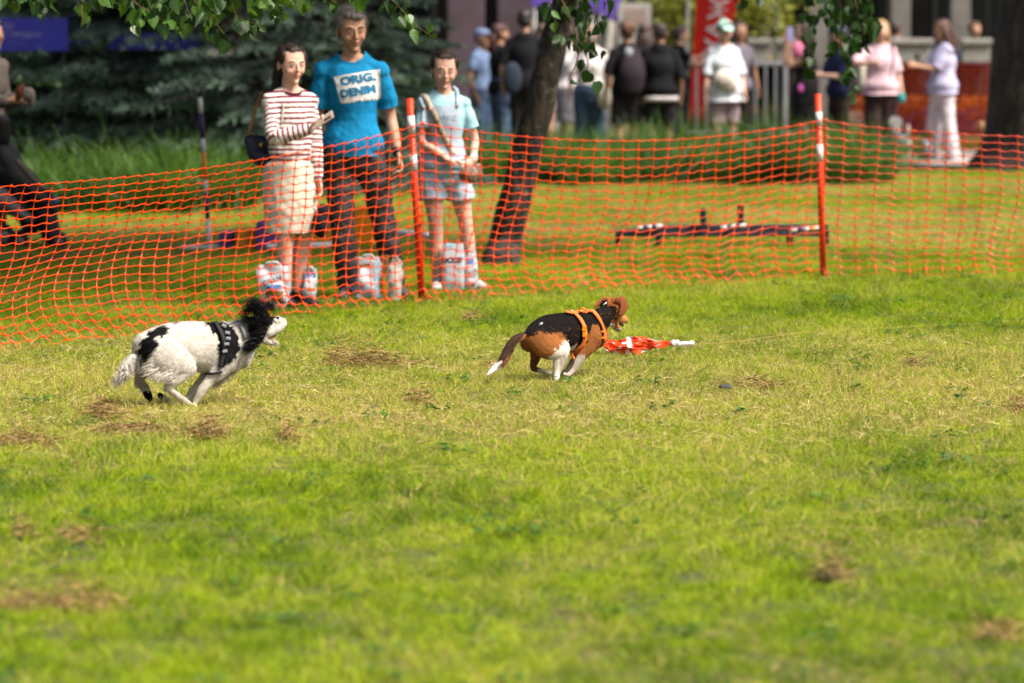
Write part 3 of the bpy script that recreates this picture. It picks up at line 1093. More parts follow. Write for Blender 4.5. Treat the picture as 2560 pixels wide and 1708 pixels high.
mt = thing('tree', tuple(G(830, 480)), 'upright near black tree trunk behind the man in the blue shirt', 'tree')
Ym = G(830, 480)[1]
cx = W(830, 50, Ym)[0]
trunk(mt, [[cx, Ym, -.05], [cx, Ym, .3], [cx, Ym, 1.5], [cx - .02, Ym, 3], [cx, Ym, 6.5]], [.25, .18, .165, .15, .05], BARK2, 10)
crown(mt, (cx, Ym, 5.2), (4.0, 4.0, 1.8), 17000, .20, 8, zmin=3.0)

# ------------------------------------------------------------------ blue spruces
NEED = mat('spruce_needles', (.012, .028, .020), .6, .35, 2.2, trans=.03, col2=(.21, .32, .25))
def spruce_mesh(seed, R=2.0, H=7.0):
    r = np.random.default_rng(seed)
    P, D, L, Wd = [], [], [], []
    limbs = []
    zs = list(np.arange(.10, 2.7, .30)) + list(np.arange(2.8, H - .3, .34))
    for ti, z in enumerate(zs):
        ln0 = R * (1 - z / H) ** .8
        low = z < 2.7
        nl = 15 if low else 7
        a0 = r.uniform(0, 6.28)
        for q in range(nl):
            a = a0 + q * 6.283 / nl + r.normal() * .12
            ln = ln0 * r.uniform(.72, 1.1)
            d = np.array([math.cos(a), math.sin(a), 0])
            sd = np.array([-d[1], d[0], 0])
            zz = z + r.normal() * .05
            m = 9
            t = np.linspace(0, 1, m)
            dz = .10 * ln * t - .42 * ln * t ** 2 + .22 * ln * t ** 3.5
            c = d * (ln * t)[:, None] + np.array([0, 0, 1]) * (zz + np.maximum(dz, -zz + .06 * (1 + t)))[:, None]
            limbs.append(tube(c[::2], np.linspace(.022, .006, 5), n=5, sub=1, cap=False))
            nt = 26 if low else 9
            for w in range(nt):
                tt = .22 + .78 * (w + r.random()) / nt
                base = np.array([np.interp(tt, t, c[:, i]) for i in range(3)])
                s = 1 if w % 2 else -1
                tl = (.16 + .34 * (1 - tt)) * ln * .42 + .06
                td = nrm(d * .75 + sd * s * (.8 if tt < .97 else .1) + np.array([0, 0, r.normal() * .12]))
                nn = 24 if low else 9
                u = r.random(nn)
                droop = np.stack([u * 0, u * 0, -.35 * tl * u * u], -1)
                p = base + td * (u * tl)[:, None] + droop
                dd = nrm(td * .8 + r.normal(size=(nn, 3)) * .55 + np.array([0, 0, .15]))
                P.append(p); D.append(dd)
                L.append(np.full(nn, .062 if low else .12)); Wd.append(np.full(nn, .012 if low else .05))
    P, D, L, Wd = np.vstack(P), np.vstack(D), np.concatenate(L), np.concatenate(Wd)
    V, Q, _ = ribbons(P, D, L, Wd, None, 1, rng=r)
    LVv, LFf = merge(limbs)
    tv, tf = tube([[0, 0, -.1], [0, 0, 3], [0, 0, H]], [.14, .1, .02], n=10, sub=3, cap=False)
    return np_mesh('foliage', V, Q, True, None, [NEED]), np_mesh('limbs', LVv, LFf, True, None, [BARK2]), np_mesh('trunk', tv, tf, True, None, [BARK2])
sp_data = spruce_mesh(5), spruce_mesh(17, 1.8)
def spruce(x, y, sc, rz, k, label):
    t = thing('blue_spruce', (x, y, 0), label, 'spruce', 'blue spruces behind the lawn')
    for nme, me in zip(('foliage', 'limbs', 'trunk'), sp_data[k]):
        o = bpy.data.objects.new(nme, me)
        C.objects.link(o); o.parent = t
        o.rotation_euler = (0, 0, rz); o.scale = (sc, sc, sc)
        if nme != 'trunk': o['kind'] = 'stuff'
def spx(px, Y): return W(px, 50, Y)[0]
spruce(spx(-60, 38.5), 38.5, 1.0, .4, 0, 'blue spruce at the left edge, behind the person with the pushchair')
spruce(spx(300, 38.6), 38.6, 1.05, 2.1, 1, 'broad blue spruce above the tall grass, left of the slalom pole')
spruce(spx(660, 38.0), 38.0, 1.0, 4.0, 0, 'blue spruce behind the woman in the striped top')
spruce(spx(950, 38.8), 38.8, .62, 1.2, 1, 'blue spruce behind the girl in dungarees, its boughs reaching towards the leaning tree')
# a dense dark belt behind the spruces
for i, (px, Y, c, w) in enumerate([(40, 45, (3, 1.2, 2.2), 5000), (480, 45.5, (3, 1.2, 2.2), 9000), (860, 45.5, (1.6, 1.0, 2.2), 6000)]):
    sh = thing('shrub', (spx(px, Y), Y, 0), ['dark shrub between spruces at the far left', 'dark shrub behind the slalom pole and spruces', 'dark shrub behind the man, between two spruces'][i], 'shrub')
    crown(sh, (spx(px, Y), Y, .55), (c[0] * .62, .7, .45), w, .09, 30 + i, LEAFD, zmin=.02)
YEL = mat('yellow_green_leaf', (.16, .19, .02), .5, .3, 5, trans=.4, col2=(.30, .30, .03))
for i, (px, py, Y, rr_, lab) in enumerate([(1690, 40, 55, (.5, .4, .6), 'yellow green shrub left of the red flag'), (1880, 10, 57, (.45, .4, .5), 'yellow green bush right of the red flag')]):
    p = W(px, py, Y)
    sh = thing('shrub', (p[0], Y, 0), lab, 'shrub')
    V, Fs = tube([[p[0], Y, 0], [p[0], Y, p[2]]], [.05, .03], n=8, sub=1); part('stem', V, Fs, BARK2, sh)
    crown(sh, p, rr_, 1500, .09, 50 + i, YEL, zmin=.5)
# ------------------------------------------------------------------ agility gear, bags, lure, banners, far buildings
GREYW = mat('white_pvc', (.66, .66, .66), .4, .06, 6)
PURP = mat('purple_tape', (.045, .018, .085), .4, .1, 6)
PURF = mat('purple_foam', (.13, .07, .26), .75, .08, 8, bump=.1, bscale=60)
ORT = mat('orange_tape', (.80, .24, .01), .4, .08, 6)
ORF = mat('orange_foam', (.75, .30, .01), .75, .08, 8, bump=.1, bscale=60)
DNAV = mat('dark_steel', (.010, .012, .022), .45, .15, 8, bump=.1, bscale=60)
Ys = G(520, 627)[1]
sp = thing('slalom_pole', tuple(W(523, 627, Ys) * [1, 1, 0]), 'tall striped white, purple and orange slalom pole on a white base bar', 'agility pole')
top, bot = W(500, 244, Ys), W(524, 622, Ys)
cols = [(0, .10, GREYW), (.10, .272, PURP), (.272, .362, GREYW), (.362, .545, ORT), (.545, .635, GREYW), (.635, .81, PURP), (.81, 1, GREYW)]
for a, b, m in cols:
    V, Fs = tube([top + (bot - top) * a, top + (bot - top) * b], [.0175] * 2, n=14, sub=1, cap=False)
    part('pole_section', V, Fs, m, sp)
V, Fs = tube([W(456, 622, Ys), W(605, 619, Ys)], [.026, .026], n=12, sub=1); part('base_bar', V, Fs, GREYW, sp)
V, Fs = tube([W(524, 632, Ys - .35) * [1, 1, 0] + [0, 0, .02], W(524, 620, Ys + .35) * [1, 1, 0] + [0, 0, .02]], [.02, .02], n=12, sub=1); part('foot_bar', V, Fs, GREYW, sp)
# foam blocks of the low jump
def block(px0, px1, py0, py1, Y, m, lab, name='foam_block', rot=.0, depth=.32):
    a, b = W(px0, py1, Y), W(px1, py0, Y)
    c = (a + b) / 2
    s = (b[0] - a[0], depth, b[2] - a[2])
    c[2] = max(c[2], s[2] / 2 + .002)
    t = bbox_bevel(c + [0, depth / 2, 0], s, rotz(rot), .018)
    o = part(name, t[0], t[1], m, None, smooth=False, at=[c[0], Y, c[2] - s[2] / 2])
    tag(o, lab, 'foam block', 'orange and purple foam blocks of the low jump')
block(547, 583, 582, 628, 28.3, PURF, 'small purple foam block at the left end, nearest the slalom pole')
block(584, 638, 575, 632, 28.2, ORF, 'square orange foam block beside the small purple one', rot=.1)
block(640, 692, 556, 632, 28.1, PURF, 'tall purple foam block next to the white skirt')
block(694, 740, 590, 630, 28.3, ORF, 'low orange foam block seen behind the bare legs of the woman in the skirt')
block(772, 838, 548, 628, 28.3, ORF, 'wide orange foam block between the woman and the man')
block(885, 940, 518, 616, 28.6, ORF, 'tall orange foam block seen between the legs of the man', rot=-.1)
def bar_thing(name, a, b, r, m, lab, cat, n=10):
    V, Fs = tube([a, b], [r, r], n=n, sub=1)
    o = part(name, V, Fs, m, None, at=[(a[0] + b[0]) / 2, (a[1] + b[1]) / 2, min(a[2], b[2]) - r])
    tag(o, lab, cat)
a = G(672, 634) + [0, 0, .03]; b = G(835, 630) + [0, 0, .03]
bar_thing('white_bar', a + [0, 0, .022], b + [0, 0, .022], .022, GREYW, 'white plastic bar lying in front of the orange block between woman and man', 'bar')
a = G(1000, 600) + [0, 0, .03]; b = G(1068, 606) + [0, 0, .03]
bar_thing('white_bar', a + [0, 0, .025], b + [0, 0, .025], .025, GREYW, 'white plastic bar lying behind the orange post nearest the girl', 'bar')
# dark frame on the lawn
Yh = G(1800, 622)[1]
hf = thing('ground_frame', tuple(G(1800, 622)), 'low dark steel frame with short legs and uprights on the grass behind the fence', 'agility frame')
def beam(n_, p0, p1, Y0, Y1, w, h):
    a, b = W(p0[0], p0[1], Y0), W(p1[0], p1[1], Y1)
    d = b - a
    L = np.linalg.norm(d)
    dx = d / L
    dz = np.array([0, 0, 1.0]) if abs(dx[2]) < .7 else np.array([0, 1.0, 0])
    dy = nrm(np.cross(dz, dx)); dz = np.cross(dx, dy)
    R = np.stack([dx, dy, dz], 1)
    V, Fs = bbox_bevel((a + b) / 2, (L, w, h), R, .006)
    part(n_, V, Fs, DNAV, hf, smooth=False)
beam('rail', (1652, 573), (2068, 570), Yh, Yh + .3, .05, .055)
beam('rail', (1540, 582), (1652, 573), Yh - .1, Yh, .05, .04)
beam('rail', (1560, 586), (2050, 586), Yh - .05, Yh + .2, .05, .03)
for p0, p1, w in (((1547, 578), (1545, 622), .05), ((1645, 580), (1646, 621), .045), ((1974, 582), (1975, 625), .05), ((2064, 572), (2064, 610), .045)):
    beam('leg', p0, p1, Yh, Yh, .045, w)
beam('upright', (1758, 570), (1757, 521), Yh, Yh, .045, .045)
beam('upright', (1852, 570), (1851, 512), Yh, Yh, .045, .045)
for (x0, x1, y, lab) in ((1596, 1652, 568, 'short striped pole laid across the left end of the dark frame'), (1806, 1862, 567, 'short striped pole laid across the middle of the dark frame'),
                         (1978, 2052, 573, 'striped pole with an orange band at the right end of the dark frame')):
    st = thing('striped_pole', tuple(W(x0, y, Yh - .1)), lab, 'agility pole', 'striped poles on the dark frame')
    seq = [GREYW, PURP, GREYW, ORT if x0 > 1900 else PURP, GREYW]
    for i, m in enumerate(seq):
        xa, xb = x0 + (x1 - x0) * i / 5, x0 + (x1 - x0) * (i + 1) / 5
        V, Fs = tube([W(xa, y + 2 - i, Yh - .06), W(xb, y + 1 - i, Yh - .06)], [.015] * 2, n=10, sub=1, cap=(i in (0, 4)))
        part('pole_section', V, Fs, m, st)

# ------------------------------------------------------------------ gift bags at the people's feet
BAGW = mat('white_bag_plastic', (.58, .60, .64), .28, .10, 9, bump=.5, bscale=14, trans=.25, spec=.5)
BAGC = mat('cream_bag', (.55, .52, .46), .35, .10, 9, bump=.4, bscale=16, trans=.2)
BAGB = mat('pale_blue_bag', (.36, .55, .66), .3, .10, 9, bump=.3, bscale=16, trans=.2)
DARKS = mat('dark_print', (.03, .035, .06), .6, .1, 10)
BLUES = mat('blue_print', (.05, .16, .42), .5, .1, 10)
BROWN = mat('brown_card', (.25, .12, .03), .6, .1, 10)
YELC = mat('yellow_card', (.70, .42, .04), .6, .1, 10)
VIEW = nrm([0, 1, -.05])
def bag(px0, px1, py0, py1, Y, label, m, seed, depth=.10, words=None, tape=None, handles=True, wr=.026):
    a, b = W(px0, py1, Y), W(px1, py0, Y)
    c = np.array([(a[0] + b[0]) / 2, Y, 0])
    w, h = b[0] - a[0], b[2] - max(a[2], 0)
    root = thing('gift_bag', tuple(c), label, 'bag', 'plastic gift bags standing on the grass')
    nu, nv = 40, 26
    th = np.linspace(0, 2 * math.pi, nu, endpoint=False)
    rows = []
    for k in range(nv):
        t = k / (nv - 1)
        sq = 4.0
        x = np.sign(np.cos(th)) * np.abs(np.cos(th)) ** (2 / sq)
        y = np.sign(np.sin(th)) * np.abs(np.sin(th)) ** (2 / sq)
        ws = w / 2 * (1 + .05 * math.sin(t * 5 + seed)) * (1 if t < .8 else 1 - .10 * (t - .8) * 5)
        ds = depth / 2 * (1 if t < .55 else 1 - .72 * (t - .55) / .45)
        rows.append(np.stack([c[0] + x * ws, Y + y * ds, np.full(nu, .004 + t * h * .93)], -1))
    V = np.vstack(rows)
    n1 = vnoise(V, 14, seed) * wr + vnoise(V, 34, seed + 2) * wr * .5
    cen = np.array([c[0], Y, 0]) * [1, 1, 0]
    out = nrm((V - cen) * [1, 2, 0])
    V = V + out * n1[:, None]
    V[:, 2] = np.maximum(V[:, 2] + vnoise(V, 9, seed + 3) * .012 * (V[:, 2] > h * .8), .003)
    i, j = np.meshgrid(np.arange(nv - 1), np.arange(nu), indexing='ij')
    k2 = (j + 1) % nu
    Q = np.stack([i * nu + j, i * nu + k2, (i + 1) * nu + k2, (i + 1) * nu + j], -1).reshape(-1, 4)
    V = np.vstack([V, [[c[0], Y, .003]]])
    T = np.array([[len(V) - 1, (q + 1) % nu, q] for q in range(nu)])
    part('sack', V, [Q, T], m, root)
    tr = BVHTree.FromPolygons(V.tolist(), Q.tolist())
    if handles:
        for s in (-1, 1):
            V2, F2 = tube([[c[0] - w * .25, Y + s * .01, h * .9], [c[0] - w * .22, Y + s * .02, h * .97], [c[0] + w * .1, Y + s * .02, h * .99], [c[0] + w * .25, Y + s * .01, h * .9]],
                          [(.007, .003)] * 4, s0=(0, 0, 1), n=6, sub=4)
            part('handle', V2, F2, m, root)
    for (txt, px, py, size, bold, mm, ang) in (words or []):
        V2, T2 = text_mesh(txt, size, bold)
        R = roty(ang)
        V2 = np.stack([V2[:, 0], V2[:, 1] * 0, V2[:, 1]], -1) @ R.T + W(px, py, Y)
        part('print', project(tr, V2, VIEW, .003), T2, mm, root)
    for (x0, x1, y0, y1, mm) in (tape or []):
        gx, gy = np.meshgrid(np.linspace(x0, x1, 8), np.linspace(y0, y1, 8), indexing='ij')
        P = np.array([W(x, y, Y) for x, y in zip(gx.ravel(), gy.ravel())])
        part('print', project(tr, P, VIEW, .0025), grid_faces(8, 8), mm, root)
    return root
bag(646, 722, 655, 775, 22.6, 'large crumpled white plastic bag left of the woman in the skirt', BAGW, 3, .14, [('GRAN', 682, 702, .042, .001, mat('grey_print', (.12, .12, .13), .6, .1, 10), -.35)],
    [(668, 705, 712, 722, BLUES), (664, 716, 727, 758, BROWN)])
bag(762, 792, 662, 762, 22.75, 'narrow white printed bag just right of the legs of the woman', BAGW, 5, .07, [('RIO', 777, 690, .035, .002, BLUES, 0)], [(770, 788, 720, 728, BROWN)])
bag(892, 952, 632, 748, 23.25, 'white and pale blue bag between the trouser legs of the man', BAGW, 7, .11, None, [(938, 950, 645, 744, BAGB), (900, 925, 660, 668, BROWN)], True)
bag(952, 972, 628, 744, 23.35, 'thin brown and yellow card bag in front of the right trouser leg of the man', BROWN, 8, .05, None, [(954, 970, 690, 742, YELC)], False, .004)
bag(974, 1003, 640, 756, 23.2, 'clear crinkled bag beside the first orange post', BAGC, 9, .07, None, None, True, .024)
bag(1106, 1160, 602, 730, 24.05, 'square white bag with black lettering in front of the girl', BAGW, 11, .10, [('OCCIF', 1130, 651, .045, .0025, DARKS, 0)], [(1113, 1131, 608, 620, BAGB)], False, .006)
bag(1163, 1192, 625, 732, 24.1, 'narrow crinkled white and blue bag by the right shin of the girl', BAGW, 13, .08, None, [(1168, 1184, 645, 660, BLUES)], True, .02)

# ------------------------------------------------------------------ the lure: a torn orange bag on a line
LOR = mat('lure_orange', (.90, .075, .012), .3, .08, 12, trans=.35, spec=.55)
LWH = mat('lure_white', (.75, .70, .70), .3, .06, 12, trans=.3)
lure = thing('lure_bag', tuple(G(1590, 885)), 'torn orange and white plastic bag dragged over the grass as lure', 'bag')
YL = G(1560, 893)[1]
nu, nv = 60, 26
u = np.linspace(0, 1, nu)[:, None].repeat(nv, 1)
v = np.linspace(0, 1, nv)[None].repeat(nu, 0)
px = 1500 + u * 192 + 14 * v * (1 - u)
wtop = 846 + 4 * np.sin(u * 9)
wbot = 868 + 26 * np.exp(-((u - .32) / .28) ** 2) - 4 * u
ytop = wtop + 6 * u
py = ytop + (np.maximum(wbot, ytop + 6) - ytop) * v
base = np.array([W(a, b, YL) for a, b in zip(px.ravel(), py.ravel())]).reshape(nu, nv, 3)
base[..., 2] = np.maximum(base[..., 2], .012)
bul = np.sin(np.pi * v) * .02 * (1 - u * .6)
base[..., 1] = YL + .05 * (1 - v) - bul
P = base.reshape(-1, 3)
P = P + np.stack([vnoise(P, 30, 1) * .006, vnoise(P * [1, 1, 2.5], 22, 2) * .03 + vnoise(P * [.5, 1, 2], 80, 6) * .014, vnoise(P, 34, 3) * .008], -1)
P[:, 2] = np.maximum(P[:, 2], .008)
fq = grid_faces(nu, nv)
uc, vc = u.reshape(-1)[fq].mean(1), v.reshape(-1)[fq].mean(1)
nz = vnoise(np.stack([uc * 5, vc * 1.6, uc * 0], -1), 2.6, 9)
white = (np.abs(uc - .34 + .10 * (vc - .5)) < .018 + .014 * nz) | ((vc > .90) & (uc > .12) & (uc < .40)) | (uc > .955) | ((vc < .10) & (nz > .1) & (uc > .3)) | ((vc > .78) & (uc > .14) & (uc < .36) & (nz > .25)) | ((nz > .45) & (uc < .6))
back = P + np.array([0, .006, -.002])
part('torn_sack', np.vstack([P, back]), np.vstack([fq, fq[:, ::-1] + len(P)]), [LOR, LWH], lure, midx=np.concatenate([white, white]).astype(int))
it = [sph(W(1684 + 5 * i, 858 + i * .3, YL), (.018 + .005 * math.sin(i * 2), .016, .014 + .004 * math.cos(i * 3))) for i in range(3)]
it += [sph(W(1699 + 6 * i, 861 - .4 * i, YL), (.016, .015, .010 + .004 * (i % 2))) for i in range(6)]
V, Fs = merge(it)
sc_ = Sculpt(); sc_.add((V, Fs))
V, Q = sc_.build(.003, 2)
V = V + vnormals(V, Q) * vnoise(V, 90, 3)[:, None] * .003
part('knot', V, Q, LWH, lure)
CORD = mat('straw_cord', (.38, .28, .06), .6, .1, 30)
V, Fs = tube([W(1733, 862, YL), W(1850, 853, YL + .2), [*G(2020, 845)[:2], .03], [*G(2350, 822)[:2], .02], [*G(2750, 800)[:2], .02]], .0013, n=5, sub=5)
o = part('line', V, Fs, CORD, lure)

# small dark thing and broad leaves lying on the grass
V, Q = Sculpt().ell(G(1812, 978) + [0, 0, .02], (.03, .03, .012)).ell(G(1822, 980) + [0, 0, .02], (.02, .02, .008)).build(.004, 2)
tag(part('dark_litter', V, Q, mat('litter', (.05, .05, .075), .4, .2, 40), None, at=G(1812, 978)), 'small dark bluish scrap lying in the grass right of the lure', 'litter')
BRD = mat('broad_leaf', (.05, .13, .02), .5, .25, 10, trans=.2)
WEEDL = np_mesh('leaf', LV * .030, LF, True, None, [BRD])
for i, (px_, py_) in enumerate([(2142, 978), (1530, 1295), (2395, 1005), (1850, 1040), (700, 1370)]):
    g = G(px_, py_)
    w = thing('weed', tuple(g), ['broad leaved dark weed on the lawn to the right of the dark scrap', 'dark green weed in the blurred lawn below the running beagle', 'small weed in the lawn near the right edge',
                                 'small weed below the dark scrap', 'dark weed in the blurred lawn at the left'][i], 'weed')
    for q in range(6):
        a = q * 1.05 + i
        d = Vector((math.cos(a), math.sin(a), .25 + .4 * (q % 3)))
        o = bpy.data.objects.new('leaf', WEEDL)
        C.objects.link(o); o.parent = w
        o.rotation_mode = 'QUATERNION'
        o.rotation_quaternion = d.to_track_quat('Y', 'Z')
        o.location = d.normalized() * .014 + Vector((0, 0, .012))
# a clod of turf
V, Q = Sculpt().ell(G(2062, 1458) + [0, 0, .02], (.030, .035, .016)).ell(G(2090, 1450) + [0, 0, .025], (.010, .012, .028)).build(.005, 2)
V = V + vnormals(V, Q) * vnoise(V, 60, 3)[:, None] * .008
tag(part('turf_clod', V, Q, mat('clod', (.055, .05, .02), .95, .4, 40), None, at=G(2062, 1458)), 'dark upturned clod in the blurred lawn at lower right', 'clod')

# ------------------------------------------------------------------ crowd barrier, flag, signs, tents
STEEL = mat('galvanised_steel', (.52, .52, .52), .4, .06, 10, metal=.3)
Yb_ = 50.5
cb = thing('crowd_barrier', tuple([W(1840, 150, Yb_)[0], Yb_, 0]), 'grey steel crowd barrier with upright bars behind the person in the mint cap', 'barrier')
x0, x1 = W(1692, 152, Yb_)[0], W(1990, 152, Yb_)[0]
zt = W(1840, 160, Yb_)[2]
def tb(n_, a, b, r, m=STEEL, par=None):
    V, Fs = tube([a, b], [r, r], n=10, sub=1); part(n_, V, Fs, m, par or cb)
tb('top_rail', [x0, Yb_, zt], [x1, Yb_, zt], .03)
tb('bottom_rail', [x0, Yb_, .22], [x1, Yb_, .22], .02)
tb('end_post', [x0, Yb_, 0], [x0, Yb_, zt], .028)
tb('end_post', [x1 - .14, Yb_, 0], [x1 - .14, Yb_, zt], .035)
me0 = None
n_b = 11
for i in range(1, n_b):
    x = x0 + (x1 - .14 - x0) * i / n_b
    if me0 is None:
        V, Fs = tube([[0, 0, .22], [0, 0, zt]], [.017, .017], n=8, sub=1)
        me0 = np_mesh('bar', V, Fs, True, None, [STEEL])
    o = bpy.data.objects.new('bar', me0); C.objects.link(o); o.parent = cb
    o.location = (x - cb.location[0], 0, 0)
REDF = mat('red_flag_cloth', (.78, .022, .012), .6, .05, 3, trans=.25)
WLET = mat('white_letter', (.72, .62, .62), .6, .05, 5)
Yf = 52.0
fl = thing('feather_flag', (W(1770, 50, Yf)[0], Yf, 0), 'tall red feather flag with white lettering behind the barrier', 'flag')
nu, nv = 30, 10
rows = []
for k in range(nu):
    t = k / (nu - 1)
    py_ = 345 - t * 900
    yy_ = min(1, max(0, (345 - py_) / 345))
    xl = 1722 + 18 * yy_ if py_ > 0 else 1740 + (-py_) * .03
    xr = 1780 + 30 * min(1, (345 - py_) / 260) + (40 * max(0, min(1, (120 - py_) / 120))) if py_ > -300 else 1850 - (-300 - py_) * .45
    for j in range(nv):
        s = j / (nv - 1)
        p = W(xl + (xr - xl) * s, py_, Yf)
        rows.append([p[0], Yf + .04 * math.sin(s * 5 + t * 6), p[2]])
FV = np.array(rows)
FV2 = FV + [0, .008, 0]
part('cloth', np.vstack([FV, FV2]), np.vstack([grid_faces(nu, nv), grid_faces(nu, nv)[:, ::-1] + len(FV)]), REDF, fl)
V, Fs = tube([[W(1722, 345, Yf)[0] - .02, Yf, 0], [W(1722, 345, Yf)[0] - .02, Yf, 1.8], [W(1750, -200, Yf)[0], Yf, 4.2]], [.02, .02, .01], n=8, sub=3); part('mast', V, Fs, GREYW, fl)
ftree = BVHTree.FromPolygons(FV.tolist(), grid_faces(nu, nv).tolist())
V2, T2 = text_mesh('ЖАЖ', .34, .006)
V2 = np.stack([V2[:, 1] * -1, V2[:, 1] * 0, V2[:, 0]], -1) @ roty(.12).T + W(1793, 75, Yf)
part('lettering', project(ftree, V2, nrm([0, 1, 0]), .012), T2, WLET, fl)

# white poster stand and purple awnings
PAPER = mat('poster_paper', (.55, .53, .48), .7, .05, 6)
PINKP = mat('poster_print', (.55, .33, .26), .7, .05, 6)
LILA = mat('purple_awning', (.20, .10, .62), .7, .08, 2, trans=.35)
GREYC = mat('grey_cloth', (.33, .31, .28), .9, .12, 4)
Yp = 54.0
ps = thing('poster_board', (W(1590, 50, Yp)[0], Yp, 0), 'off white printed poster board behind the boy with the black backpack', 'poster board')
p0, p1 = W(1545, 135, Yp), W(1628, 8, Yp)
V, Fs = bbox_bevel((p0 + p1) / 2, (p1[0] - p0[0], .03, p1[2] - p0[2]), None, .008); part('board', V, Fs, PAPER, ps, smooth=False)
for i in range(3):
    a, b = W(1560, 24 + i * 14, Yp - .02), W(1615, 30 + i * 14, Yp - .02)
    V, Fs = box((a + b) / 2, (abs(b[0] - a[0]), .004, abs(a[2] - b[2]))); part('print', V, Fs, PINKP, ps, smooth=False)
for s in (-1, 1):
    tb('leg', [ps.location[0] + s * .2, Yp + .02, 0], [ps.location[0] + s * .2, Yp + .02, p0[2] + .05], .015, GREYW, ps)
def cloth_quad(name, pts, Y, m, lab, cat, thick=.01, nu=14, nv=10, wob=.05, group=None):
    a, b, c_, d = [W(*p, Y) for p in pts]
    u, v = np.meshgrid(np.linspace(0, 1, nu), np.linspace(0, 1, nv), indexing='ij')
    u, v = u.ravel()[:, None], v.ravel()[:, None]
    P = (a * (1 - u) + b * u) * (1 - v) + (d * (1 - u) + c_ * u) * v
    P[:, 1] += wob * np.sin(u[:, 0] * 9 + v[:, 0] * 3)
    o = part(name, np.vstack([P, P + [0, thick, 0]]), np.vstack([grid_faces(nu, nv), grid_faces(nu, nv)[:, ::-1] + len(P)]), m, None, at=[P[:, 0].mean(), Y, P[:, 2].min()])
    tag(o, lab, cat, group)
    return o
def tent(x0, x1, Y, ztop, zedge, m, lab, px_edge=None):
    """pop-up awning: sloping cloth roof with a hanging valance on four posts"""
    c = (x0 + x1) / 2
    t = thing('awning', (c, Y, 0), lab, 'awning')
    d = 2.4
    V = np.array([[x0, Y, zedge], [x1, Y, zedge], [x1, Y + d, zedge], [x0, Y + d, zedge], [c, Y + d / 2, ztop]])
    V = np.vstack([V, V - [0, 0, .03]])
    T = np.array([[0, 1, 4], [1, 2, 4], [2, 3, 4], [3, 0, 4], [6, 5, 9], [7, 6, 9], [8, 7, 9], [5, 8, 9]])
    part('roof', V, T, m, t, smooth=False)
    for (a, b) in (((x0, Y), (x1, Y)), ((x1, Y), (x1, Y + d)), ((x0, Y), (x0, Y + d))):
        P = []
        for k in range(20):
            s = k / 19
            for z in (zedge, zedge - .28):
                P.append([a[0] + (b[0] - a[0]) * s + (.01 if z < zedge else 0) * math.sin(k * 2), a[1] + (b[1] - a[1]) * s, z])
        part('valance', np.array(P), grid_faces(20, 2), m, t, smooth=False)
    for x in (x0 + .04, x1 - .04):
        for y in (Y + .04, Y + d - .04):
            tb('post', [x, y, 0], [x, y, zedge], .02, GREYW, t)
p = W(1390, 10, 55)
tent(W(1330, 0, 57)[0], W(1402, 0, 57)[0] + 0, 57, 3.0, W(0, 10, 57)[2] + .26, LILA, 'purple awning edge just left of the leaning trunk')
# triangular purple sail beside the poster
def sail(pts, Y, m, lab):
    V = np.array([W(*p, Y) for p in pts])
    n = len(V)
    V2 = np.vstack([V, V + [0, .02, 0]])
    me = bpy.data.meshes.new('canopy_sail')
    b = V[0].copy(); b[2] = V[:, 2].min()
    me.from_pydata((V2 - b).tolist(), [], [list(range(n)), list(range(2 * n - 1, n - 1, -1))] + [[i, (i + 1) % n, n + (i + 1) % n, n + i] for i in range(n)])
    me.materials.append(m)
    o = bpy.data.objects.new('canopy_sail', me); C.objects.link(o); o.location = b
    tag(o, lab, 'canopy')
    return o
t = thing('canopy', (W(1500, 0, 56)[0], 56, 0), 'purple fabric canopy hanging above the crowd right of the leaning trunk', 'canopy')
V = np.array([W(*p, 56) for p in [(1440, -120), (1570, -120), (1568, -10), (1541, 52), (1500, 36), (1450, 4)]])
V2 = np.vstack([V, V + [0, .03, 0]]); n = len(V)
me_faces = [list(range(n)), list(range(2 * n - 1, n - 1, -1))] + [[i, (i + 1) % n, n + (i + 1) % n, n + i] for i in range(n)]
me = bpy.data.meshes.new('cloth'); me.from_pydata((V2 - np.array(t.location)).tolist(), [], me_faces); me.materials.append(LILA)
o = bpy.data.objects.new('cloth', me); C.objects.link(o); o.parent = t
tb('post', [W(1480, 0, 56)[0], 56.06, 0], [W(1480, 0, 56)[0], 56.06, 2.6], .03, GREYW, t)
o = cloth_quad('cloth_banner', [(1625, -60), (1650, -60), (1672, 70), (1640, 75)], 55, mat('white_cloth', (.62, .62, .62), .7, .05, 4, trans=.2), 'white fabric panel hanging right of the poster board', 'banner')
cloth_quad('cloth_banner', [(1500, 36), (1545, 60), (1548, 330), (1470, 330)], 57.5, GREYC, 'beige grey fabric wall behind the people in white tops', 'banner')

BLUE = mat('blue_banner', (.028, .028, .32), .6, .08, 3)
LTX = mat('banner_lettering', (.16, .15, .40), .6, .05, 5)
def banner(px0, px1, py0, py1, Y, lab, words=()):
    a, b = W(px0, py1, Y), W(px1, py0, Y)
    t = thing('blue_banner', ((a[0] + b[0]) / 2, Y, 0), lab, 'banner')
    V, Fs = bbox_bevel([(a[0] + b[0]) / 2, Y, (a[2] + b[2]) / 2], (b[0] - a[0], .03, b[2] - a[2]), None, .006)
    part('panel', V, Fs, BLUE, t, smooth=False)
    for x in (a[0] + .05, b[0] - .05):
        tb('post', [x, Y + .03, 0], [x, Y + .03, b[2]], .015, DNAV, t)
    for txt, px, py, s in words:
        V2, T2 = text_mesh(txt, s, .003)
        part('lettering', np.stack([V2[:, 0], V2[:, 1] * 0 - .018, V2[:, 1]], -1) + W(px, py, Y), T2, LTX, t)
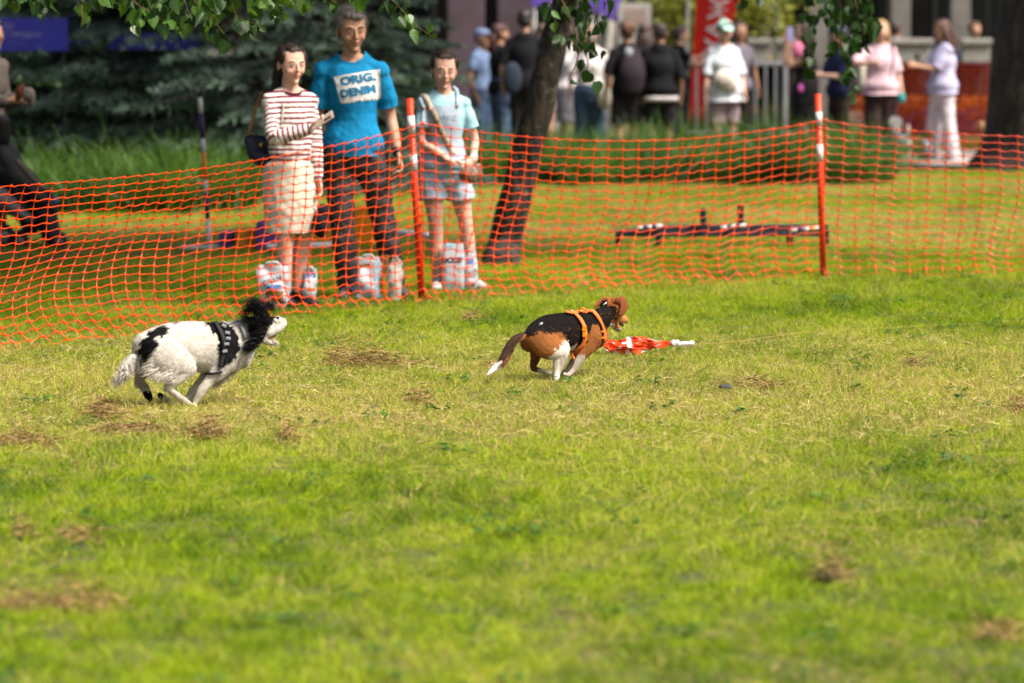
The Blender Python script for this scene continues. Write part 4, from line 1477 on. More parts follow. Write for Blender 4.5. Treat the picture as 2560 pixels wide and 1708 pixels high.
banner(-60, 170, 46, 128, 37.1, 'blue banner with pale lettering behind the spruces at the far left', [('А ДО', 12, 66, .07), ('ТАРТ ПРОДАЖ', 42, 88, .065), ('________', 40, 103, .04)])
banner(175, 225, 40, 150, 42.4, 'blue banner between spruce boughs next to the lettered one')
banner(272, 498, 84, 124, 37.5, 'wide blue banner behind the middle spruce')
RDS = mat('red_sign', (.75, .03, .01), .6, .1, 8)
t = thing('red_placard', (W(602, 90, 46)[0], 46, 0), 'small red placard seen through the spruce boughs left of the striped top', 'sign')
for x0_, x1_, y0_, y1_ in ((582, 622, 78, 112), (600, 616, 160, 176), (604, 628, 200, 224)):
    a, b = W(x0_, y1_, 46), W(x1_, y0_, 46)
    V, Fs = bbox_bevel((a + b) / 2, (b[0] - a[0], .03, b[2] - a[2]), None, .01); part('panel', V, Fs, RDS, t, smooth=False)
tb('post', [W(602, 90, 46)[0], 46.04, 0], [W(602, 90, 46)[0], 46.04, W(602, 78, 46)[2]], .02, GREYW, t)

# ------------------------------------------------------------------ the pavilion behind
WALLB = mat('dark_wall', (.030, .020, .018), .8, .2, 1.5, bump=.2, bscale=10)
WALLM = mat('mauve_wall', (.075, .05, .065), .8, .15, 1.5, bump=.2, bscale=10)
PILL = mat('grey_pillar', (.16, .15, .14), .8, .12, 3, bump=.2, bscale=12)
GLS = mat('dark_glass', (.012, .016, .018), .12, .2, 2, spec=.6)
YB = 63.0
pav = thing('pavilion', (2.5, YB, 0), 'long dark pavilion with grey pillars closing the park behind the crowd', 'building')
def pb(n_, x0, x1, y0, y1, z0, z1, m, par=None, bv=.02):
    V, Fs = bbox_bevel([(x0 + x1) / 2, (y0 + y1) / 2, (z0 + z1) / 2], (x1 - x0, y1 - y0, z1 - z0), None, bv)
    return part(n_, V, Fs, m, par or pav, smooth=False)
pb('wall', -26, 30, YB + 3, YB + 3.3, 0, 5.2, WALLB)
pb('roof', -26.5, 30.5, YB - .6, YB + 3.6, 5.2, 5.6, WALLM)
pb('plinth', -26, 30, YB - .2, YB + 3, 0, .18, PILL)
for px_ in (-1400, -700, -100, 560, 1165, 1290, 1412, 1925, 2045, 2250, 2400, 2900, 3500):
    x = W(px_, 50, YB)[0]
    w_ = .16 if px_ > 1900 else .3
    pb('pillar', x - w_, x + w_, YB - .1, YB + .2, .182, 5.198, PILL if px_ > 1900 or px_ < 1000 else WALLM)
for i, x in enumerate(np.arange(-24, 28, 2.6)):
    f = pb('window', x, x + 1.9, YB + 2.93, YB + 2.997, .9, 3.4, PILL)
    pb('pane', x + .08, x + .92, YB + 2.9, YB + 2.925, .98, 3.32, GLS, f, .004)
    pb('pane', x + .98, x + 1.82, YB + 2.9, YB + 2.925, .98, 3.32, GLS, f, .004)
# terrace wall: pale window-box ledges with people sitting behind
LEDG = mat('pale_ledge', (.31, .295, .27), .7, .08, 5, bump=.15, bscale=30)
Yt = 56.0
for i, (a_, b_, lab) in enumerate([(1868, 1928, 'pale window box ledge left end, behind the raised phone'), (1938, 2010, 'pale window box ledge beside the raised phone'),
                                   (2225, 2334, 'pale window box ledge between the woman in pink and the woman in lilac'), (2402, 2480, 'pale window box ledge right of the woman in lilac')]):
    xa, xb = W(a_, 100, Yt)[0], W(b_, 100, Yt)[0]
    lg = thing('planter_box', ((xa + xb) / 2, Yt, 0), lab, 'planter', 'pale planter boxes along the terrace')
    z0, z1 = W(0, 158, Yt)[2], W(0, 98, Yt)[2]
    V, Fs = bbox_bevel([(xa + xb) / 2, Yt + .15, (z1 + z0) / 2 - .02], (xb - xa - .05, .3, z1 - z0 - .06), None, .015); part('trough', V, Fs, LEDG, lg, smooth=False)
    V, Fs = bbox_bevel([(xa + xb) / 2, Yt + .15, z1 - .035], (xb - xa, .4, .08), None, .02); part('rim', V, Fs, LEDG, lg, smooth=False)
    V, Fs = box([(xa + xb) / 2, Yt + .33, z0 / 2 - .005], (xb - xa + .5, .02, z0 - .02)); part('added_dark_panel', V, Fs, WALLB, lg, smooth=False)  # dark panel added to give the darkness under the ledge
    for x in (xa + .06, xb - .06):
        V, Fs = box([x, Yt + .2, z0 / 2], (.06, .06, z0)); part('leg', V, Fs, DNAV, lg, smooth=False)
# flower bed and second orange fence beyond the path
FLO = mat('orange_flower', (.62, .16, .02), .7, .3, 9, trans=.2)
FLP = mat('purple_flower', (.16, .04, .16), .7, .3, 9, trans=.2)
r_ = np.random.default_rng(77)
def flowers(n, xa, xb, ya, yb, za, zb, m, lab, seed, s=.05):
    r = np.random.default_rng(seed)
    P = np.stack([r.uniform(xa, xb, n), r.uniform(ya, yb, n), za + (zb - za) * r.random(n)], -1)
    D = r.normal(size=(n, 3)) + [0, -.4, .8]
    V, Q, _ = ribbons(P, D, s, s * .7, None, 1, rng=r, taper=False)
    part('flowers', V, Q, m, None, kind='stuff', label=lab)
def pxx(px, Y): return W(px, 50, Y)[0]
flowers(2600, pxx(2150, 53), pxx(2520, 53), 52.0, 54.0, .35, .62, FLO, 'orange flowers behind the far orange fence', 1)
flowers(700, pxx(2150, 53), pxx(2520, 53), 51.8, 53.0, .2, .5, FLP, 'purple flowers in the bed behind the far fence', 2)
flowers(900, pxx(1690, 53), pxx(2010, 53), 51.6, 53.0, .1, .5, FLO, 'orange flowers seen through the crowd barrier', 3)
bed('tall_grass', pxx(1670, 52), pxx(2020, 52), 51.2, 52.8, 5500, .45, .75, 9, 'yellow green grass behind the crowd barrier')
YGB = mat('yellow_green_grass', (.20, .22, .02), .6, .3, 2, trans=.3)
bpy.data.objects[-1] if False else None
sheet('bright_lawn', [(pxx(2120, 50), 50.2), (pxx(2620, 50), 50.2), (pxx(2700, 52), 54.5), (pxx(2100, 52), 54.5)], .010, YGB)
sheet('painted_lit_lawn', [(-5.2, 35.9), (-2.0, 35.9), (-2.0, 37.0), (-5.2, 37.0)], .010, YGB)  # sunlit strip of lawn painted as a brighter yellow green sheet
fence2 = thing('far_mesh_fence', (pxx(2360, 51), 51.0, 0), 'second orange mesh fence, far off behind the two women on the path', 'fence')
fx0, fx1, fz = pxx(2125, 51), pxx(2560, 51), W(0, 158, 51)[2]
nu, nv = int((fx1 - fx0) / .08), int(fz / .06)
its = []
for i in range(nu + 1):
    x = fx0 + (fx1 - fx0) * i / nu
    its.append(box([x, 51 + .02 * math.sin(i), fz / 2], (.012, .004, fz)))
for j in range(nv + 1):
    its.append(box([(fx0 + fx1) / 2, 51, fz * j / nv], (fx1 - fx0, .003, .010)))
V, Fs = merge(its); part('net', V, Fs, NETM, fence2, smooth=False)
for x in (fx0, (fx0 + fx1) / 2, fx1):
    tb('pole', [x, 51.04, 0], [x, 51.04, fz + .08], .02, ORP, fence2)

# ------------------------------------------------------------------ pushchair at the left edge
BLKF = mat('black_fabric', (.010, .010, .012), .8, .15, 30, bump=.2, bscale=90)
TAUP = mat('taupe_fabric', (.12, .095, .075), .85, .12, 30, bump=.2, bscale=90)
GRYF = mat('grey_fabric', (.13, .125, .13), .85, .12, 30)
RUB = mat('black_rubber', (.018, .018, .018), .6, .1, 20)
Yc = 28.6
pc = thing('pushchair', tuple(G(75, 620)), 'black pushchair with taupe trim at the left edge of the lawn', 'pushchair')
def ptube(n_, pts, r, m, s0=(0, 1, 0), Y=Yc, n=12):
    P = [W(x, y, Y + d) if z is None else None for x, y, d, z in [(*p, 0, None) if len(p) == 2 else (*p, None) for p in pts]]
    V, Fs = tube(P, r, s0=s0, n=n, sub=5); return part(n_, V, Fs, m, pc)
s_ = Sculpt()
for pts, r in (([(-60, 400), (0, 420), (60, 455), (110, 500)], [.14, .13, .10, .07]), ([(20, 400), (50, 480), (70, 540)], [.10, .10, .08])):
    s_.tube([W(x, y, Yc + .1) for x, y in pts], [(.22, q) for q in r], s0=(0, 1, 0), n=14)
V, Q = s_.build(.012, 5); part('hood', V, Q, BLKF, pc)
s_ = Sculpt().tube([W(70, 470, Yc + .1), W(112, 530, Yc + .1), W(128, 590, Yc + .1), W(135, 606, Yc + .1)], [(.2, .05), (.2, .075), (.18, .07), (.16, .03)], s0=(0, 1, 0), n=14)
V, Q = s_.build(.012, 4); part('seat', V, Q, BLKF, pc)
V, Q = Sculpt().tube([W(-40, 480, Yc), W(10, 500, Yc), W(60, 535, Yc)], [(.2, .09), (.2, .10), (.18, .05)], s0=(0, 1, 0), n=14).build(.012, 4); part('basket', V, Q, GRYF, pc)
for dy in (-.18, .25):
    ptube('frame', [(45, 405, dy), (75, 440, dy), (105, 470, dy), (128, 480, dy)], [.022] * 4, TAUP)
    ptube('frame', [(128, 480, dy), (100, 540, dy), (20, 600, dy)], [.014] * 3, BLKF)
    for cx_, cy_, r in ((8, 596, .075), (50, 606, .05), (148, 606, .045)):
        c = W(cx_, cy_, Yc + dy * .8); c[2] = r + .015
        t = np.linspace(0, 6.283, 21)
        V, Fs = tube(np.stack([c[0] + np.cos(t) * r, c[1] + t * 0, c[2] + np.sin(t) * r], -1), .015, s0=(0, 1, 0), n=8, sub=1, cap=False)
        w = part('wheel', V, Fs, RUB, pc, at=c)
        V, Fs = tube([c - [0, .012, 0], c + [0, .012, 0]], [r * .7] * 2, n=14, sub=1); part('rim', V, Fs, GRYF, w)
V, Q = Sculpt().ell(W(139, 500, Yc - .15), (.022, .02, .03)).build(.006, 1); part('toy', V, Q, mat('blue_plastic', (.06, .18, .42), .4, .1, 20), pc)
# ------------------------------------------------------------------ people
SK = {'fair': (.56, .33, .235), 'tan': (.42, .225, .14), 'pink': (.62, .36, .27)}
HAIRM = mat('hair', 'Col', .5, .45, 160, bump=.3, bscale=300, spec=.4)
SKINM = mat('skin', 'Col', .48, .07, 40, bump=.12, bscale=220, spec=.4)
EYEW = mat('eye_white', (.40, .31, .27), .25, .04, 10)
EYED = mat('eye_iris', (.025, .015, .01), .15, .1, 10, spec=.7)
BROW = mat('eyebrow', (.13, .075, .055), .8, .1, 80)
CLOTH = {}
def cloth(name, col, rough=.85, bs=160, var=.07, bump=.25, **k):
    return mat(name, col, rough, var, 12, bump=bump, bscale=bs, spec=.2, **k)
def ik(a, t, l1, l2, hint):
    d = t - a
    D = np.linalg.norm(d)
    D2 = min(D, (l1 + l2) * .999)
    d = d / D
    x = (l1 * l1 - l2 * l2 + D2 * D2) / (2 * D2)
    h = math.sqrt(max(0, l1 * l1 - x * x))
    n = hint - (hint @ d) * d
    n = n / (np.linalg.norm(n) + 1e-9)
    return a + d * x + n * h, a + d * D2
def hand(sc, w, fd, pn, side, k=1.0, curl=.35, spread=.12):
    """palm, five unequal fingers and a thumb leaving the palm's side. fd: finger direction, pn: palm normal"""
    fd = nrm(fd); pn = nrm(pn - (pn @ fd) * fd)
    sd = nrm(np.cross(fd, pn)) * side            # towards the thumb
    P = lambda f, s, p: w + (fd * f + sd * s + pn * p) * k
    sc.tube([P(-.02, 0, 0), P(.03, 0, 0), P(.085, 0, .0)], [(.026 * k, .019 * k), (.035 * k, .016 * k), (.038 * k, .013 * k)], s0=sd, n=10, sub=2)
    for s, L in ((.030, .070), (.010, .078), (-.010, .072), (-.029, .056)):
        a = curl
        p = [P(.065, s * .95, 0)]
        ang = 0
        pos = np.array([.085, s, 0])
        p.append(P(*pos))
        for seg, da in ((.42, a), (.32, a * 1.4), (.26, a)):
            ang += da
            pos = pos + np.array([math.cos(ang) * L * seg, s * spread * seg, math.sin(ang) * L * seg])
            p.append(P(*pos))
        sc.tube(p, [.0095 * k, .0095 * k, .009 * k, .0085 * k, .0072 * k], s0=sd, n=8, sub=2)
    sc.tube([P(.0, .022, .004), P(.03, .042, .012), P(.058, .052, .022), P(.082, .050, .032)], [.014 * k, .0125 * k, .0105 * k, .008 * k], s0=pn, n=8, sub=2)
def person(px, Y, h, yaw, label, skin='fair', hair=('short', (.03, .02, .015)), sex='m', top=None, bottom=None, shoes=(.03, .03, .03),
           arms=None, feet=None, head=(0, 0, 0), lean=(0, 0), vox=.012, fat=1.0, detail=False, cap=None, seat=None, group='people in the crowd beyond the lawn', child=1.0, ground=None, seed=1, smile=False, bare=False):
    """yaw in degrees: 0 faces the camera, 90 faces picture right, 180 faces away.
    arms: ((x,y,z) hand target per side, elbow hint) in body space (+x viewer right when facing camera, -y forward), metres for 1.75 m"""
    k = h / 1.75
    bx = W(px, 50, Y)[0]
    base = np.array([bx, Y, 0.0])
    Rz = rotz(math.radians(yaw))
    def B(p): return base + (Rz @ (np.asarray(p, float) * k))
    def Bd(p): return Rz @ np.asarray(p, float)
    t = thing('person', tuple(base), label, 'person', group)
    sw = .176 if sex == 'm' else .158
    hwid = .088 if sex == 'm' else .092
    sw *= child ** .3
    lx, ly = lean
    skc = np.array(SK[skin])
    s0 = Bd((1, 0, 0))
    zoff = 0 if seat is None else seat
    if bare: pass
    sp = [((0 + lx * .0, 0, .86), (.145 * fat, .10 * fat)), ((lx * .1, 0, .95), (.155 * fat, .112 * fat)), ((lx * .35, ly * .3, 1.08), (.132 * fat, .10 * fat ** 1.5)),
          ((lx * .7, ly * .6, 1.24), (.148 * fat, .115 * fat)), ((lx, ly, 1.35), (sw * .90, .098)), ((lx, ly + .005, 1.405), (sw * .66, .076)), ((lx, ly + .005, 1.445), (.062, .058)), ((lx, ly - .005, 1.54), (.052, .055))]
    if sex == 'f':
        sp[2] = (sp[2][0], (.118 * fat, .092 * fat ** 1.5)); sp[1] = (sp[1][0], (.160 * fat, .115 * fat))
        sp[3] = (sp[3][0], (.135 * fat, .118 * fat))
    body = Sculpt()
    def dn(v): return np.asarray(v, float) * k
    body.tube([B((p[0], p[1], p[2] + zoff)) for p, r in sp], [dn(r) for p, r in sp], s0=s0, n=18)
    sh = {s: np.array([lx + s * sw, ly + .005, 1.375 + zoff]) for s in (-1, 1)}
    body.tube([B(sh[-1] + [.01, 0, .002]), B((lx, ly, 1.435 + zoff)), B(sh[1] + [-.01, 0, .002])], [.042 * k, .052 * k, .042 * k], s0=Bd((0, 0, 1)), n=12)
    J = {'B': B, 'Bd': Bd, 'k': k, 'base': base, 'Rz': Rz, 'thing': t, 'sh': sh}
    arms = arms or {-1: dict(), 1: dict()}
    for s in (-1, 1):
        a = arms.get(s, {})
        tgt = np.array(a.get('to', (s * .25, -.06, .86)))
        if 'world' in a:
            tgt = (Rz.T @ (np.asarray(a['world']) - base)) / k
        hint = np.array(a.get('hint', (s * .5, .8, -.3)))
        l1, l2 = .285, .255
        el, wr = ik(sh[s], tgt, l1, l2, hint)
        J['el', s], J['wr', s] = el, wr
        ua = .043 if sex == 'm' else .036
        body.tube([B(sh[s]), B(sh[s] * .5 + el * .5), B(el), B(el * .6 + wr * .4), B(wr)], np.array([ua + .006, ua, ua * .84, ua * .84, ua * .6]) * k * (fat ** .5), s0=Bd((0, -1, 0)), n=12)
        fd = nrm(wr - el)
        fd = np.array(a['fdir']) if 'fdir' in a else fd
        pn = np.array(a.get('palm', (-s, -.3, 0)))
        sd = nrm(np.cross(nrm(fd), nrm(pn)))
        thumb = 1 if sd @ np.array(a.get('thumb', (0, -1, .2))) > 0 else -1
        hk = k * (.96 if sex == 'm' else .88)
        hand(body, B(wr), Bd(fd), Bd(pn), thumb, hk, a.get('curl', .35))
        J['hand', s] = B(wr) + Bd(nrm(fd)) * .08 * hk
    feet = feet or {-1: (-.10, 0, .07), 1: (.10, 0, .07)}
    for s in (-1, 1):
        hp = np.array([s * hwid, 0, .90 + zoff])
        ft = np.array(feet[s][:3], float)
        kn, an = ik(hp, ft, .416, .416, np.array(feet[s][3]) if len(feet[s]) > 3 else np.array([0, -1, 0.0]))
        J['hp', s], J['kn', s], J['an', s] = hp, kn, an
        lf = 1.0 if sex == 'm' else 1.02
        body.tube([B(hp), B(hp * .5 + kn * .5), B(kn), B(kn * .68 + an * .32 + [0, .012, 0]), B(kn * .3 + an * .7), B(an)], np.array([.088, .074, .052, .054, .040, .036]) * k * lf * fat ** .4, s0=s0, n=14)
        tox = .3 * s
        body.tube([B(an + [0, .03, -.02]), B(an + [0, -.03, -.035]), B(an + [tox * .1, -.13, -.05])], np.array([.034, .034, .022]) * k, s0=s0, n=10)
        J['toe', s] = an + np.array([tox * .1, -.13, -.05])
    # head
    hy, hp_, hr = [math.radians(v) for v in head]
    HR = Rz @ rotz(hy) @ rotx(hp_) @ roty(hr)
    kh = k * 1.10 * (1.0 if child == 1 else child ** -.45)
    hc = B((lx, ly - .022, 1.612 + zoff)) + HR @ np.array([0, 0, .0])
    def Hh(p): return hc + HR @ (np.asarray(p, float) * kh)
    hx = HR @ np.array([1.0, 0, 0])
    def he(c, r): body.ell(Hh(c), np.asarray(r, float) * kh, HR)
    he((0, .018, .033), (.074, .092, .081))
    kw = kh * (1.0 if sex == 'm' else 1.05)
    body.tube([Hh((0, -.020, .045)), Hh((0, -.030, 0)), Hh((0, -.036, -.045)), Hh((0, -.046, -.081 if sex == 'm' else -.072))], [(.070 * kw, .058 * kh), (.070 * kw, .056 * kh), (.061 * kw, .050 * kh), (.033 * kw, .032 * kh)], s0=hx, n=16)
    body.tube([Hh((0, .02, -.03)), B((lx, ly, 1.46 + zoff))], [.050 * k * (1 if sex == 'm' else .86), .052 * k * (1 if sex == 'm' else .86)], s0=s0, n=12)
    if detail or True:
        body.tube([Hh((0, -.086, .022)), Hh((0, -.097, -.002)), Hh((0, -.106, -.022))], np.array([.0075, .0090, .0115]) * kh * (.92 if sex == 'm' else .8), s0=hx, n=8, sub=2)
    for s in (-1, 1):
        he((s * .078, .012, -.002), (.009, .019, .031))
        if detail:
            he((s * .0095, -.093, -.024), (.0065, .008, .006))
            he((s * .037, -.058, -.026), (.025, .024, .025))
            body.tube([Hh((s * .012, -.080, .030)), Hh((s * .032, -.080, .034)), Hh((s * .052, -.062, .028))], [(.006 if sex == 'm' else .004) * kh] * 3, s0=hx, n=8, sub=2)
    if detail:
        body.tube([Hh((-.023, -.078, -.048)), Hh((0, -.088, -.045)), Hh((.023, -.078, -.048))], [.004 * kh, .0068 * kh, .004 * kh], s0=(0, 0, 1), n=8, sub=3)
        body.tube([Hh((-.019, -.077, -.057)), Hh((0, -.086, -.060)), Hh((.019, -.077, -.057))], [.004 * kh, .0078 * kh, .004 * kh], s0=(0, 0, 1), n=8, sub=3)
        he((0, -.068, -.092), (.020, .016, .014))
    V, Q = body.build(vox, 3 if detail else 4)
    L = ((V - hc) @ HR) / kh
    cols = np.tile(skc, (len(V), 1))
    inface = (L[:, 1] < -.03) & (L[:, 2] > -.11) & (L[:, 2] < .1)
    def blob(c, r): return np.exp(-(((L - np.array(c)) / np.array(r)) ** 2).sum(1))
    ms = blob((0, -.086, -.052), (.021, .02, .0085)) * inface
    lip = np.array((.50, .10, .09)) if sex == 'f' else np.array((.34, .13, .10))
    cols = cols * (1 - ms[:, None] * .85) + lip * ms[:, None] * .85
    ck = (blob((.04, -.065, -.018), (.02, .03, .018)) + blob((-.04, -.065, -.018), (.02, .03, .018)) + blob((0, -.1, -.02), (.013, .02, .012))) * inface
    cols = cols * (1 - .25 * ck[:, None]) + np.array((.58, .20, .15)) * .25 * ck[:, None]
    bo = part('body', V, Q, SKINM, t, cols=cols)
    J['bodyV'], J['bodyQ'] = V, Q
    if detail:
        for s in (-1, 1):
            v, f = sph(Hh((s * .031, -.0765, .010)), np.array((.0122, .0098, .0036)) * kh, HR, 12, 8); e = part('eye', v, f, EYEW, t)
            v, f = sph(Hh((s * .031 + J.get('gaze', .003), -.084, .0085)), np.array((.0044, .0042, .0040)) * kh, HR, 10, 6); part('iris', v, f, EYED, e)
            v, f = tube([Hh((s * .016, -.083, .0125)), Hh((s * .031, -.0885, .0180)), Hh((s * .047, -.078, .0125))], [.0009 * kh, .0014 * kh, .0009 * kh], s0=(0, 0, 1), n=6, sub=3)
            part('eyelid', v, f, BROW, t)
            v, f = tube([Hh((s * .015, -.089, .030)), Hh((s * .032, -.089, .0365)), Hh((s * .051, -.070, .031))], [(.0018 * kh, .0024 * kh), (.0018 * kh, .0026 * kh), (.0012 * kh, .0012 * kh)], s0=hx, n=6, sub=3)
            part('eyebrow', v, f, BROW, t)
        cz = .005 if smile else 0
        v, f = tube([Hh((-.023, -.081, -.0525 + cz)), Hh((0, -.0925, -.0530)), Hh((.023, -.081, -.0525 + cz))], [.0010 * kh, (.0018 if smile else .0012) * kh, .0010 * kh], s0=(0, 0, 1), n=6, sub=3)
        part('mouth', v, f, mat('mouth_line', (.26, .06, .045), .6, .1, 50), t)
    J['Hh'], J['HR'], J['kh'] = Hh, HR, kh
    # hair
    kind, hcol = hair
    hs = Sculpt()
    def ha(c, r): hs.ell(Hh(c), np.asarray(r, float) * kh, HR)
    if kind != 'bald':
        ha((0, .030, .052), (.079, .088, .076)); ha((0, .040, .01), (.078, .078, .07))
        ha((.0, -.035, .088) if kind in ('short', 'curly') else (0, -.022, .092), (.052, .042, .030))
        if kind == 'short':
            for s in (-1, 1): ha((s * .064, -.005, .045), (.017, .045, .04))
            ha((.015, -.052, .088), (.045, .03, .022))
        if kind == 'curly':
            r = np.random.default_rng(seed)
            for _ in range(26):
                d = nrm(r.normal(size=3) + [0, .35, .7]); c = np.array([0, .02, .045]) + d * [.075, .09, .08]
                ha(c, (.028, .028, .026))
        if kind in ('long', 'tied', 'bun'):
            for s in (-1, 1):
                ha((s * .064, -.006, .052), (.021, .045, .045))
                if kind == 'long':
                    hs.tube([Hh((s * .062, .0, .04)), Hh((s * .075, .01, -.05)), Hh((s * .078, .03, -.14)), Hh((s * .06, .05, -.24))], [(.03 * kh, .035 * kh), (.03 * kh, .045 * kh), (.03 * kh, .04 * kh), (.012 * kh, .02 * kh)], s0=hx, n=10)
            if kind == 'long':
                hs.tube([Hh((0, .07, .03)), Hh((0, .095, -.06)), Hh((0, .10, -.18)), Hh((0, .10, -.30))], [(.07 * kh, .035 * kh), (.085 * kh, .04 * kh), (.08 * kh, .035 * kh), (.03 * kh, .015 * kh)], s0=hx, n=12)
            if kind == 'tied':
                ha((0, .055, -.02), (.072, .07, .07))
                hs.tube([Hh((0, .10, .0)), Hh((-.02, .115, -.06)), Hh((-.03, .10, -.16)), Hh((-.035, .08, -.24))], [(.045 * kh, .035 * kh), (.042 * kh, .035 * kh), (.035 * kh, .03 * kh), (.01 * kh, .01 * kh)], s0=hx, n=10)
            if kind == 'bun':
                ha((0, .055, -.015), (.070, .068, .062)); ha((0, .115, .045), (.038, .034, .036))
        V, Q = hs.build(max(.004, vox * .6), 2)
        N = vnormals(V, Q)
        Lh = ((V - hc) @ HR) / kh
        V = V + N * (vnoise(Lh * [1.6, 1, .45], 70, seed)[:, None] * .0035 + vnoise(Lh, 30, seed + 4)[:, None] * .003) * kh
        hcols = np.array(hcol) * (1 + .35 * vnoise(Lh * [1.5, 1, .4], 60, seed + 2))[:, None]
        ho = part('hair', V, Q, HAIRM, t, cols=np.clip(hcols, 0, 1))
        if detail:
            r = np.random.default_rng(seed)
            p, nn = surf_sample(V, Q, 5200, r)
            lp = ((p - hc) @ HR) / kh
            if kind == 'short':
                fl_ = nrm(nn * .7 + HR @ np.array([0, -.2, .35]) + r.normal(size=p.shape) * .35)
                ln = r.uniform(.012, .028, len(p)) * kh
            else:
                g = np.stack([np.sign(lp[:, 0]) * .2, np.full(len(p), .8), -.75 * np.ones(len(p))], -1) @ HR.T
                fl_ = nrm(g - (g * nn).sum(1)[:, None] * nn + nn * .10 + r.normal(size=p.shape) * .12)
                ln = r.uniform(.02, .05, len(p)) * kh
            cc = np.clip(np.array(hcol) * (1 + r.normal(size=(len(p), 1)) * .35), .002, 1)
            V2, Q2, c2 = ribbons(p, fl_, ln, .0016, nn * -.01, 2, rng=r, cols=cc)
            part('strands', V2, Q2, HAIRM, ho, cols=c2, kind='stuff')
    if cap:
        cs = Sculpt()
        cs.ell(Hh((0, .012, .058)), np.array((.084, .100, .070)) * kh, HR)
        ct_ = HR @ rotx(.18)
        cs.ell(Hh((0, -.095, .060)), np.array((.066, .062, .012)) * kh, ct_)
        V, Q = cs.build(max(.005, vox * .7), 3)
        Lh = ((V - hc) @ HR) / kh
        keep = Lh[Q].mean(1)[:, 2] > .018
        part('cap', V, Q[keep], cloth('cap_%d' % seed, cap), t)
    # clothes
    def fab(sc, name, m, wr=.004, sc1=11, vx=None, cut=None, sm=3, cols=None, neck=None, cuts=()):
        V, Q = sc.build(vx or max(.006, vox * .8), sm)
        cc_ = V[Q].mean(1)
        kp = np.ones(len(Q), bool)
        for cp, cn, cr in cuts:
            al = (cc_ - cp) @ cn
            kp &= ~((al > 0) & (al < max(.14 * k, cr * .9)) & (np.linalg.norm(cc_ - cp - al[:, None] * cn, axis=1) < cr))
        Q = Q[kp]
        N = vnormals(V, Q)
        l = (V - base) @ Rz
        d = vnoise(l * [1.0, 1.0, 2.0] + [[0, 0, 0]], sc1, seed) * wr + vnoise(l * [1.6, 1, 1.2] + l[:, [2, 0, 1]] * .5, sc1 * 2.2, seed + 3) * wr * .55
        V = V + N * d[:, None]
        if neck is not None:
            Q = Q[np.linalg.norm(V[Q].mean(1) - neck[0], axis=1) > neck[1]]
        c = cols(V) if cols else None
        o = part(name, V, Q, m, t, cols=c)
        J[name] = (V, Q, o)
        return o
    J['fab'] = fab
    cuts = []
    if top:
        z0 = top.get('hem', .86)
        loose = top.get('loose', .014)
        sl = top.get('sleeve', .75)
        g = Sculpt()
        pts, rr = [], []
        for (p, r) in sp:
            if p[2] > 1.42: break
            if p[2] >= z0 - .02:
                ex = loose + (.020 if p[2] < 1.0 else 0) if p[2] < 1.3 else min(loose, .016)
                pts.append(B((p[0], p[1], p[2] + zoff))); rr.append(((r[0] + ex) * k, (r[1] + ex) * k))
        if z0 < .86:
            pts.insert(0, B((0, 0, z0 + zoff))); rr.insert(0, ((.165 * fat + loose + .022) * k, (.12 * fat + loose + .022) * k))
        elif sp[1][0][2] < z0 < 1.24:
            pts.insert(0, B((lx * .3, ly * .3, z0 + zoff))); rr.insert(0, ((.135 * fat + loose) * k, (.105 * fat + loose) * k))
        if z0 < .9:
            cuts.append((pts[0], np.array([0, 0, -1.0]), .5 * k))
            pts.insert(0, pts[0] - [0, 0, .05 * k]); rr.insert(0, rr[0])
        g.tube(pts, rr, s0=s0, n=20)
        for s in (-1, 1): g.ell(B(sh[s] + [-s * .008, 0, -.006]), np.array([1, 1, 1]) * ((.047 if sex == 'm' else .040) + .018) * k)
        g.tube([B(sh[-1] + [.01, 0, -.005]), B((lx, ly, 1.425 + zoff)), B(sh[1] + [-.01, 0, -.005])], np.array([.053, .062, .053]) * k, s0=Bd((0, 0, 1)), n=12)
        for s in (-1, 1):
            el, wr_ = J['el', s], J['wr', s]
            sll = top.get('slr', sl) if s > 0 else sl
            path = [sh[s] + np.array([-s * .03, 0, .0])]
            ua = (.047 if sex == 'm' else .040)
            ls = min(loose, .032)
            rs = [ua + .013]
            if sll <= 1:
                e = sh[s] + (el - sh[s]) * sll
                path += [sh[s] + (el - sh[s]) * sll * .5, e]; rs += [ua + .010 + ls * .35, ua + .004 + ls * .75]
                dd = nrm(el - sh[s]); cuts.append((B(e), Bd(dd), .070 * k)); path.append(e + dd * .03); rs.append(rs[-1])
            else:
                e = el + (wr_ - el) * (sll - 1)
                path += [sh[s] * .5 + el * .5, el, el * .5 + e * .5, e]; rs += [ua + .010, ua * .95 + ls * .8, ua * .85 + ls * .8, ua * .72 + ls * .6]
            g.tube([B(p) for p in path], np.array(rs) * k, s0=Bd((0, -1, 0)), n=14)
        fab(g, top.get('name', 'shirt'), top['mat'], top.get('wr', .004), vx=top.get('vx'), cols=top.get('cols'), neck=(B((lx, ly - .012, 1.468 + zoff)), top.get('neck', .074) * k), cuts=cuts)
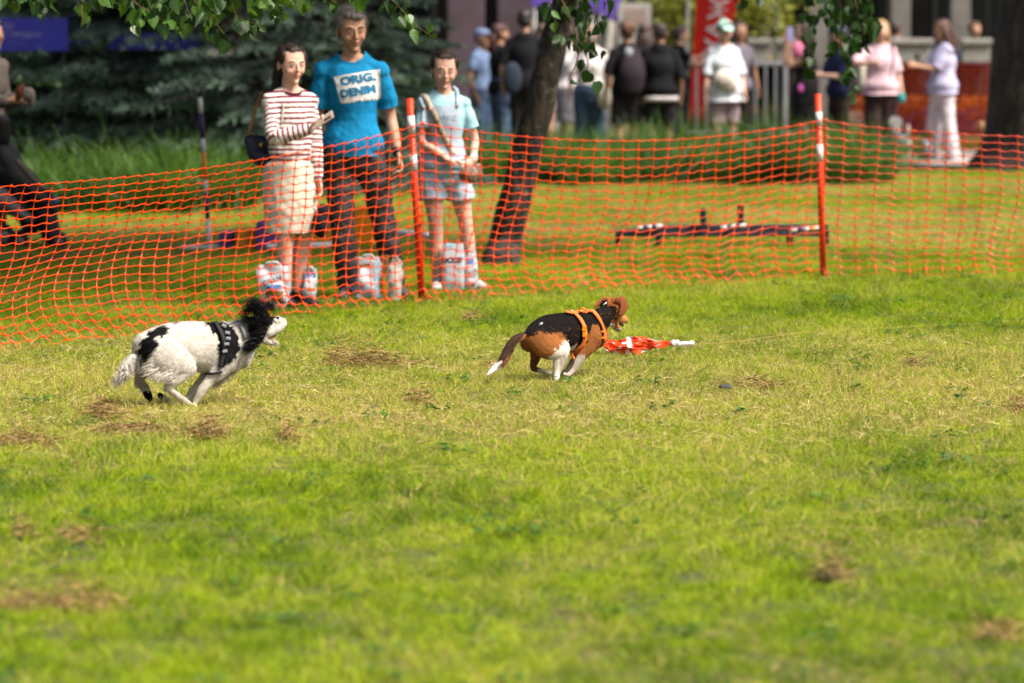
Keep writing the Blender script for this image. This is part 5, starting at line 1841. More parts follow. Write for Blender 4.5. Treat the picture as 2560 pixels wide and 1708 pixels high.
    if bottom:
        g = Sculpt()
        loose = bottom.get('loose', .014)
        zw = bottom.get('waist', 1.0)
        kd = bottom['kind']
        cuts = []
        if kd in ('trousers', 'shorts'):
            g.tube([B((0, 0, .86 + zoff)), B((lx * .1, 0, .94 + zoff)), B((lx * .15, 0, zw + zoff))], [((.150 * fat + loose) * k, (.108 * fat + loose) * k), ((.158 * fat + loose) * k, (.115 * fat + loose) * k), ((.142 * fat + loose) * k, (.108 * fat + loose) * k)], s0=s0, n=18)
            for s in (-1, 1):
                hp2, kn, an = J['hp', s], J['kn', s], J['an', s]
                fl = bottom.get('flare', 0)
                if kd == 'shorts':
                    ln = bottom.get('len', .6)
                    e = hp2 + (kn - hp2) * ln
                    dd = nrm(kn - hp2); cuts.append((B(e), Bd(dd), .115 * k))
                    g.tube([B(hp2), B(hp2 * .5 + e * .5), B(e), B(e + dd * .03)], np.array([.092 + loose, .086 + loose, .080 + loose + fl, .080 + loose + fl]) * k * fat ** .4, s0=s0, n=14)
                else:
                    g.tube([B(hp2), B(hp2 * .5 + kn * .5), B(kn), B(kn * .5 + an * .5), B(an + [0, 0, -.02])], np.array([.090 + loose, .076 + loose, .058 + loose * 1.2 + fl * .4, .054 + loose * 1.2 + fl * .7, .046 + loose + fl]) * k * fat ** .4, s0=s0, n=14)
        else:
            ze = bottom.get('len', .5)
            cuts.append((B((0, 0, ze + zoff)), np.array([0, 0, -1.0]), .5 * k))
            g.tube([B((0, 0, ze - .04 + zoff)), B((0, 0, (ze + .9) / 2 + zoff)), B((0, 0, .92 + zoff)), B((lx * .15, 0, zw + zoff))],
                   [((.17 + loose + bottom.get('flare', 0)) * k, (.145 + loose + bottom.get('flare', 0)) * k), ((.180 * fat + loose) * k, (.150 * fat + loose) * k), ((.180 * fat + loose) * k, (.135 * fat + loose) * k), ((.135 * fat + loose) * k, (.105 * fat + loose) * k)], s0=s0, n=20)
        fab(g, {'skirt': 'skirt'}.get(kd, kd), bottom['mat'], bottom.get('wr', .006), sc1=bottom.get('wsc', 12), cuts=cuts)
    if shoes is not None and seat is None:
        sm_ = cloth('shoe_%02d%02d%02d' % tuple(int(c * 99) for c in shoes), shoes, bump=.1)
        for s in (-1, 1):
            an, toe = J['an', s], J['toe', s]
            g = Sculpt()
            d = nrm((toe - an) * [1, 1, 0])
            heel = an - d * .045; heel[2] = .035
            t2 = toe + d * .045; t2[2] = .03
            mid = (heel + t2) / 2; mid[2] = .042
            lift = max(0, an[2] - .075)
            g.tube([B(heel + [0, 0, lift]), B(mid + [0, 0, lift]), B(t2 + [0, 0, lift])], [(.036 * k, .036 * k), (.042 * k, .040 * k), (.037 * k, .024 * k)], s0=s0, n=12)
            g.tube([B(an), B(an + [0, 0, .02])], [.042 * k, .042 * k], n=10, sub=1)
            V, Q = g.build(max(.006, vox * .7), 3)
            V[:, 2] = np.maximum(V[:, 2], .004)
            part('shoe', V, Q, sm_, t)
    return t, J
# ------------------------------------------------------------------ the three at the fence
G3 = 'people standing at the fence'
# man in the blue shirt
BLU = cloth('blue_tshirt', (.004, .20, .42), var=.10)
PANTS = cloth('charcoal_trousers', (.062, .057, .056), var=.2, col2=(.022, .020, .020))
Ym_ = 23.45
man, JM = person(882, Ym_, 1.775, 4, 'grey haired man in a bright blue lettered t-shirt and dark trousers, smiling behind the fence', 'tan', ('short', (.17, .155, .15)), 'm',
                 top=dict(mat=BLU, hem=.86, sleeve=.80, loose=.014, wr=.0045, vx=.006, neck=.082), bottom=dict(kind='trousers', mat=PANTS, loose=.016, waist=.95, wr=.008), shoes=(.10, .09, .085),
                 arms={-1: dict(to=(-.225, -.02, .84), hint=(-.1, 1, 0)), 1: dict(to=(.268, -.06, .865), hint=(.05, 1, 0), curl=.5)},
                 feet={-1: (-.03, -.03, .075, (-.35, -1, 0)), 1: (.255, .0, .075, (.35, -1, 0))}, head=(14, 10, -4), lean=(-.01, -.02), vox=.005, detail=True, group=G3, seed=4, smile=True)
V, Q, o = JM['shirt']
tr = bvh(V, Q)
WPR = mat('white_print', (.66, .66, .66), .7, .04, 20)
BPR = mat('blue_print_letter', (.004, .16, .32), .7, .04, 20)
def quad_print(corners, Y, m, par, tr, nu=26, nv=22, off=.003, name='print'):
    a, b, c, d = [W(*p, Y) for p in corners]
    u, v = np.meshgrid(np.linspace(0, 1, nu), np.linspace(0, 1, nv), indexing='ij')
    u, v = u.ravel()[:, None], v.ravel()[:, None]
    P = (a * (1 - u) + b * u) * (1 - v) + (d * (1 - u) + c * u) * v
    return part(name, project(tr, P, VIEW, off), grid_faces(nu, nv), m, par)
quad_print([(836, 194), (951, 174), (953, 246), (854, 259)], Ym_, WPR, o, tr, 60, 50)
def word(txt, px, py, size, xs, bold, ang, m, Y, par, tr, off=.006, name='print', sp=1.0):
    V2, T2 = text_mesh(txt, size, bold, xs, sp)
    P = np.stack([V2[:, 0], V2[:, 1] * 0, V2[:, 1]], -1) @ roty(ang).T + W(px, py, Y)
    return part(name, project(tr, P, VIEW, off), T2, m, par)
word('ORIG.', 897, 200, .068, 1.2, .0034, -.17, BPR, Ym_, o, tr)
word('DENIM', 897, 231, .064, 1.10, .0034, -.17, BPR, Ym_, o, tr)
quad_print([(857, 259), (892, 255), (892, 257), (857, 261)], Ym_, WPR, o, tr, 10, 3)
for i in range(5):
    quad_print([(905 + i * 9, 252 - i), (911 + i * 9, 251 - i), (911 + i * 9, 254 - i), (905 + i * 9, 255 - i)], Ym_, WPR, o, tr, 4, 4)
def band(J, s, f, r, wd, m, name, par):
    a, b = J['el', s], J['wr', s]
    c = a + (b - a) * f
    d = nrm(b - a)
    v, q = tube([J['B'](c - d * wd), J['B'](c + d * wd)], [r, r], s0=J['Bd']((0, -1, 0)), n=16, sub=1)
    return part(name, v, q, m, par)
band(JM, 1, .90, .031, .012, BLK, 'watch', man)
# shirt collar ring
def collar(J, m, par, z=1.452, r=.068, th=.006, dy=-.004, zf=.03, rx=1.0):
    t_ = np.linspace(0, 6.283, 33)
    P = [J['B']((math.sin(a) * r * rx, dy + -math.cos(a) * r, z - zf * (math.cos(a)) ** 1)) for a in t_]
    v, q = tube(P, th, s0=(0, 0, 1), n=8, sub=1, cap=False)
    return part('collar', v, q, m, par)
collar(JM, BLU, man, z=1.448, r=.078, zf=.030, dy=-.018)

# woman in the striped top
STRM = mat('striped_jersey', 'Col', .85, .05, 20, bump=.3, bscale=200, spec=.2)
Yw = 22.75
def stripes_for(J):
    def f(V):
        B_, Rz, k = J['B'], J['Rz'], J['k']
        l = ((V - J['base']) @ Rz) / k
        z = l[:, 2] + .25 * vnoise(l, 3, 2) * .05
        d = z.copy()
        for s in (-1, 1):
            sh, el, wr_ = J['sh'][s], J['el', s], J['wr', s]
            def seg(a, b):
                ab = b - a; t = np.clip(((l - a) @ ab) / (ab @ ab), 0, 1.1)
                return np.linalg.norm(l - (a + t[:, None] * ab), axis=1), t * np.linalg.norm(ab)
            d1, t1_ = seg(sh + np.array([s * .02, 0, -.05]), el)
            d2, t2_ = seg(el, wr_)
            on = (np.minimum(d1, d2) < .062) & ((s * (l[:, 0])) > .125) | (d2 < .058)
            tt = np.where(d1 < d2, t1_, t2_ + np.linalg.norm(el - sh))
            d = np.where(on, 1.35 - tt, d)
        ph = (d / .034) % 1.0
        st = ph < .42
        c = np.where(st[:, None], np.array((.16, .022, .045)), np.array((.66, .61, .57)))
        return c
    return f
class Lazy(dict): pass
JW = {}
def wcols(V): return stripes_for(JWREF['J'])(V)
JWREF = {}
_p = person
woman, JW = person(724, Yw, 1.555, 30, 'young woman in burgundy and white stripes and cream skirt, holding a phone', 'pink', ('tied', (.035, .018, .014)), 'f',
                   top=None, bottom=dict(kind='skirt', mat=cloth('cream_denim', (.62, .56, .45), var=.05), loose=.010, waist=.985, len=.50, flare=-.010, wr=.005), shoes=(.015, .015, .02),
                   arms={-1: dict(world=W(778, 322, Yw - .22), hint=(-1, .5, -.6), fdir=(.55, -.5, .35), palm=(0.3, -.2, .9), curl=.45, thumb=(0, -1, .2)), 1: dict(world=W(795, 462, Yw - .03), hint=(.6, .8, 0), fdir=(.1, -.1, -1), curl=.5)},
                   feet={-1: (-.055, -.03, .075), 1: (.055, .02, .075)}, head=(-2, 6, 0), vox=.005, detail=True, group=G3, seed=6)
JWREF['J'] = JW
def striped_top():
    J = JW; k = J['k']; B = J['B']; sh = J['sh']; s0 = J['Bd']((1, 0, 0)); Bd = J['Bd']
    g = Sculpt()
    lo = .018
    g.tube([B((0, 0, 1.035)), B((0, 0, 1.10)), B((0, 0, 1.24)), B((0, 0, 1.36)), B((0, .005, 1.42))], [((.140 + lo) * k, (.110 + lo) * k), ((.135 + lo) * k, (.108 + lo) * k), ((.138 + lo) * k, (.120 + lo) * k), ((.142 + lo) * k, (.095 + lo) * k), (.09 * k, .075 * k)], s0=s0, n=20)
    g.tube([B(sh[-1] + [.01, 0, -.005]), B((0, 0, 1.42)), B(sh[1] + [-.01, 0, -.005])], np.array([.054, .060, .054]) * k, s0=Bd((0, 0, 1)), n=12)
    for s in (-1, 1):
        g.ell(B(sh[s] + [-s * .008, 0, -.004]), np.array([1, 1, 1]) * .060 * k)
        el, wr_ = J['el', s], J['wr', s]
        e = el + (wr_ - el) * .90
        g.tube([B(p) for p in (sh[s] + np.array([-s * .03, 0, 0]), sh[s] * .5 + el * .5, el, el * .5 + e * .5, e)], np.array([.054, .054, .054, .050, .040]) * k, s0=Bd((0, -1, 0)), n=14)
    J['fab'](g, 'striped_top', STRM, .005, vx=.0045, cols=wcols, neck=(B((0, -.015, 1.468)), .072 * k))
striped_top()
collar(JW, cloth('burgundy_rib', (.14, .018, .04)), woman, z=1.445, r=.068, zf=.022, dy=-.016, th=.007)
def phone(c, R, par, m, lens=True, sz=(.074, .009, .152)):
    v, f = bbox_bevel(c, sz, R, .004)
    ph = part('phone', v, f, m, None, smooth=False, at=c)
    tag(ph, None, None)
    if lens:
        for i in range(2):
            v, f = bbox_bevel(np.asarray(c) + R @ np.array([sz[0] * .22, -.0058, sz[2] * (.32 - .15 * i)]), (.02, .003, .02), R, .002)
            part('lens', v, f, BLK, ph, smooth=False)
    return ph
PHM = mat('champagne_phone', (.42, .33, .27), .25, .05, 8, spec=.6)
_z = nrm([.78, -.15, .50]); _y = nrm(np.cross(_z, [.25, .70, .35])); _y = nrm(np.cross(_z, nrm(np.cross([-.45, -.55, .70], _z)))); _y = -_y if _y[1] > 0 else _y
PHR = np.stack([np.cross(-_y, _z), -_y, _z], 1)
ph = phone(W(806, 302, Yw - .27), PHR, None, PHM)
tag(ph, 'champagne coloured phone with dark camera lenses, held by the woman in stripes', 'phone')
# shoulder bag, navy
NAVY = mat('navy_leather', (.010, .013, .035), .45, .1, 20, bump=.15, bscale=120)
sb = thing('shoulder_bag', tuple(W(660, 390, Yw + .05)), 'navy half moon shoulder bag hanging at the side of the woman in stripes', 'bag')
g = Sculpt().tube([W(622, 352, Yw + .02), W(640, 385, Yw), W(670, 398, Yw - .02), W(700, 380, Yw - .04), W(706, 362, Yw - .04)], [(.035, .03), (.045, .05), (.05, .055), (.045, .045), (.03, .02)], s0=(0, 1, 0), n=14)
g.tube([W(630, 345, Yw + .02), W(665, 358, Yw), W(700, 364, Yw - .04)], [(.03, .02), (.045, .045), (.03, .02)], s0=(0, 1, 0), n=12)
V, Q = g.build(.006, 4); part('pouch', V, Q, NAVY, sb)
v, f = tube([W(620, 360, Yw + .02), W(625, 320, Yw + .06), W(642, 265, Yw + .06), W(656, 232, Yw + .03)], [(.010, .003)] * 4, s0=(1, 0, 0), n=8, sub=6); part('strap', v, f, BROWN, sb)
v, f = sph(W(652, 362, Yw - .06), (.01, .005, .012)); part('clasp', v, f, mat('brass', (.6, .38, .1), .3, .05, 9, metal=.8), sb)
# chain strap in front of her
tr = bvh(JW['striped_top'][0], JW['striped_top'][1])
v, q = path_strap(tr, [W(711, 262, Yw), W(710, 285, Yw), W(707, 310, Yw)], VIEW, .012, .004)
part('chain_strap', v, q, mat('beige_cord', (.55, .48, .40), .6, .15, 60), sb)
# black cap in her lowered hand
cp = Sculpt().ell(W(802, 560, Yw - .05), (.05, .07, .085)).ell(W(808, 530, Yw - .05), (.04, .05, .05))
V, Q = cp.build(.006, 3)
cap_o = part('baseball_cap', V, Q, cloth('black_cotton', (.010, .010, .016)), None, at=W(802, 560, Yw))
tag(cap_o, 'black cap hanging from the lowered hand of the woman in stripes', 'cap')
V, Q = Sculpt().tube([W(788, 520, Yw - .08), W(793, 540, Yw - .11), W(800, 560, Yw - .12)], [(.02, .01), (.03, .008), (.02, .006)], n=10).build(.004, 2)
part('badge', *sph(W(787, 521, Yw - .10), (.010, .006, .012)), WPR, cap_o)
# skirt hem turn-up and band
Vs_, Qs_, so = JW['skirt']

# girl in dungarees
DEN = mat('light_denim', (.42, .50, .58), .85, .16, 14, bump=.3, bscale=180, spec=.2, col2=(.30, .38, .48))
TEE = cloth('pale_blue_tee', (.36, .62, .70), var=.05)
Yg = 24.15
girl, JG = person(1108, Yg, 1.50, 12, 'girl in a pale blue tee and light denim short dungarees, hands folded, behind the fence', 'pink', ('bun', (.035, .02, .015)), 'f',
                  top=dict(mat=TEE, hem=.92, sleeve=.66, loose=.018, wr=.004, vx=.006), bottom=dict(kind='shorts', mat=DEN, loose=.016, waist=1.06, len=.56, flare=.012, wr=.005), shoes=(.50, .46, .44),
                  arms={-1: dict(to=(.0, -.20, .965), hint=(-1, .5, -.3), fdir=(.9, -.2, -.15), palm=(0, -.1, -1), curl=.5, thumb=(0, -1, .3)), 1: dict(to=(.185, -.20, .965), hint=(.5, 1, -.2), fdir=(-.75, -.3, -.5), palm=(-.5, .6, -.3), curl=.75)},
                  feet={-1: (-.05, -.02, .075), 1: (.225, .02, .075, (.3, -1, 0))}, head=(-4, 10, 2), lean=(0, -.01), vox=.005, detail=True, group=G3, child=.92, seed=9)
collar(JG, TEE, girl, z=1.446, r=.070, zf=.026, dy=-.016)
# bib and straps laid on the tee
trg = bvh(np.vstack([JG['shirt'][0]]), JG['shirt'][1])
def gpatch(corners, m, name, nu=22, nv=22, off=.012):
    o = quad_print(corners, Yg, m, girl, trg, nu, nv, off, name)
    return o
bib = gpatch([(1058, 268), (1146, 264), (1158, 420), (1048, 420)], DEN, 'bib')
for pts in ([(1060, 272), (1052, 250), (1048, 228), (1050, 214)], [(1143, 268), (1142, 245), (1138, 222), (1134, 208)]):
    v, q = path_strap(trg, [W(x, y, Yg) for x, y in pts], VIEW, .028, .006, off=.010); part('dungaree_strap', v, q, DEN, girl)
    v, f = sph(W(pts[0][0], pts[0][1] + 2, Yg - .14), (.008, .005, .008)); 
    h = trg.ray_cast(Vector(W(*pts[0], Yg) - VIEW * .6), Vector(VIEW), 2.0)
    if h[0]: part('button', *sph(np.array(h[0]) - VIEW * .02, (.009, .004, .009)), mat('copper_button', (.55, .22, .08), .3, .1, 30, metal=.6), girl)
INK = mat('denim_ink', (.12, .16, .30), .8, .2, 40)
trb = trg
word('OTDZ', 1116, 297, .040, 1.2, .0, 0, INK, Yg, girl, trg, off=.018)
# bag strap across
LEO = mat('leopard_webbing', (.50, .38, .26), .7, .0, 90, col2=(.10, .06, .04))
BEI = mat('beige_webbing', (.50, .42, .32), .7, .1, 60)
cbg = thing('crossbody_bag', tuple(W(1175, 440, Yg - .2)), 'small brown patterned bag on a leopard strap worn across by the girl', 'bag')
v, q = path_strap(trg, [W(1048, 228, Yg), W(1066, 248, Yg), W(1082, 275, Yg)], VIEW, .036, .006, off=.016); part('strap', v, q, BEI, cbg)
v, q = path_strap(trg, [W(1082, 275, Yg), W(1095, 305, Yg), W(1110, 340, Yg), W(1124, 370, Yg)], VIEW, .036, .006, off=.016); part('strap', v, q, LEO, cbg)
v, q = path_strap(trg, [W(1124, 370, Yg), W(1130, 380, Yg), W(1134, 388, Yg)], VIEW, .036, .006, off=.018); part('strap', v, q, BEI, cbg)
V, Q = Sculpt().ell(W(1172, 437, Yg - .22), (.065, .035, .055)).ell(W(1193, 428, Yg - .2), (.035, .03, .05)).build(.006, 2)
V = V + vnormals(V, Q) * vnoise(V, 60, 1)[:, None] * .004
part('pouch', V, Q, mat('brown_pattern', (.32, .20, .14), .7, .0, 60, col2=(.08, .05, .04)), cbg)
band(JG, 1, .88, .026, .006, WPR, 'bracelet', girl)
part('badge', *sph(W(1076, 272, Yg - .16), (.011, .005, .011)), mat('pink_badge', (.75, .38, .28), .4, .05, 9), cbg)

# ------------------------------------------------------------------ the crowd beyond
def C_(n, c, **k): return cloth(n, c, **k)
BLACKT = C_('black_tee', (.006, .006, .009)); WHITET = C_('white_tee', (.66, .62, .64)); DARKP = C_('dark_trousers', (.02, .018, .02)); JEANS = C_('blue_jeans', (.06, .10, .19))
LBT = C_('icy_tee', (.58, .62, .68)); MAUV = C_('mauve_trousers', (.30, .22, .24)); PINKT = C_('pink_top', (.66, .46, .52)); LILT = C_('lilac_top', (.45, .44, .62)); WTR = C_('white_trousers', (.60, .55, .60))
NAVT = C_('navy_tee', (.02, .025, .075)); BLACKD = C_('black_dress', (.012, .011, .013)); BRT = C_('brown_trousers', (.05, .03, .03)); GRYT = C_('grey_tee', (.22, .20, .25)); BEIT = C_('beige_top', (.40, .28, .19)); BLUT = C_('blue_tee', (.05, .10, .25)); DNMS = C_('denim_shirt', (.13, .19, .33)); TAUPS = C_('taupe_hoodie_shaded', (.12, .10, .085))  # hoodie colour darkened for the shade its wearer stands in
bgp = lambda *a, **k: person(*a, **k)
bgp(1203, 46.5, 1.60, 60, 'person in a denim blue shirt half hidden by the spruce bough', 'tan', ('short', (.10, .12, .2)), 'm', top=dict(mat=DNMS, sleeve=.6), bottom=dict(kind='trousers', mat=JEANS), seed=21, cap=(.13, .18, .32))
bgp(1248, 46.0, 1.66, 115, 'woman with dark red hair and a black top, back half turned, near the spruce', 'tan', ('tied', (.06, .02, .02)), 'f', top=dict(mat=BLACKT, sleeve=.6), bottom=dict(kind='trousers', mat=JEANS, flare=.02), seed=22,
    arms={-1: {}, 1: dict(to=(.20, -.28, 1.10))})
t_, j_ = bgp(1312, 45.0, 1.82, 172, 'man in a black cap and tee with a dark sling bag, back turned', 'fair', ('short', (.02, .015, .015)), 'm', top=dict(mat=BLACKT, sleeve=.7, loose=.03), bottom=dict(kind='trousers', mat=DARKP), cap=(.012, .010, .02), seed=23)
V, Q = Sculpt().ell(j_['B']((.12, .17, .98)), (.12, .06, .20)).build(.015, 2); part('sling_bag', V, Q, C_('slate_bag', (.025, .035, .055)), t_)
t_, j_ = bgp(1356, 47.0, 1.66, 175, 'person in a white tee half hidden behind the leaning trunk', 'tan', ('long', (.06, .035, .02)), 'f', top=dict(mat=WHITET, sleeve=.6, loose=.03), bottom=dict(kind='shorts', mat=C_('rose_shorts', (.4, .25, .3))), seed=24)
bgp(1426, 46.5, 1.64, 178, 'person in a white top and grey skirt beside the leaning trunk', 'pink', ('short', (.05, .03, .02)), 'f', top=dict(mat=WHITET, sleeve=.8, loose=.03, hem=.9), bottom=dict(kind='skirt', mat=C_('grey_skirt', (.22, .21, .25)), len=.5), seed=25)
t_, j_ = bgp(1475, 45.0, 1.66, 180, 'woman in white tee and jeans with a cream tote, behind hanging leaves', 'pink', ('tied', (.22, .16, .14)), 'f', top=dict(mat=WHITET, sleeve=.8, loose=.035, hem=1.0), bottom=dict(kind='trousers', mat=JEANS, loose=.03), seed=26, fat=1.08)
V, Q = Sculpt().ell(j_['B']((-.17, .12, .86)), (.09, .05, .17)).build(.014, 3); part('tote_bag', V, Q, C_('cream_tote', (.60, .56, .48)), t_)
t_, j_ = bgp(1568, 44.5, 1.68, 195, 'curly brown haired boy with a black backpack and black shorts', 'tan', ('curly', (.10, .04, .022)), 'm', top=dict(mat=BLACKT, sleeve=.8, loose=.03), bottom=dict(kind='shorts', mat=DARKP, len=.9), seed=27, arms={-1: {}, 1: {}})
V, Q = Sculpt().tube([j_['B']((0, .19, .98)), j_['B']((0, .21, 1.16)), j_['B']((0, .17, 1.38))], [(.15, .09), (.16, .10), (.11, .06)], s0=j_['Bd']((1, 0, 0)), n=16).build(.014, 4); bp_ = part('backpack', V, Q, C_('plum_black_pack', (.028, .020, .030)), t_)
part('badge', *sph(j_['B']((.05, .23, 1.38)), (.05, .02, .06)), C_('grey_badge', (.32, .34, .38)), bp_)
t_, j_ = bgp(1612, 46.0, 1.66, 165, 'woman with long brown hair standing between the backpack boy and the man in black', 'tan', ('long', (.05, .03, .025)), 'f', top=dict(mat=C_('skin_top', (.45, .26, .17)), sleeve=.4), bottom=dict(kind='trousers', mat=DARKP), seed=28)
V, Q = Sculpt().ell(j_['B']((-.02, .16, .95)), (.05, .04, .13)).build(.014, 2); part('yellow_bag', V, Q, C_('yellow_bag', (.40, .36, .04)), t_)
t_, j_ = bgp(1651, 44.5, 1.67, 178, 'man in a loose black tee with a white shirt tail below it, seen from behind', 'tan', ('short', (.035, .025, .022)), 'm', top=dict(mat=BLACKT, sleeve=.9, loose=.045, hem=.86), bottom=dict(kind='shorts', mat=DARKP, len=.9), seed=29, fat=1.05)
V, Fs = tube([j_['B']((0, 0, .80)), j_['B']((0, 0, .86))], [(.21, .17)] * 2, s0=j_['Bd']((1, 0, 0)), n=20, sub=1, cap=False); part('shirt_tail', V, Fs, WHITET, t_)
bgp(1700, 50.5, 1.62, 100, 'person with arm stretched out towards the red flag', 'pink', ('short', (.05, .03, .03)), 'f', top=dict(mat=BLACKT, sleeve=.5), bottom=dict(kind='trousers', mat=DARKP), seed=30, arms={-1: dict(to=(-.1, -.45, 1.33), hint=(0, 0, -1)), 1: dict(to=(.12, -.5, 1.40), hint=(0, 0, -1))})
t_, j_ = bgp(1810, 44.0, 1.70, 18, 'person in a mint green cap and oversized pale tee with a cream waist bag', 'pink', ('short', (.10, .06, .05)), 'f', top=dict(mat=LBT, sleeve=.95, loose=.055, hem=.80), bottom=dict(kind='shorts', mat=MAUV, len=.85), cap=(.42, .72, .64), seed=31, head=(0, 14, 0), fat=1.08,
             arms={-1: dict(to=(-.26, -.08, .84)), 1: dict(to=(.20, -.16, .88))})
V, Q = Sculpt().ell(j_['B']((-.07, -.20, 1.06)), (.13, .07, .11)).ell(j_['B']((.0, -.20, .99)), (.10, .06, .08)).build(.014, 2); part('waist_bag', V, Q, C_('cream_fur', (.66, .58, .50)), t_)
bgp(1848, 48.5, 1.68, 20, 'person in a grey lilac tee standing just behind the mint cap', 'tan', ('long', (.06, .035, .035)), 'f', top=dict(mat=GRYT, sleeve=.7), bottom=dict(kind='trousers', mat=DARKP), seed=32)
t_, j_ = bgp(2012, 45.0, 1.68, -80, 'woman in a black dress lifting a phone behind the hanging leaves', 'pink', ('long', (.05, .03, .03)), 'f', top=dict(mat=BLACKD, sleeve=.3), bottom=dict(kind='skirt', mat=BLACKD, len=.55), seed=33, arms={-1: dict(to=(-.06, -.22, 1.50), hint=(0, 0, -1)), 1: dict(to=(.06, -.20, 1.46), hint=(0, 0, -1))})
p_ = phone(W(1975, 85, 44.9), rotz(.3), None, mat('lilac_phone', (.35, .32, .6), .3, .05, 9), False, (.08, .012, .16)); tag(p_, 'lilac phone held up by the woman in black', 'phone')
V, Q = Sculpt().ell(W(1994, 125, 44.7), (.075, .06, .10)).build(.01, 2); tag(part('pink_pouch', V, Q, C_('pink_pouch', (.75, .22, .38)), None, at=W(1994, 140, 44.7)), 'pink pouch at the wrist of the woman lifting a phone', 'bag')
V, Q = Sculpt().ell(W(2001, 222, 44.6), (.035, .03, .055)).build(.008, 2); tag(part('key_charm', V, Q, C_('magenta', (.55, .10, .38)), None, at=W(2001, 230, 44.6)), 'magenta charm hanging from the bag of the woman in black', 'charm')
bgp(2100, 45.5, 1.64, -60, 'person in a navy tee and dark trousers partly behind the hanging leaves', 'pink', ('short', (.10, .09, .12)), 'm', top=dict(mat=NAVT, sleeve=.8, loose=.03), bottom=dict(kind='trousers', mat=BRT), seed=34, cap=(.06, .09, .16), arms={-1: dict(to=(-.10, -.36, 1.14), hint=(0, .2, -1)), 1: dict(to=(.14, -.34, 1.12), hint=(0, .2, -1))})
t_, j_ = bgp(2202, 46.0, 1.70, 8, 'fair haired woman in a pale pink tee and dark brown trousers, holding leashes', 'pink', ('long', (.42, .27, .13)), 'f', top=dict(mat=PINKT, sleeve=.95, loose=.04, hem=.84), bottom=dict(kind='trousers', mat=BRT, loose=.03, flare=.01), seed=35, fat=1.22, head=(-4, 8, 0), arms={-1: dict(to=(-.20, -.30, 1.22), hint=(-1, .3, -.4)), 1: dict(to=(.24, -.12, .86))}, shoes=(.03, .03, .03))
V, Q = Sculpt().ell(j_['B']((-.25, .0, 1.12)), (.08, .12, .26)).build(.014, 3); part('tote_bag', V, Q, C_('cream_tote', (.60, .56, .48)), t_)
V, Fs = tube([j_['B']((.10, -.14, 1.05)), j_['B']((.13, -.15, 1.3)), j_['B']((.13, -.03, 1.46))], [(.012, .006)] * 3, n=8); part('strap', V, Fs, C_('purple_strap', (.10, .05, .12)), t_)
V, Q = Sculpt().ell(j_['hand', 1] + [-.02, -.03, 0], (.055, .04, .07)).build(.01, 2); tag(part('leash_reel', V, Q, C_('teal_reel', (.05, .30, .30)), None, at=j_['hand', 1]), 'teal leash reel in the hand of the woman in pink', 'leash reel')
t_, j_ = bgp(2358, 46.5, 1.70, -68, 'long haired woman in a lilac top and wide white trousers looking at her phone', 'tan', ('long', (.085, .04, .03)), 'f', top=dict(mat=LILT, sleeve=.95, loose=.05, hem=.84), bottom=dict(kind='trousers', mat=WTR, loose=.02, flare=.022), feet={-1: (-.15, -.06, .07), 1: (.13, .08, .07)}, seed=36, head=(0, 16, 0), arms={-1: dict(to=(.0, -.40, 1.20), hint=(0, .1, -1)), 1: dict(to=(.10, -.42, 1.18), hint=(0, .1, -1))}, shoes=(.06, .04, .04))
p_ = phone(W(2293, 142, 46.4), rotx(-1.0), None, BLK, False, (.07, .01, .14)); tag(p_, 'dark phone held by the woman in lilac', 'phone')
# standing behind the ledges
for px_, lab, sk_, hr, tm, yw, sx in ((1885, 'person in a beige top behind the pale ledge near the mint cap', 'tan', ('tied', (.14, .09, .05)), BEIT, 160, 'f'),
                                  (2240, 'person in a grey top behind the ledge between the two women', 'tan', ('short', (.05, .03, .03)), GRYT, 150, 'm'),
                                  (2435, 'person in a blue tee behind the right ledge', 'tan', ('short', (.10, .06, .04)), BLUT, 30, 'm')):
    person(px_, 57.2, 1.68, yw, lab, sk_, hr, sx, top=dict(mat=tm, sleeve=.8, loose=.03), bottom=dict(kind='trousers', mat=DARKP), seed=px_, vox=.016)
# person with the pushchair
t_, j_ = bgp(-38, 28.9, 1.72, 62, 'person in a taupe hoodie at the left edge, cut by the frame', 'tan', ('short', (.03, .02, .02)), 'm', top=dict(mat=TAUPS, sleeve=1.7, loose=.03, hem=.84), bottom=dict(kind='trousers', mat=C_('khaki', (.13, .10, .07)), loose=.03), seed=40, vox=.009, lean=(0, -.03),
             arms={-1: dict(to=(-.10, -.32, 1.12), hint=(0, .3, -1)), 1: dict(to=(.08, -.30, 1.14), hint=(0, .3, -1))}, group=None)
V, Q = Sculpt().ell(W(72, 240, 28.5), (.05, .04, .05)).tube([W(60, 225, 28.5), W(76, 232, 28.5), W(80, 262, 28.5)], [.02, .035, .02]).build(.008, 2); tag(part('paper_bag', V, Q, C_('pale_paper_shaded', (.22, .19, .17)), None, at=W(72, 250, 28.5)), 'pale paper bag in the hands of the person at the left edge', 'bag')  # paper colour darkened for the shade around its holder
V, Q = Sculpt().ell(W(48, 232, 28.4), (.035, .03, .045)).tube([W(60, 212, 28.4), W(50, 225, 28.4), W(44, 248, 28.4)], [.012, .03, .02]).build(.008, 2); tag(part('fur_pouch', V, Q, C_('rust_pouch', (.16, .045, .02)), None, at=W(52, 235, 28.4)), 'rust brown pouch held by the person at the left edge', 'pouch')
V, Q = Sculpt().tube([W(6, 305, 28.6), W(8, 345, 28.6)], [(.06, .05), (.06, .05)], n=12).build(.01, 2); tag(part('hip_bag', V, Q, BLKF, None, at=W(22, 360, 28.6)), 'black hip bag of the person at the left edge', 'bag')
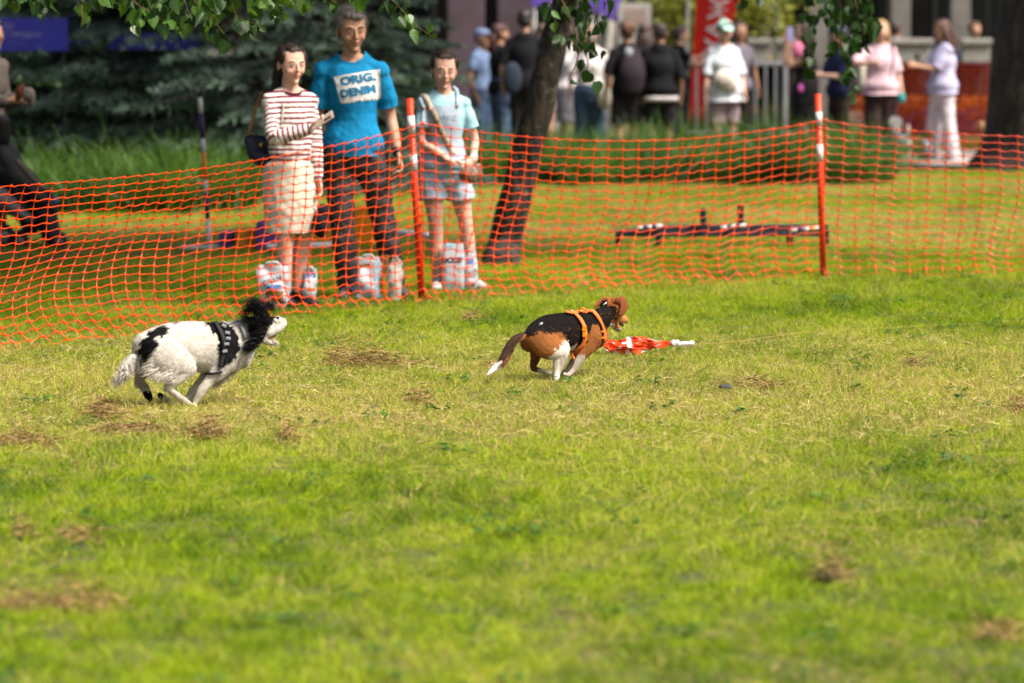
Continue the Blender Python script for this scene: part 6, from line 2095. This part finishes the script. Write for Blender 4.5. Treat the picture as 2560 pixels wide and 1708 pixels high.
# ------------------------------------------------------------------ the dogs
FURM = mat('fur_strand', 'Col', .6, .18, 60, spec=.15)
SKIND = mat('fur_coat', 'Col', .8, .12, 90, bump=.5, bscale=260, spec=.08)
NOSE = mat('nose_leather', (.012, .010, .012), .3, .1, 80, bump=.4, bscale=200)
GREYS = mat('grey_webbing', (.22, .23, .25), .6, .06, 60)
GREYB = mat('grey_buckle', (.30, .31, .33), .35, .05, 30, spec=.6)
class Dog:
    def __init__(s, x0, y0, q, Y, xc, tanyaw):
        s.x0, s.y0, s.q, s.Y, s.xc, s.ty = x0, y0, q, Y, xc, tanyaw
        s.u = 1 / (q * SC(Y))                          # metres per measuring unit
        s.lat = nrm(np.array([-tanyaw, 1, 0]))         # away from the viewer, across the body
        s.fwd = nrm(np.array([1, tanyaw, 0]))
    def p(s, x, y, d=0.0):
        Yq = s.Y + (x - s.xc) * s.u * s.ty + d
        return W(s.x0 + x / s.q, s.y0 + y / s.q, Yq)
    def back(s, V):
        px, py = to_px(V)
        return (px - s.x0) * s.q, (py - s.y0) * s.q
    def tube(s, sc, pts, n=16, s0=None, sub=4):
        P = [s.p(a[0], a[1], a[2]) for a in pts]
        R = [((a[3] * s.u, a[4] * s.u) if len(a) > 4 else a[3] * s.u) for a in pts]
        sc.tube(P, R, s0=s.lat if s0 is None else s0, n=n, sub=sub)
    def ell(s, sc, x, y, d, rx, ry, rz):
        R = np.stack([s.fwd, s.lat, [0, 0, 1]], 1)
        sc.ell(s.p(x, y, d), np.array([rx, ry, rz]) * s.u, R)
def fur(name, V, Q, n, rr, dirf, lenf, colf, wd, parent, seed, curl=0.0, seg=3, w=None, lift=.25, bendf=None):
    r = np.random.default_rng(seed)
    p, nn = surf_sample(V, Q, n, r, w)
    d = dirf(p, nn)
    d = d - (d * nn).sum(1)[:, None] * nn
    d = nrm(nrm(d) + nn * lift + r.normal(size=p.shape) * rr)
    L = lenf(p, nn) * r.uniform(.6, 1.2, len(p))
    c = np.clip(colf(p) * (1 + r.normal(size=(len(p), 1)) * .34), .001, 1)
    bend = bendf(p) * L[:, None] if bendf else None
    k = L > .002
    V2, Q2, c2 = ribbons(p[k] - nn[k] * .001, d[k], L[k], wd, bend[k] if bend is not None else None, seg, curl, r, c[k])
    return part(name, V2, Q2, FURM, parent, cols=c2, kind='stuff')
def jit(V, a, sc, seed):
    return vnoise(V, sc, seed) * a + vnoise(V, sc * 3, seed + 7) * a * .5

# --- spaniel
D1 = Dog(260, 720, 4.7, 16.85, 1000, .33)
dog1 = thing('spaniel', tuple(G(472, 1020)), 'black and white long haired spaniel in a dark harness galloping to the right, ears flying', 'dog')
s = Sculpt()
D1.tube(s, [(500, 700, 0, 150, 190), (620, 690, 0, 200, 240), (800, 690, 0, 230, 285), (1000, 690, 0, 230, 300), (1200, 700, 0, 225, 300), (1380, 720, 0, 215, 310), (1500, 730, 0, 190, 285), (1580, 720, 0, 160, 230)], n=22)
D1.tube(s, [(1480, 640, 0, 150, 200), (1600, 570, 0, 130, 190), (1720, 500, .01, 115, 165), (1830, 440, .015, 100, 130)], n=18)
D1.tube(s, [(1500, 850, 0, 130, 150), (1620, 760, 0, 110, 120), (1740, 640, .01, 80, 90)], n=14)           # throat and chest
D1.ell(s, 1850, 410, .015, 120, 110, 108)                                                                   # skull
D1.tube(s, [(1880, 430, .015, 95, 100), (1970, 430, .02, 74, 96), (2050, 415, .02, 62, 92), (2086, 420, .02, 52, 80)], n=16)
D1.tube(s, [(1930, 530, -.0, 44, 60), (2000, 505, .0, 40, 56), (2060, 480, .0, 34, 44), (2095, 470, .02, 30, 32)], n=10)
D1.tube(s, [(1800, 560, .015, 75, 74), (1890, 610, .01, 54, 46), (1970, 648, .02, 42, 36), (2005, 648, .02, 34, 32)], n=12)   # lower jaw
# near hind leg
D1.tube(s, [(620, 720, -.06, 130, 190), (760, 820, -.075, 110, 210), (920, 900, -.08, 90, 150), (1010, 960, -.08, 70, 90)], n=16)
D1.tube(s, [(1010, 950, -.08, 70, 75), (900, 1040, -.08, 60, 80), (790, 1130, -.08, 44, 54), (735, 1185, -.08, 32, 38)], n=12)
D1.tube(s, [(740, 1180, -.08, 32, 36), (850, 1255, -.075, 34, 38), (960, 1335, -.07, 34, 38), (1030, 1385, -.07, 40, 30), (1075, 1400, -.07, 34, 22)], n=12)
# far hind leg, kicked back
D1.tube(s, [(560, 760, .06, 110, 160), (500, 900, .07, 80, 120), (430, 1040, .07, 50, 64), (420, 1110, .07, 38, 44)], n=14)
D1.tube(s, [(420, 1090, .07, 46, 56), (480, 1180, .07, 42, 54), (520, 1260, .06, 42, 48), (545, 1300, .06, 36, 34)], n=12)
# near foreleg reaching the ground
D1.tube(s, [(1430, 830, -.055, 90, 150), (1340, 980, -.06, 70, 100), (1250, 1080, -.06, 54, 66), (1150, 1210, -.06, 46, 56), (1090, 1320, -.055, 38, 42), (1060, 1385, -.05, 34, 28), (1085, 1408, -.05, 32, 20)], n=14)
# far foreleg folded, pad showing
D1.tube(s, [(1330, 900, .055, 80, 130), (1180, 1080, .055, 60, 80), (1040, 1230, .05, 44, 52), (930, 1380, .045, 34, 36), (890, 1408, .04, 34, 28)], n=14)
D1.tube(s, [(900, 1400, .04, 34, 28), (800, 1350, .03, 32, 34), (700, 1290, .02, 34, 38), (655, 1255, .02, 30, 32)], n=12)
# tail
D1.tube(s, [(470, 780, 0, 70, 80), (390, 800, -.01, 50, 60), (310, 850, -.02, 40, 50), (240, 920, -.03, 28, 40), (215, 990, -.03, 14, 24)], n=12)
V, Q = s.build(.0055, 4)
rump = [(385, 745), (430, 640), (520, 540), (620, 450), (720, 440), (770, 490), (700, 560), (600, 600), (635, 660), (600, 730), (560, 830), (520, 860), (440, 780)]
saddle = [(1190, 370), (1420, 370), (1510, 470), (1570, 540), (1600, 650), (1575, 760), (1500, 870), (1400, 955), (1370, 900), (1355, 760), (1335, 620), (1270, 500)]
headb = [(1720, 100), (1990, 150), (2000, 330), (2000, 380), (1945, 460), (1890, 560), (1830, 620), (1770, 620), (1710, 520), (1690, 380), (1680, 300)]
spots = [(2065, 400, 13), (2045, 360, 18), (2015, 350, 16), (2085, 480, 9), (2030, 420, 8), (2000, 400, 14), (1205, 445, 9), (945, 775, 8), (1290, 1105, 8), (820, 412, 12), (890, 405, 12), (860, 410, 8), (490, 1150, 16)]
def dog1_col(P):
    x, y = D1.back(P)
    x = x + jit(P, 30, 70, 1); y = y + jit(P, 30, 70, 5)
    c = np.array((.54, .50, .44)) * (1 + .20 * vnoise(P * [1, 1, 2.2], 28, 31)[:, None] + .12 * vnoise(P, 90, 32)[:, None])
    # lower legs blend towards brown
    md = np.clip((y - 1060) / 250, 0, 1) * np.clip(.75 + .5 * vnoise(P, 25, 3), 0, 1)
    c = c * (1 - .55 * md[:, None]) + np.array((.30, .22, .15)) * .55 * md[:, None]
    blk = inpoly(x, y, rump) | inpoly(x, y, saddle) | inpoly(x, y, headb)
    blk |= ((x < 600) & (x > 440) & (y > 1215) & (y < 1340)) | ((x > 600) & (x < 705) & (y > 1195) & (y < 1300))
    for a, b, r in spots: blk |= (x - a) ** 2 + (y - b) ** 2 < r * r * 1.6
    gr = (vnoise(P, 210, 9) > .52) & (x > 1560) & (x < 1760)
    c[gr] = (.25, .23, .22)
    c[blk] = (.005, .005, .006)
    return c
bo = part('body', V, Q, SKIND, dog1, cols=dog1_col(V))
tree1 = bvh(V, Q)
def dir1(P, N):
    x, y = D1.back(P)
    d = np.tile(np.array([-.75, -.1, -.55]), (len(P), 1))
    hd = x > 1650
    d[hd] = [-.9, 0, .1]
    d[(x < 620) & (y > 850)] = [-.55, -.1, -.75]
    lg = y > 1120
    d[lg] = [-.35, 0, -.8]
    return d
def len1(P, N):
    x, y = D1.back(P)
    L = np.full(len(P), .016)
    L[(x < 900) & (y > 900) & (y < 1100)] = .034
    L[(x < 620) & (y > 700)] = .034
    L[(x < 430) & (y > 780)] = .030
    L[(x > 1380) & (x < 1750) & (y > 800)] = .028
    L[(x > 1640) & (x < 1960) & (y < 600)] = .022
    L[(x > 1960)] = .006
    L[(y > 1130)] = .013
    return L
fur('coat', V, Q, 60000, .10, dir1, len1, dog1_col, .0018, dog1, 3, curl=.03, lift=.08)
# tail and breech feathering: long wavy locks
def locks(name, pts, n, L, dirv, sprd, colr, seed, wd=.0024, curl=.35, par=None, jitr=.012, bend=(0, 0, -.35), seg=7):
    r = np.random.default_rng(seed)
    c = crom(np.array([D1.p(*q) for q in pts]), 12)
    i = r.integers(0, len(c), n)
    p = c[i] + r.normal(size=(n, 3)) * jitr
    d = nrm(np.asarray(dirv, float) + r.normal(size=(n, 3)) * sprd)
    cc = np.clip(np.array(colr) * (1 + r.normal(size=(n, 1)) * .2), .002, 1)
    V2, Q2, c2 = ribbons(p, d, r.uniform(.6, 1.15, n) * L, wd, np.tile(np.array(bend) * L, (n, 1)), seg, curl, r, cc)
    return part(name, V2, Q2, FURM, par or dog1, cols=c2, kind='stuff')
WC = (.56, .51, .45)
locks('tail_feathers', [(420, 800, 0), (340, 850, -.01), (260, 900, -.02), (230, 960, -.03)], 1500, .050, (.1, -.1, -.9), .22, WC, 5, jitr=.009, wd=.0032)
locks('tail_feathers', [(300, 980, -.02), (240, 1010, -.03), (220, 1040, -.03)], 420, .045, (-.7, -.1, -.7), .16, WC, 6, jitr=.008)
locks('tail_feathers', [(260, 960, -.03), (220, 1000, -.035), (200, 960, -.03)], 160, .075, (-.5, -.1, -.85), .12, WC, 16, jitr=.006, wd=.0035, curl=.25, bend=(-.4, 0, .0))
locks('thigh_feathers', [(560, 900, -.10), (600, 1000, -.12), (760, 1050, -.13), (860, 1010, -.12)], 800, .040, (-.8, -.1, -.35), .10, WC, 7, jitr=.013, curl=.12)
locks('chest_feathers', [(1500, 930, 0), (1400, 1020, 0), (1300, 1080, 0)], 900, .045, (-.5, 0, -.8), .25, WC, 8, jitr=.012)
# ears
BK = (.004, .0035, .004)
e = Sculpt()
D1.tube(e, [(1840, 340, -.05, 26, 60), (1810, 270, -.06, 20, 66), (1780, 215, -.06, 16, 44), (1765, 175, -.06, 10, 24)], n=12)
V2, Q2 = e.build(.0045, 2)
ear1 = part('ear', V2, Q2, SKIND, dog1, cols=np.tile(BK, (len(V2), 1)))
e = Sculpt()
D1.tube(e, [(1870, 470, -.075, 22, 66), (1830, 560, -.08, 18, 64), (1770, 640, -.075, 14, 44), (1690, 700, -.06, 10, 20)], n=12)
V2, Q2 = e.build(.0045, 2)
ear2 = part('ear', V2, Q2, SKIND, dog1, cols=np.tile(BK, (len(V2), 1)))
locks('ear_fringe', [(1900, 300, -.03), (1840, 270, -.05), (1780, 240, -.055), (1710, 290, -.05)], 420, .060, (-.25, -.1, .85), .26, BK, 9, jitr=.008, wd=.0032, curl=.6, bend=(-.5, 0, .1), par=ear1)
locks('ear_fringe', [(1700, 400, -.05), (1680, 330, -.05), (1740, 260, -.05)], 200, .036, (-.9, -.1, .15), .30, BK, 10, jitr=.012, curl=.7, bend=(-.1, 0, .25), par=ear1)
locks('ear_fringe', [(1980, 260, .0), (1940, 230, -.02), (1900, 230, -.02)], 260, .026, (.25, -.1, .9), .34, BK, 11, jitr=.008, curl=.5, bend=(-.2, 0, 0), par=ear1)
locks('ear_fringe', [(1860, 500, -.09), (1820, 590, -.09), (1770, 650, -.085), (1730, 680, -.08)], 1000, .040, (-.8, -.15, -.45), .14, BK, 12, jitr=.012, curl=.3, bend=(-.2, 0, 0), par=ear2)
locks('head_hair', [(1900, 440, -.06), (1910, 350, -.06), (1860, 420, -.07), (1800, 380, -.07), (1860, 300, -.05), (1760, 450, -.07)], 1700, .022, (-.6, -.15, -.1), .4, BK, 13, jitr=.013, curl=.4, bend=(-.1, -.1, -.3))
part('nose', *sph(D1.p(2082, 350, .02), np.array((32, 28, 22)) * D1.u), NOSE, dog1)
part('eye', *sph(D1.p(1985, 365, -.035), np.array((12, 8, 12)) * D1.u), EYED, dog1)
# open mouth
V2, Q2 = Sculpt().tube([D1.p(1930, 580, .0), D1.p(1985, 570, .005), D1.p(2020, 560, .01)], [26 * D1.u, 20 * D1.u, 10 * D1.u], n=10).build(.003, 2)
part('mouth', V2, Q2, mat('mouth_flesh', (.22, .05, .05), .4, .1, 60), dog1)
locks('chin_hair', [(1975, 620, .01), (2000, 640, .01), (2010, 660, .01)], 260, .018, (.6, -.1, -.5), .5, WC, 14, jitr=.005, curl=.3, seg=4)
# harness
def dstrap(D, tree, pts, w, th, m, par, name='strap', off=.007, far=True):
    P = [D.p(*q) for q in pts]
    v, q = path_strap(tree, P, VIEW, w, th, off=off)
    part(name, v, q, m, par)
    if far:
        v, q = path_strap(tree, P, -VIEW, w, th, off=off); part(name, v, q, m, par)
hn = thing('harness', tuple(D1.p(1400, 420)), None, None)
hn.parent = dog1; hn.location = Vector(D1.p(1400, 420)) - Vector(dog1.location)
BWEB = mat('black_webbing', (.006, .006, .008), .75, .1, 90, bump=.2, bscale=300)
dstrap(D1, tree1, [(1290, 400, 0), (1350, 470, 0), (1405, 570, 0), (1425, 680, 0), (1410, 800, 0), (1380, 920, 0)], .020, .002, BWEB, hn, off=.009)
dstrap(D1, tree1, [(1180, 1015, 0), (1290, 1000, 0), (1400, 975, 0)], .010, .004, BWEB, hn, off=.008, far=False)
dstrap(D1, tree1, [(1400, 430, 0), (1450, 400, 0), (1520, 372, 0), (1575, 372, 0)], .018, .005, GREYS, hn, off=.010, far=False)
dstrap(D1, tree1, [(1600, 440, 0), (1640, 510, 0), (1660, 580, 0)], .014, .004, GREYS, hn, name='collar', off=.008)
for x, y, a in ((1468, 520, .15), (1478, 585, .1), (1462, 650, -.1), (1440, 735, -.25), (1420, 440, .5)):
    p = D1.p(x, y)
    h = tree1.ray_cast(Vector(p - VIEW * 1.0), Vector(VIEW), 2.5)
    if h[0] is None: continue
    v, f = bbox_bevel(np.array(h[0]) - VIEW * .018, (.022, .008, .013), roty(a), .003)
    part('buckle', v, f, GREYB, hn, smooth=False)

# --- beagle
D2 = Dog(1180, 710, 3.9167, 18.05, 850, .70)
dog2 = thing('beagle', tuple(G(1392, 956)), 'tricolour beagle in an orange harness running away to the right after the lure', 'dog')
s = Sculpt()
D2.tube(s, [(560, 560, 0, 75, 110), (620, 540, 0, 112, 160), (740, 500, 0, 135, 195), (860, 470, 0, 138, 185), (980, 470, 0, 135, 190), (1080, 480, 0, 140, 205), (1170, 490, 0, 130, 190), (1230, 490, 0, 95, 140)], n=22)
D2.tube(s, [(1120, 430, 0, 105, 150), (1220, 370, 0, 84, 125), (1310, 320, .0, 76, 110), (1390, 275, .0, 74, 98)], n=18)
D2.ell(s, 1398, 236, .0, 112, 98, 104)
D2.ell(s, 1335, 225, .02, 90, 80, 84)
D2.tube(s, [(1400, 290, 0, 74, 70), (1440, 330, .02, 52, 58), (1482, 345, .05, 36, 42), (1500, 345, .08, 30, 34)], n=14)     # muzzle
D2.tube(s, [(1360, 340, 0, 55, 60), (1410, 420, .01, 40, 36), (1445, 448, .03, 30, 24)], n=12)                              # lower jaw
# near hind
D2.tube(s, [(640, 520, -.04, 95, 140), (720, 590, -.065, 88, 140), (810, 640, -.075, 76, 110), (870, 660, -.08, 64, 82)], n=16)
D2.tube(s, [(880, 620, -.08, 54, 94), (868, 700, -.08, 50, 86), (850, 780, -.08, 40, 68), (838, 850, -.08, 30, 46)], n=12)
D2.tube(s, [(838, 840, -.08, 29, 42), (828, 900, -.085, 26, 36), (825, 945, -.095, 32, 26)], n=10)
# far hind, folded under
D2.tube(s, [(640, 600, .07, 70, 100), (625, 700, .08, 46, 60), (600, 800, .08, 28, 36), (600, 830, .08, 26, 28)], n=12)
D2.tube(s, [(600, 832, .08, 24, 26), (670, 850, .07, 20, 24), (735, 868, .06, 26, 20), (765, 872, .06, 24, 18)], n=10)
# near fore
D2.tube(s, [(1170, 520, -.05, 70, 120), (1130, 620, -.055, 52, 84), (1075, 700, -.055, 40, 54), (1030, 780, -.055, 29, 38), (985, 850, -.05, 24, 28), (940, 892, -.05, 26, 22), (905, 885, -.05, 22, 20)], n=12)
# far fore
D2.tube(s, [(1120, 560, .06, 60, 90), (1040, 680, .06, 36, 44), (960, 800, .06, 24, 28), (915, 855, .055, 22, 22), (900, 862, .055, 20, 18)], n=12)
# tail
D2.tube(s, [(540, 520, 0, 38, 42), (470, 525, -.01, 32, 40), (400, 575, -.02, 32, 46), (350, 660, -.02, 34, 50), (305, 750, -.03, 32, 44), (250, 810, -.03, 22, 34), (190, 855, -.03, 14, 26), (140, 900, -.03, 5, 9)], n=12)
V, Q = s.build(.0045, 4)
blackp = [(500, 430), (560, 380), (700, 300), (850, 270), (1000, 240), (1150, 210), (1290, 160), (1380, 150), (1420, 230), (1410, 330), (1330, 430), (1280, 480), (1230, 400), (1180, 390), (1140, 470), (1120, 560), (1060, 640), (990, 620), (945, 600), (935, 530), (900, 485), (780, 475), (640, 470), (560, 510), (500, 500)]
leg = [(915, 535), (945, 590), (942, 720), (900, 1000), (740, 1000), (770, 830), (740, 740), (790, 690), (860, 610)]
bel = [(945, 620), (1030, 590), (1010, 660), (960, 720), (930, 740)]
fl = [(1285, 200), (1310, 172), (1325, 195)], [(1150, 240), (1240, 222), (1235, 234), (1160, 250)], [(664, 394), (676, 384), (696, 378), (686, 390), (670, 397)]
def dog2_col(P):
    x, y = D2.back(P)
    xj = x + jit(P, 26, 60, 11) + jit(P, 12, 260, 12); yj = y + jit(P, 26, 60, 15) + jit(P, 12, 260, 16)
    c = np.tile(np.array((.27, .10, .028)), (len(P), 1))
    shade = vnoise(P, 22, 4)[:, None]
    c = c * (1 + .25 * shade)
    b = inpoly(xj, yj, blackp)
    gi = (vnoise(P * [1, 1, 2], 120, 2) > .45) & b & ((yj > 420) | (x > 1250))
    eb = inpoly(x + jit(P, 60, 40, 21), y + 22 + jit(P, 60, 40, 22), blackp) & ~b
    c[eb] = c[eb] * .55
    # head: rust brown skull
    hd = (x > 1290) & (y < 420)
    c[hd] = (.22, .07, .018)
    c[b] = (.007, .006, .006)
    c[gi] = (.06, .024, .010)
    sk = (x > 1330) & (y < 215) & (vnoise(P, 60, 8) > -.25)
    c[sk] = (.24, .075, .018)
    c[(x > 1430) & (y > 290) & (y < 420)] = (.46, .22, .07)
    c[(x > 1355) & (x < 1400) & (y > 385) & (y < 450)] = (.6, .56, .5)
    c[(x > 1380) & (y > 430)] = (.36, .28, .20)
    w = inpoly(xj, yj, leg) | inpoly(xj, yj, bel)
    w |= (yj > 700) & (x > 860) & (x < 1110)
    w |= (y > 835) & (x > 640) & (x < 790)
    c[w] = (.62, .57, .50)
    c[(yj > 700) & (x > 860) & (x < 1110)] = (.42, .36, .31)
    c[(x < 680) & (x > 540) & (y > 740) & (y < 870) & ~((y > 835) & (x > 640))] = (.16, .06, .025)
    for f_ in fl: c[inpoly(x + jit(P, 12, 200, 3), y + jit(P, 8, 200, 4), f_)] = (.7, .68, .66)
    tl = x < 520
    up = (xj - 400) * .8 + (yj - 560) * .55 < 12
    c[tl & (x < 495)] = (.22, .085, .03)
    dk = tl & (vnoise(P, 30, 6) * 26 + (x - 505) * .74 + (y - 505) * .60 < 8) & (x > 250)
    c[tl & dk] = (.05, .028, .018)
    c[(xj < 285) & (yj > 745)] = (.72, .68, .62)
    return c
part('body', V, Q, SKIND, dog2, cols=dog2_col(V))
tree2 = bvh(V, Q)
def dir2(P, N):
    x, y = D2.back(P)
    d = np.tile(np.array([-.7, -.35, -.35]), (len(P), 1))
    d[y > 680] = [-.2, 0, -.9]
    d[x < 500] = [-.6, -.1, -.7]
    return d
def len2(P, N):
    x, y = D2.back(P)
    L = np.full(len(P), .009)
    L[(x < 520)] = .014
    L[(x < 420) & (y > 600)] = .019
    L[(x < 285) & (y > 745)] = .026
    L[(y > 800)] = .006
    L[(x > 1300)] = .0065
    return L
fur('coat', V, Q, 70000, .16, dir2, len2, dog2_col, .0015, dog2, 13, curl=.05, lift=.26, seg=2)
RUST = (.2, .07, .02)
def ear(pts, seed, col, name='ear'):
    e = Sculpt(); D2.tube(e, pts, n=12)
    V2, Q2 = e.build(.0035, 3)
    nz = vnoise(V2, 40, seed)[:, None]
    o = part(name, V2, Q2, SKIND, dog2, cols=np.array(col) * (1 + .3 * nz))
    fur('ear_coat', V2, Q2, 2600, .2, lambda P, N: np.tile([.1, -.1, -.9], (len(P), 1)), lambda P, N: np.full(len(P), .006), lambda P: np.tile(col, (len(P), 1)), .0013, o, seed, lift=.25, seg=2)
    return o
ear([(1420, 160, -.05, 14, 30), (1465, 165, -.06, 13, 50), (1492, 210, -.065, 11, 50), (1475, 265, -.065, 10, 44), (1455, 300, -.065, 8, 26)], 31, (.23, .075, .028))
ear([(1370, 175, .05, 18, 44), (1310, 165, .06, 16, 42), (1250, 185, .07, 12, 36), (1200, 225, .07, 7, 16)], 32, (.30, .10, .028))
part('nose', *sph(D2.p(1508, 372, .085), np.array((18, 16, 15)) * D2.u), NOSE, dog2)
V2, Q2 = Sculpt().tube([D2.p(1440, 385, .0), D2.p(1470, 400, .02), D2.p(1480, 415, .03)], [20 * D2.u, 16 * D2.u, 8 * D2.u], n=10).build(.003, 2)
part('mouth', V2, Q2, NOSE, dog2)
OWEB = mat('orange_webbing', (.72, .16, .025), .6, .08, 60, bump=.4, bscale=500)
OBUC = mat('orange_buckle', (.90, .26, .01), .3, .05, 30, spec=.5)
hn = thing('harness', tuple(D2.p(1050, 300)), None, None)
hn.parent = dog2; hn.location = Vector(D2.p(1050, 300)) - Vector(dog2.location)
dstrap(D2, tree2, [(1000, 300, 0), (1045, 345, 0), (1078, 400, 0), (1098, 480, 0), (1085, 560, 0), (1050, 625, 0), (1010, 660, 0)], .020, .003, OWEB, hn, off=.010)
dstrap(D2, tree2, [(1175, 275, 0), (1215, 320, 0), (1255, 400, 0), (1280, 480, 0), (1285, 550, 0)], .020, .003, OWEB, hn, off=.010)
dstrap(D2, tree2, [(905, 290, 0), (985, 300, 0), (1050, 285, 0), (1110, 278, 0), (1185, 285, 0)], .020, .003, OWEB, hn, off=.012, far=False)
dstrap(D2, tree2, [(1010, 660, 0), (975, 700, 0), (945, 735, 0)], .014, .003, OWEB, hn, off=.007, far=False)
for x, y, a, sz in ((1095, 430, .12, (.020, .009, .030)), (1100, 492, .05, (.022, .010, .022)), (1278, 465, .2, (.026, .006, .008)), (1285, 525, .1, (.024, .008, .010)), (1160, 270, .3, (.014, .007, .012))):
    h = tree2.ray_cast(Vector(D2.p(x, y) - VIEW * 1.0), Vector(VIEW), 2.5)
    if h[0] is None: continue
    v, f = bbox_bevel(np.array(h[0]) - VIEW * .016, sz, roty(a), .003)
    part('buckle', v, f, OBUC, hn, smooth=False)
def loop(c, w, h, r, R, m, name):
    t_ = np.linspace(0, 6.283, 29)
    sx, sz = np.sign(np.cos(t_)) * np.abs(np.cos(t_)) ** .5, np.sign(np.sin(t_)) * np.abs(np.sin(t_)) ** .5
    P = np.stack([sx * w, sx * 0, sz * h], -1) @ R.T + c
    v, f = tube(P, r, s0=R @ np.array([0, 1.0, 0]), n=8, sub=1, cap=False)
    part(name, v, f, m, hn)
h = tree2.ray_cast(Vector(D2.p(1085, 285) - VIEW + [0, 0, .0]), Vector(VIEW), 2.5)
c0 = np.array(h[0]) - VIEW * .012 + [0, 0, .012] if h[0] is not None else D2.p(1083, 258)
loop(D2.p(1083, 256, -.05), .015, .011, .0028, roty(.35) @ rotx(.5), OBUC, 'slider')
loop(D2.p(966, 278, -.03), .011, .011, .0018, roty(.5) @ rotx(.3), mat('chrome', (.6, .6, .6), .2, .03, 9, metal=1.0), 'ring')

# ------------------------------------------------------------------ small dogs with the women
def small_dog(px, py, Y, L, face, colr, lab, vest=None, vox=.012, ht=1.0, breed='small_dog'):
    b = W(px, 50, Y); b[2] = 0
    t = thing(breed, tuple(b), lab, 'dog')
    R = rotz(math.radians(face))
    def B(p): return b + (R @ np.asarray(p, float)) * L
    s = Sculpt()
    l0 = R @ np.array([0, 1.0, 0])
    s.tube([B((-.42, 0, .50 * ht)), B((-.2, 0, .52 * ht)), B((.15, 0, .52 * ht)), B((.38, 0, .56 * ht))], np.array([(.13, .14), (.15, .16), (.16, .18), (.12, .14)]) * L, s0=l0)
    s.tube([B((.36, 0, .60 * ht)), B((.48, 0, .76 * ht)), B((.54, 0, .86 * ht))], np.array([.11, .09, .09]) * L)
    s.ell(B((.58, 0, .90 * ht)), np.array((.13, .11, .11)) * L, R)
    s.tube([B((.62, 0, .88 * ht)), B((.80, 0, .83 * ht))], np.array([.07, .045]) * L)
    for sd in (-1, 1):
        s.tube([B((.54, sd * .10, .96 * ht)), B((.50, sd * .14, .86 * ht)), B((.52, sd * .13, .76 * ht))], np.array([.03, .045, .03]) * L)
        s.tube([B((.34, sd * .09, .5 * ht)), B((.33, sd * .09, .26)), B((.36, sd * .09, .06)), B((.40, sd * .09, .035))], np.array([.07, .045, .035, .035]) * L)
        s.tube([B((-.36, sd * .09, .5 * ht)), B((-.28, sd * .10, .34)), B((-.44, sd * .09, .20)), B((-.40, sd * .09, .06)), B((-.35, sd * .09, .035))], np.array([.10, .07, .04, .035, .035]) * L)
    s.tube([B((-.46, 0, .56 * ht)), B((-.58, 0, .72 * ht)), B((-.56, 0, .86 * ht))], np.array([.04, .05, .03]) * L)
    V, Q = s.build(vox, 3)
    part('body', V, Q, SKIND, t, cols=np.array(colr) * (1 + .3 * vnoise(V, 9, 3)[:, None]))
    tr = bvh(V, Q)
    if vest:
        v, q = ring_strap(tr, B((.12, 0, .52 * ht)), np.array([0, 0, 1.0]), l0, .22 * L, .01, rmax=.4 * L, n=32, off=.006)
        part('vest', v, q, vest, t)
    part('nose', *sph(B((.83, 0, .845 * ht)), .03 * L), NOSE, t)
    for sd in (-1, 1): part('eye', *sph(B((.68, sd * .07, .93 * ht)), .018 * L), EYED, t)
small_dog(2256, 385, 44.0, .48, 100, (.72, .66, .58), 'small cream dog standing at the feet of the woman in pink', mat('blue_vest', (.05, .14, .40), .7, .1, 20), ht=1.25)
small_dog(2305, 385, 45.2, .40, 60, (.10, .045, .022), 'small dark brown dog with a pale blue bandana between the two women', mat('pale_vest', (.35, .42, .58), .7, .1, 20))
small_dog(2500, 385, 48.6, .42, 150, (.42, .24, .12), 'small tan dog beside the massive trunk at the right')
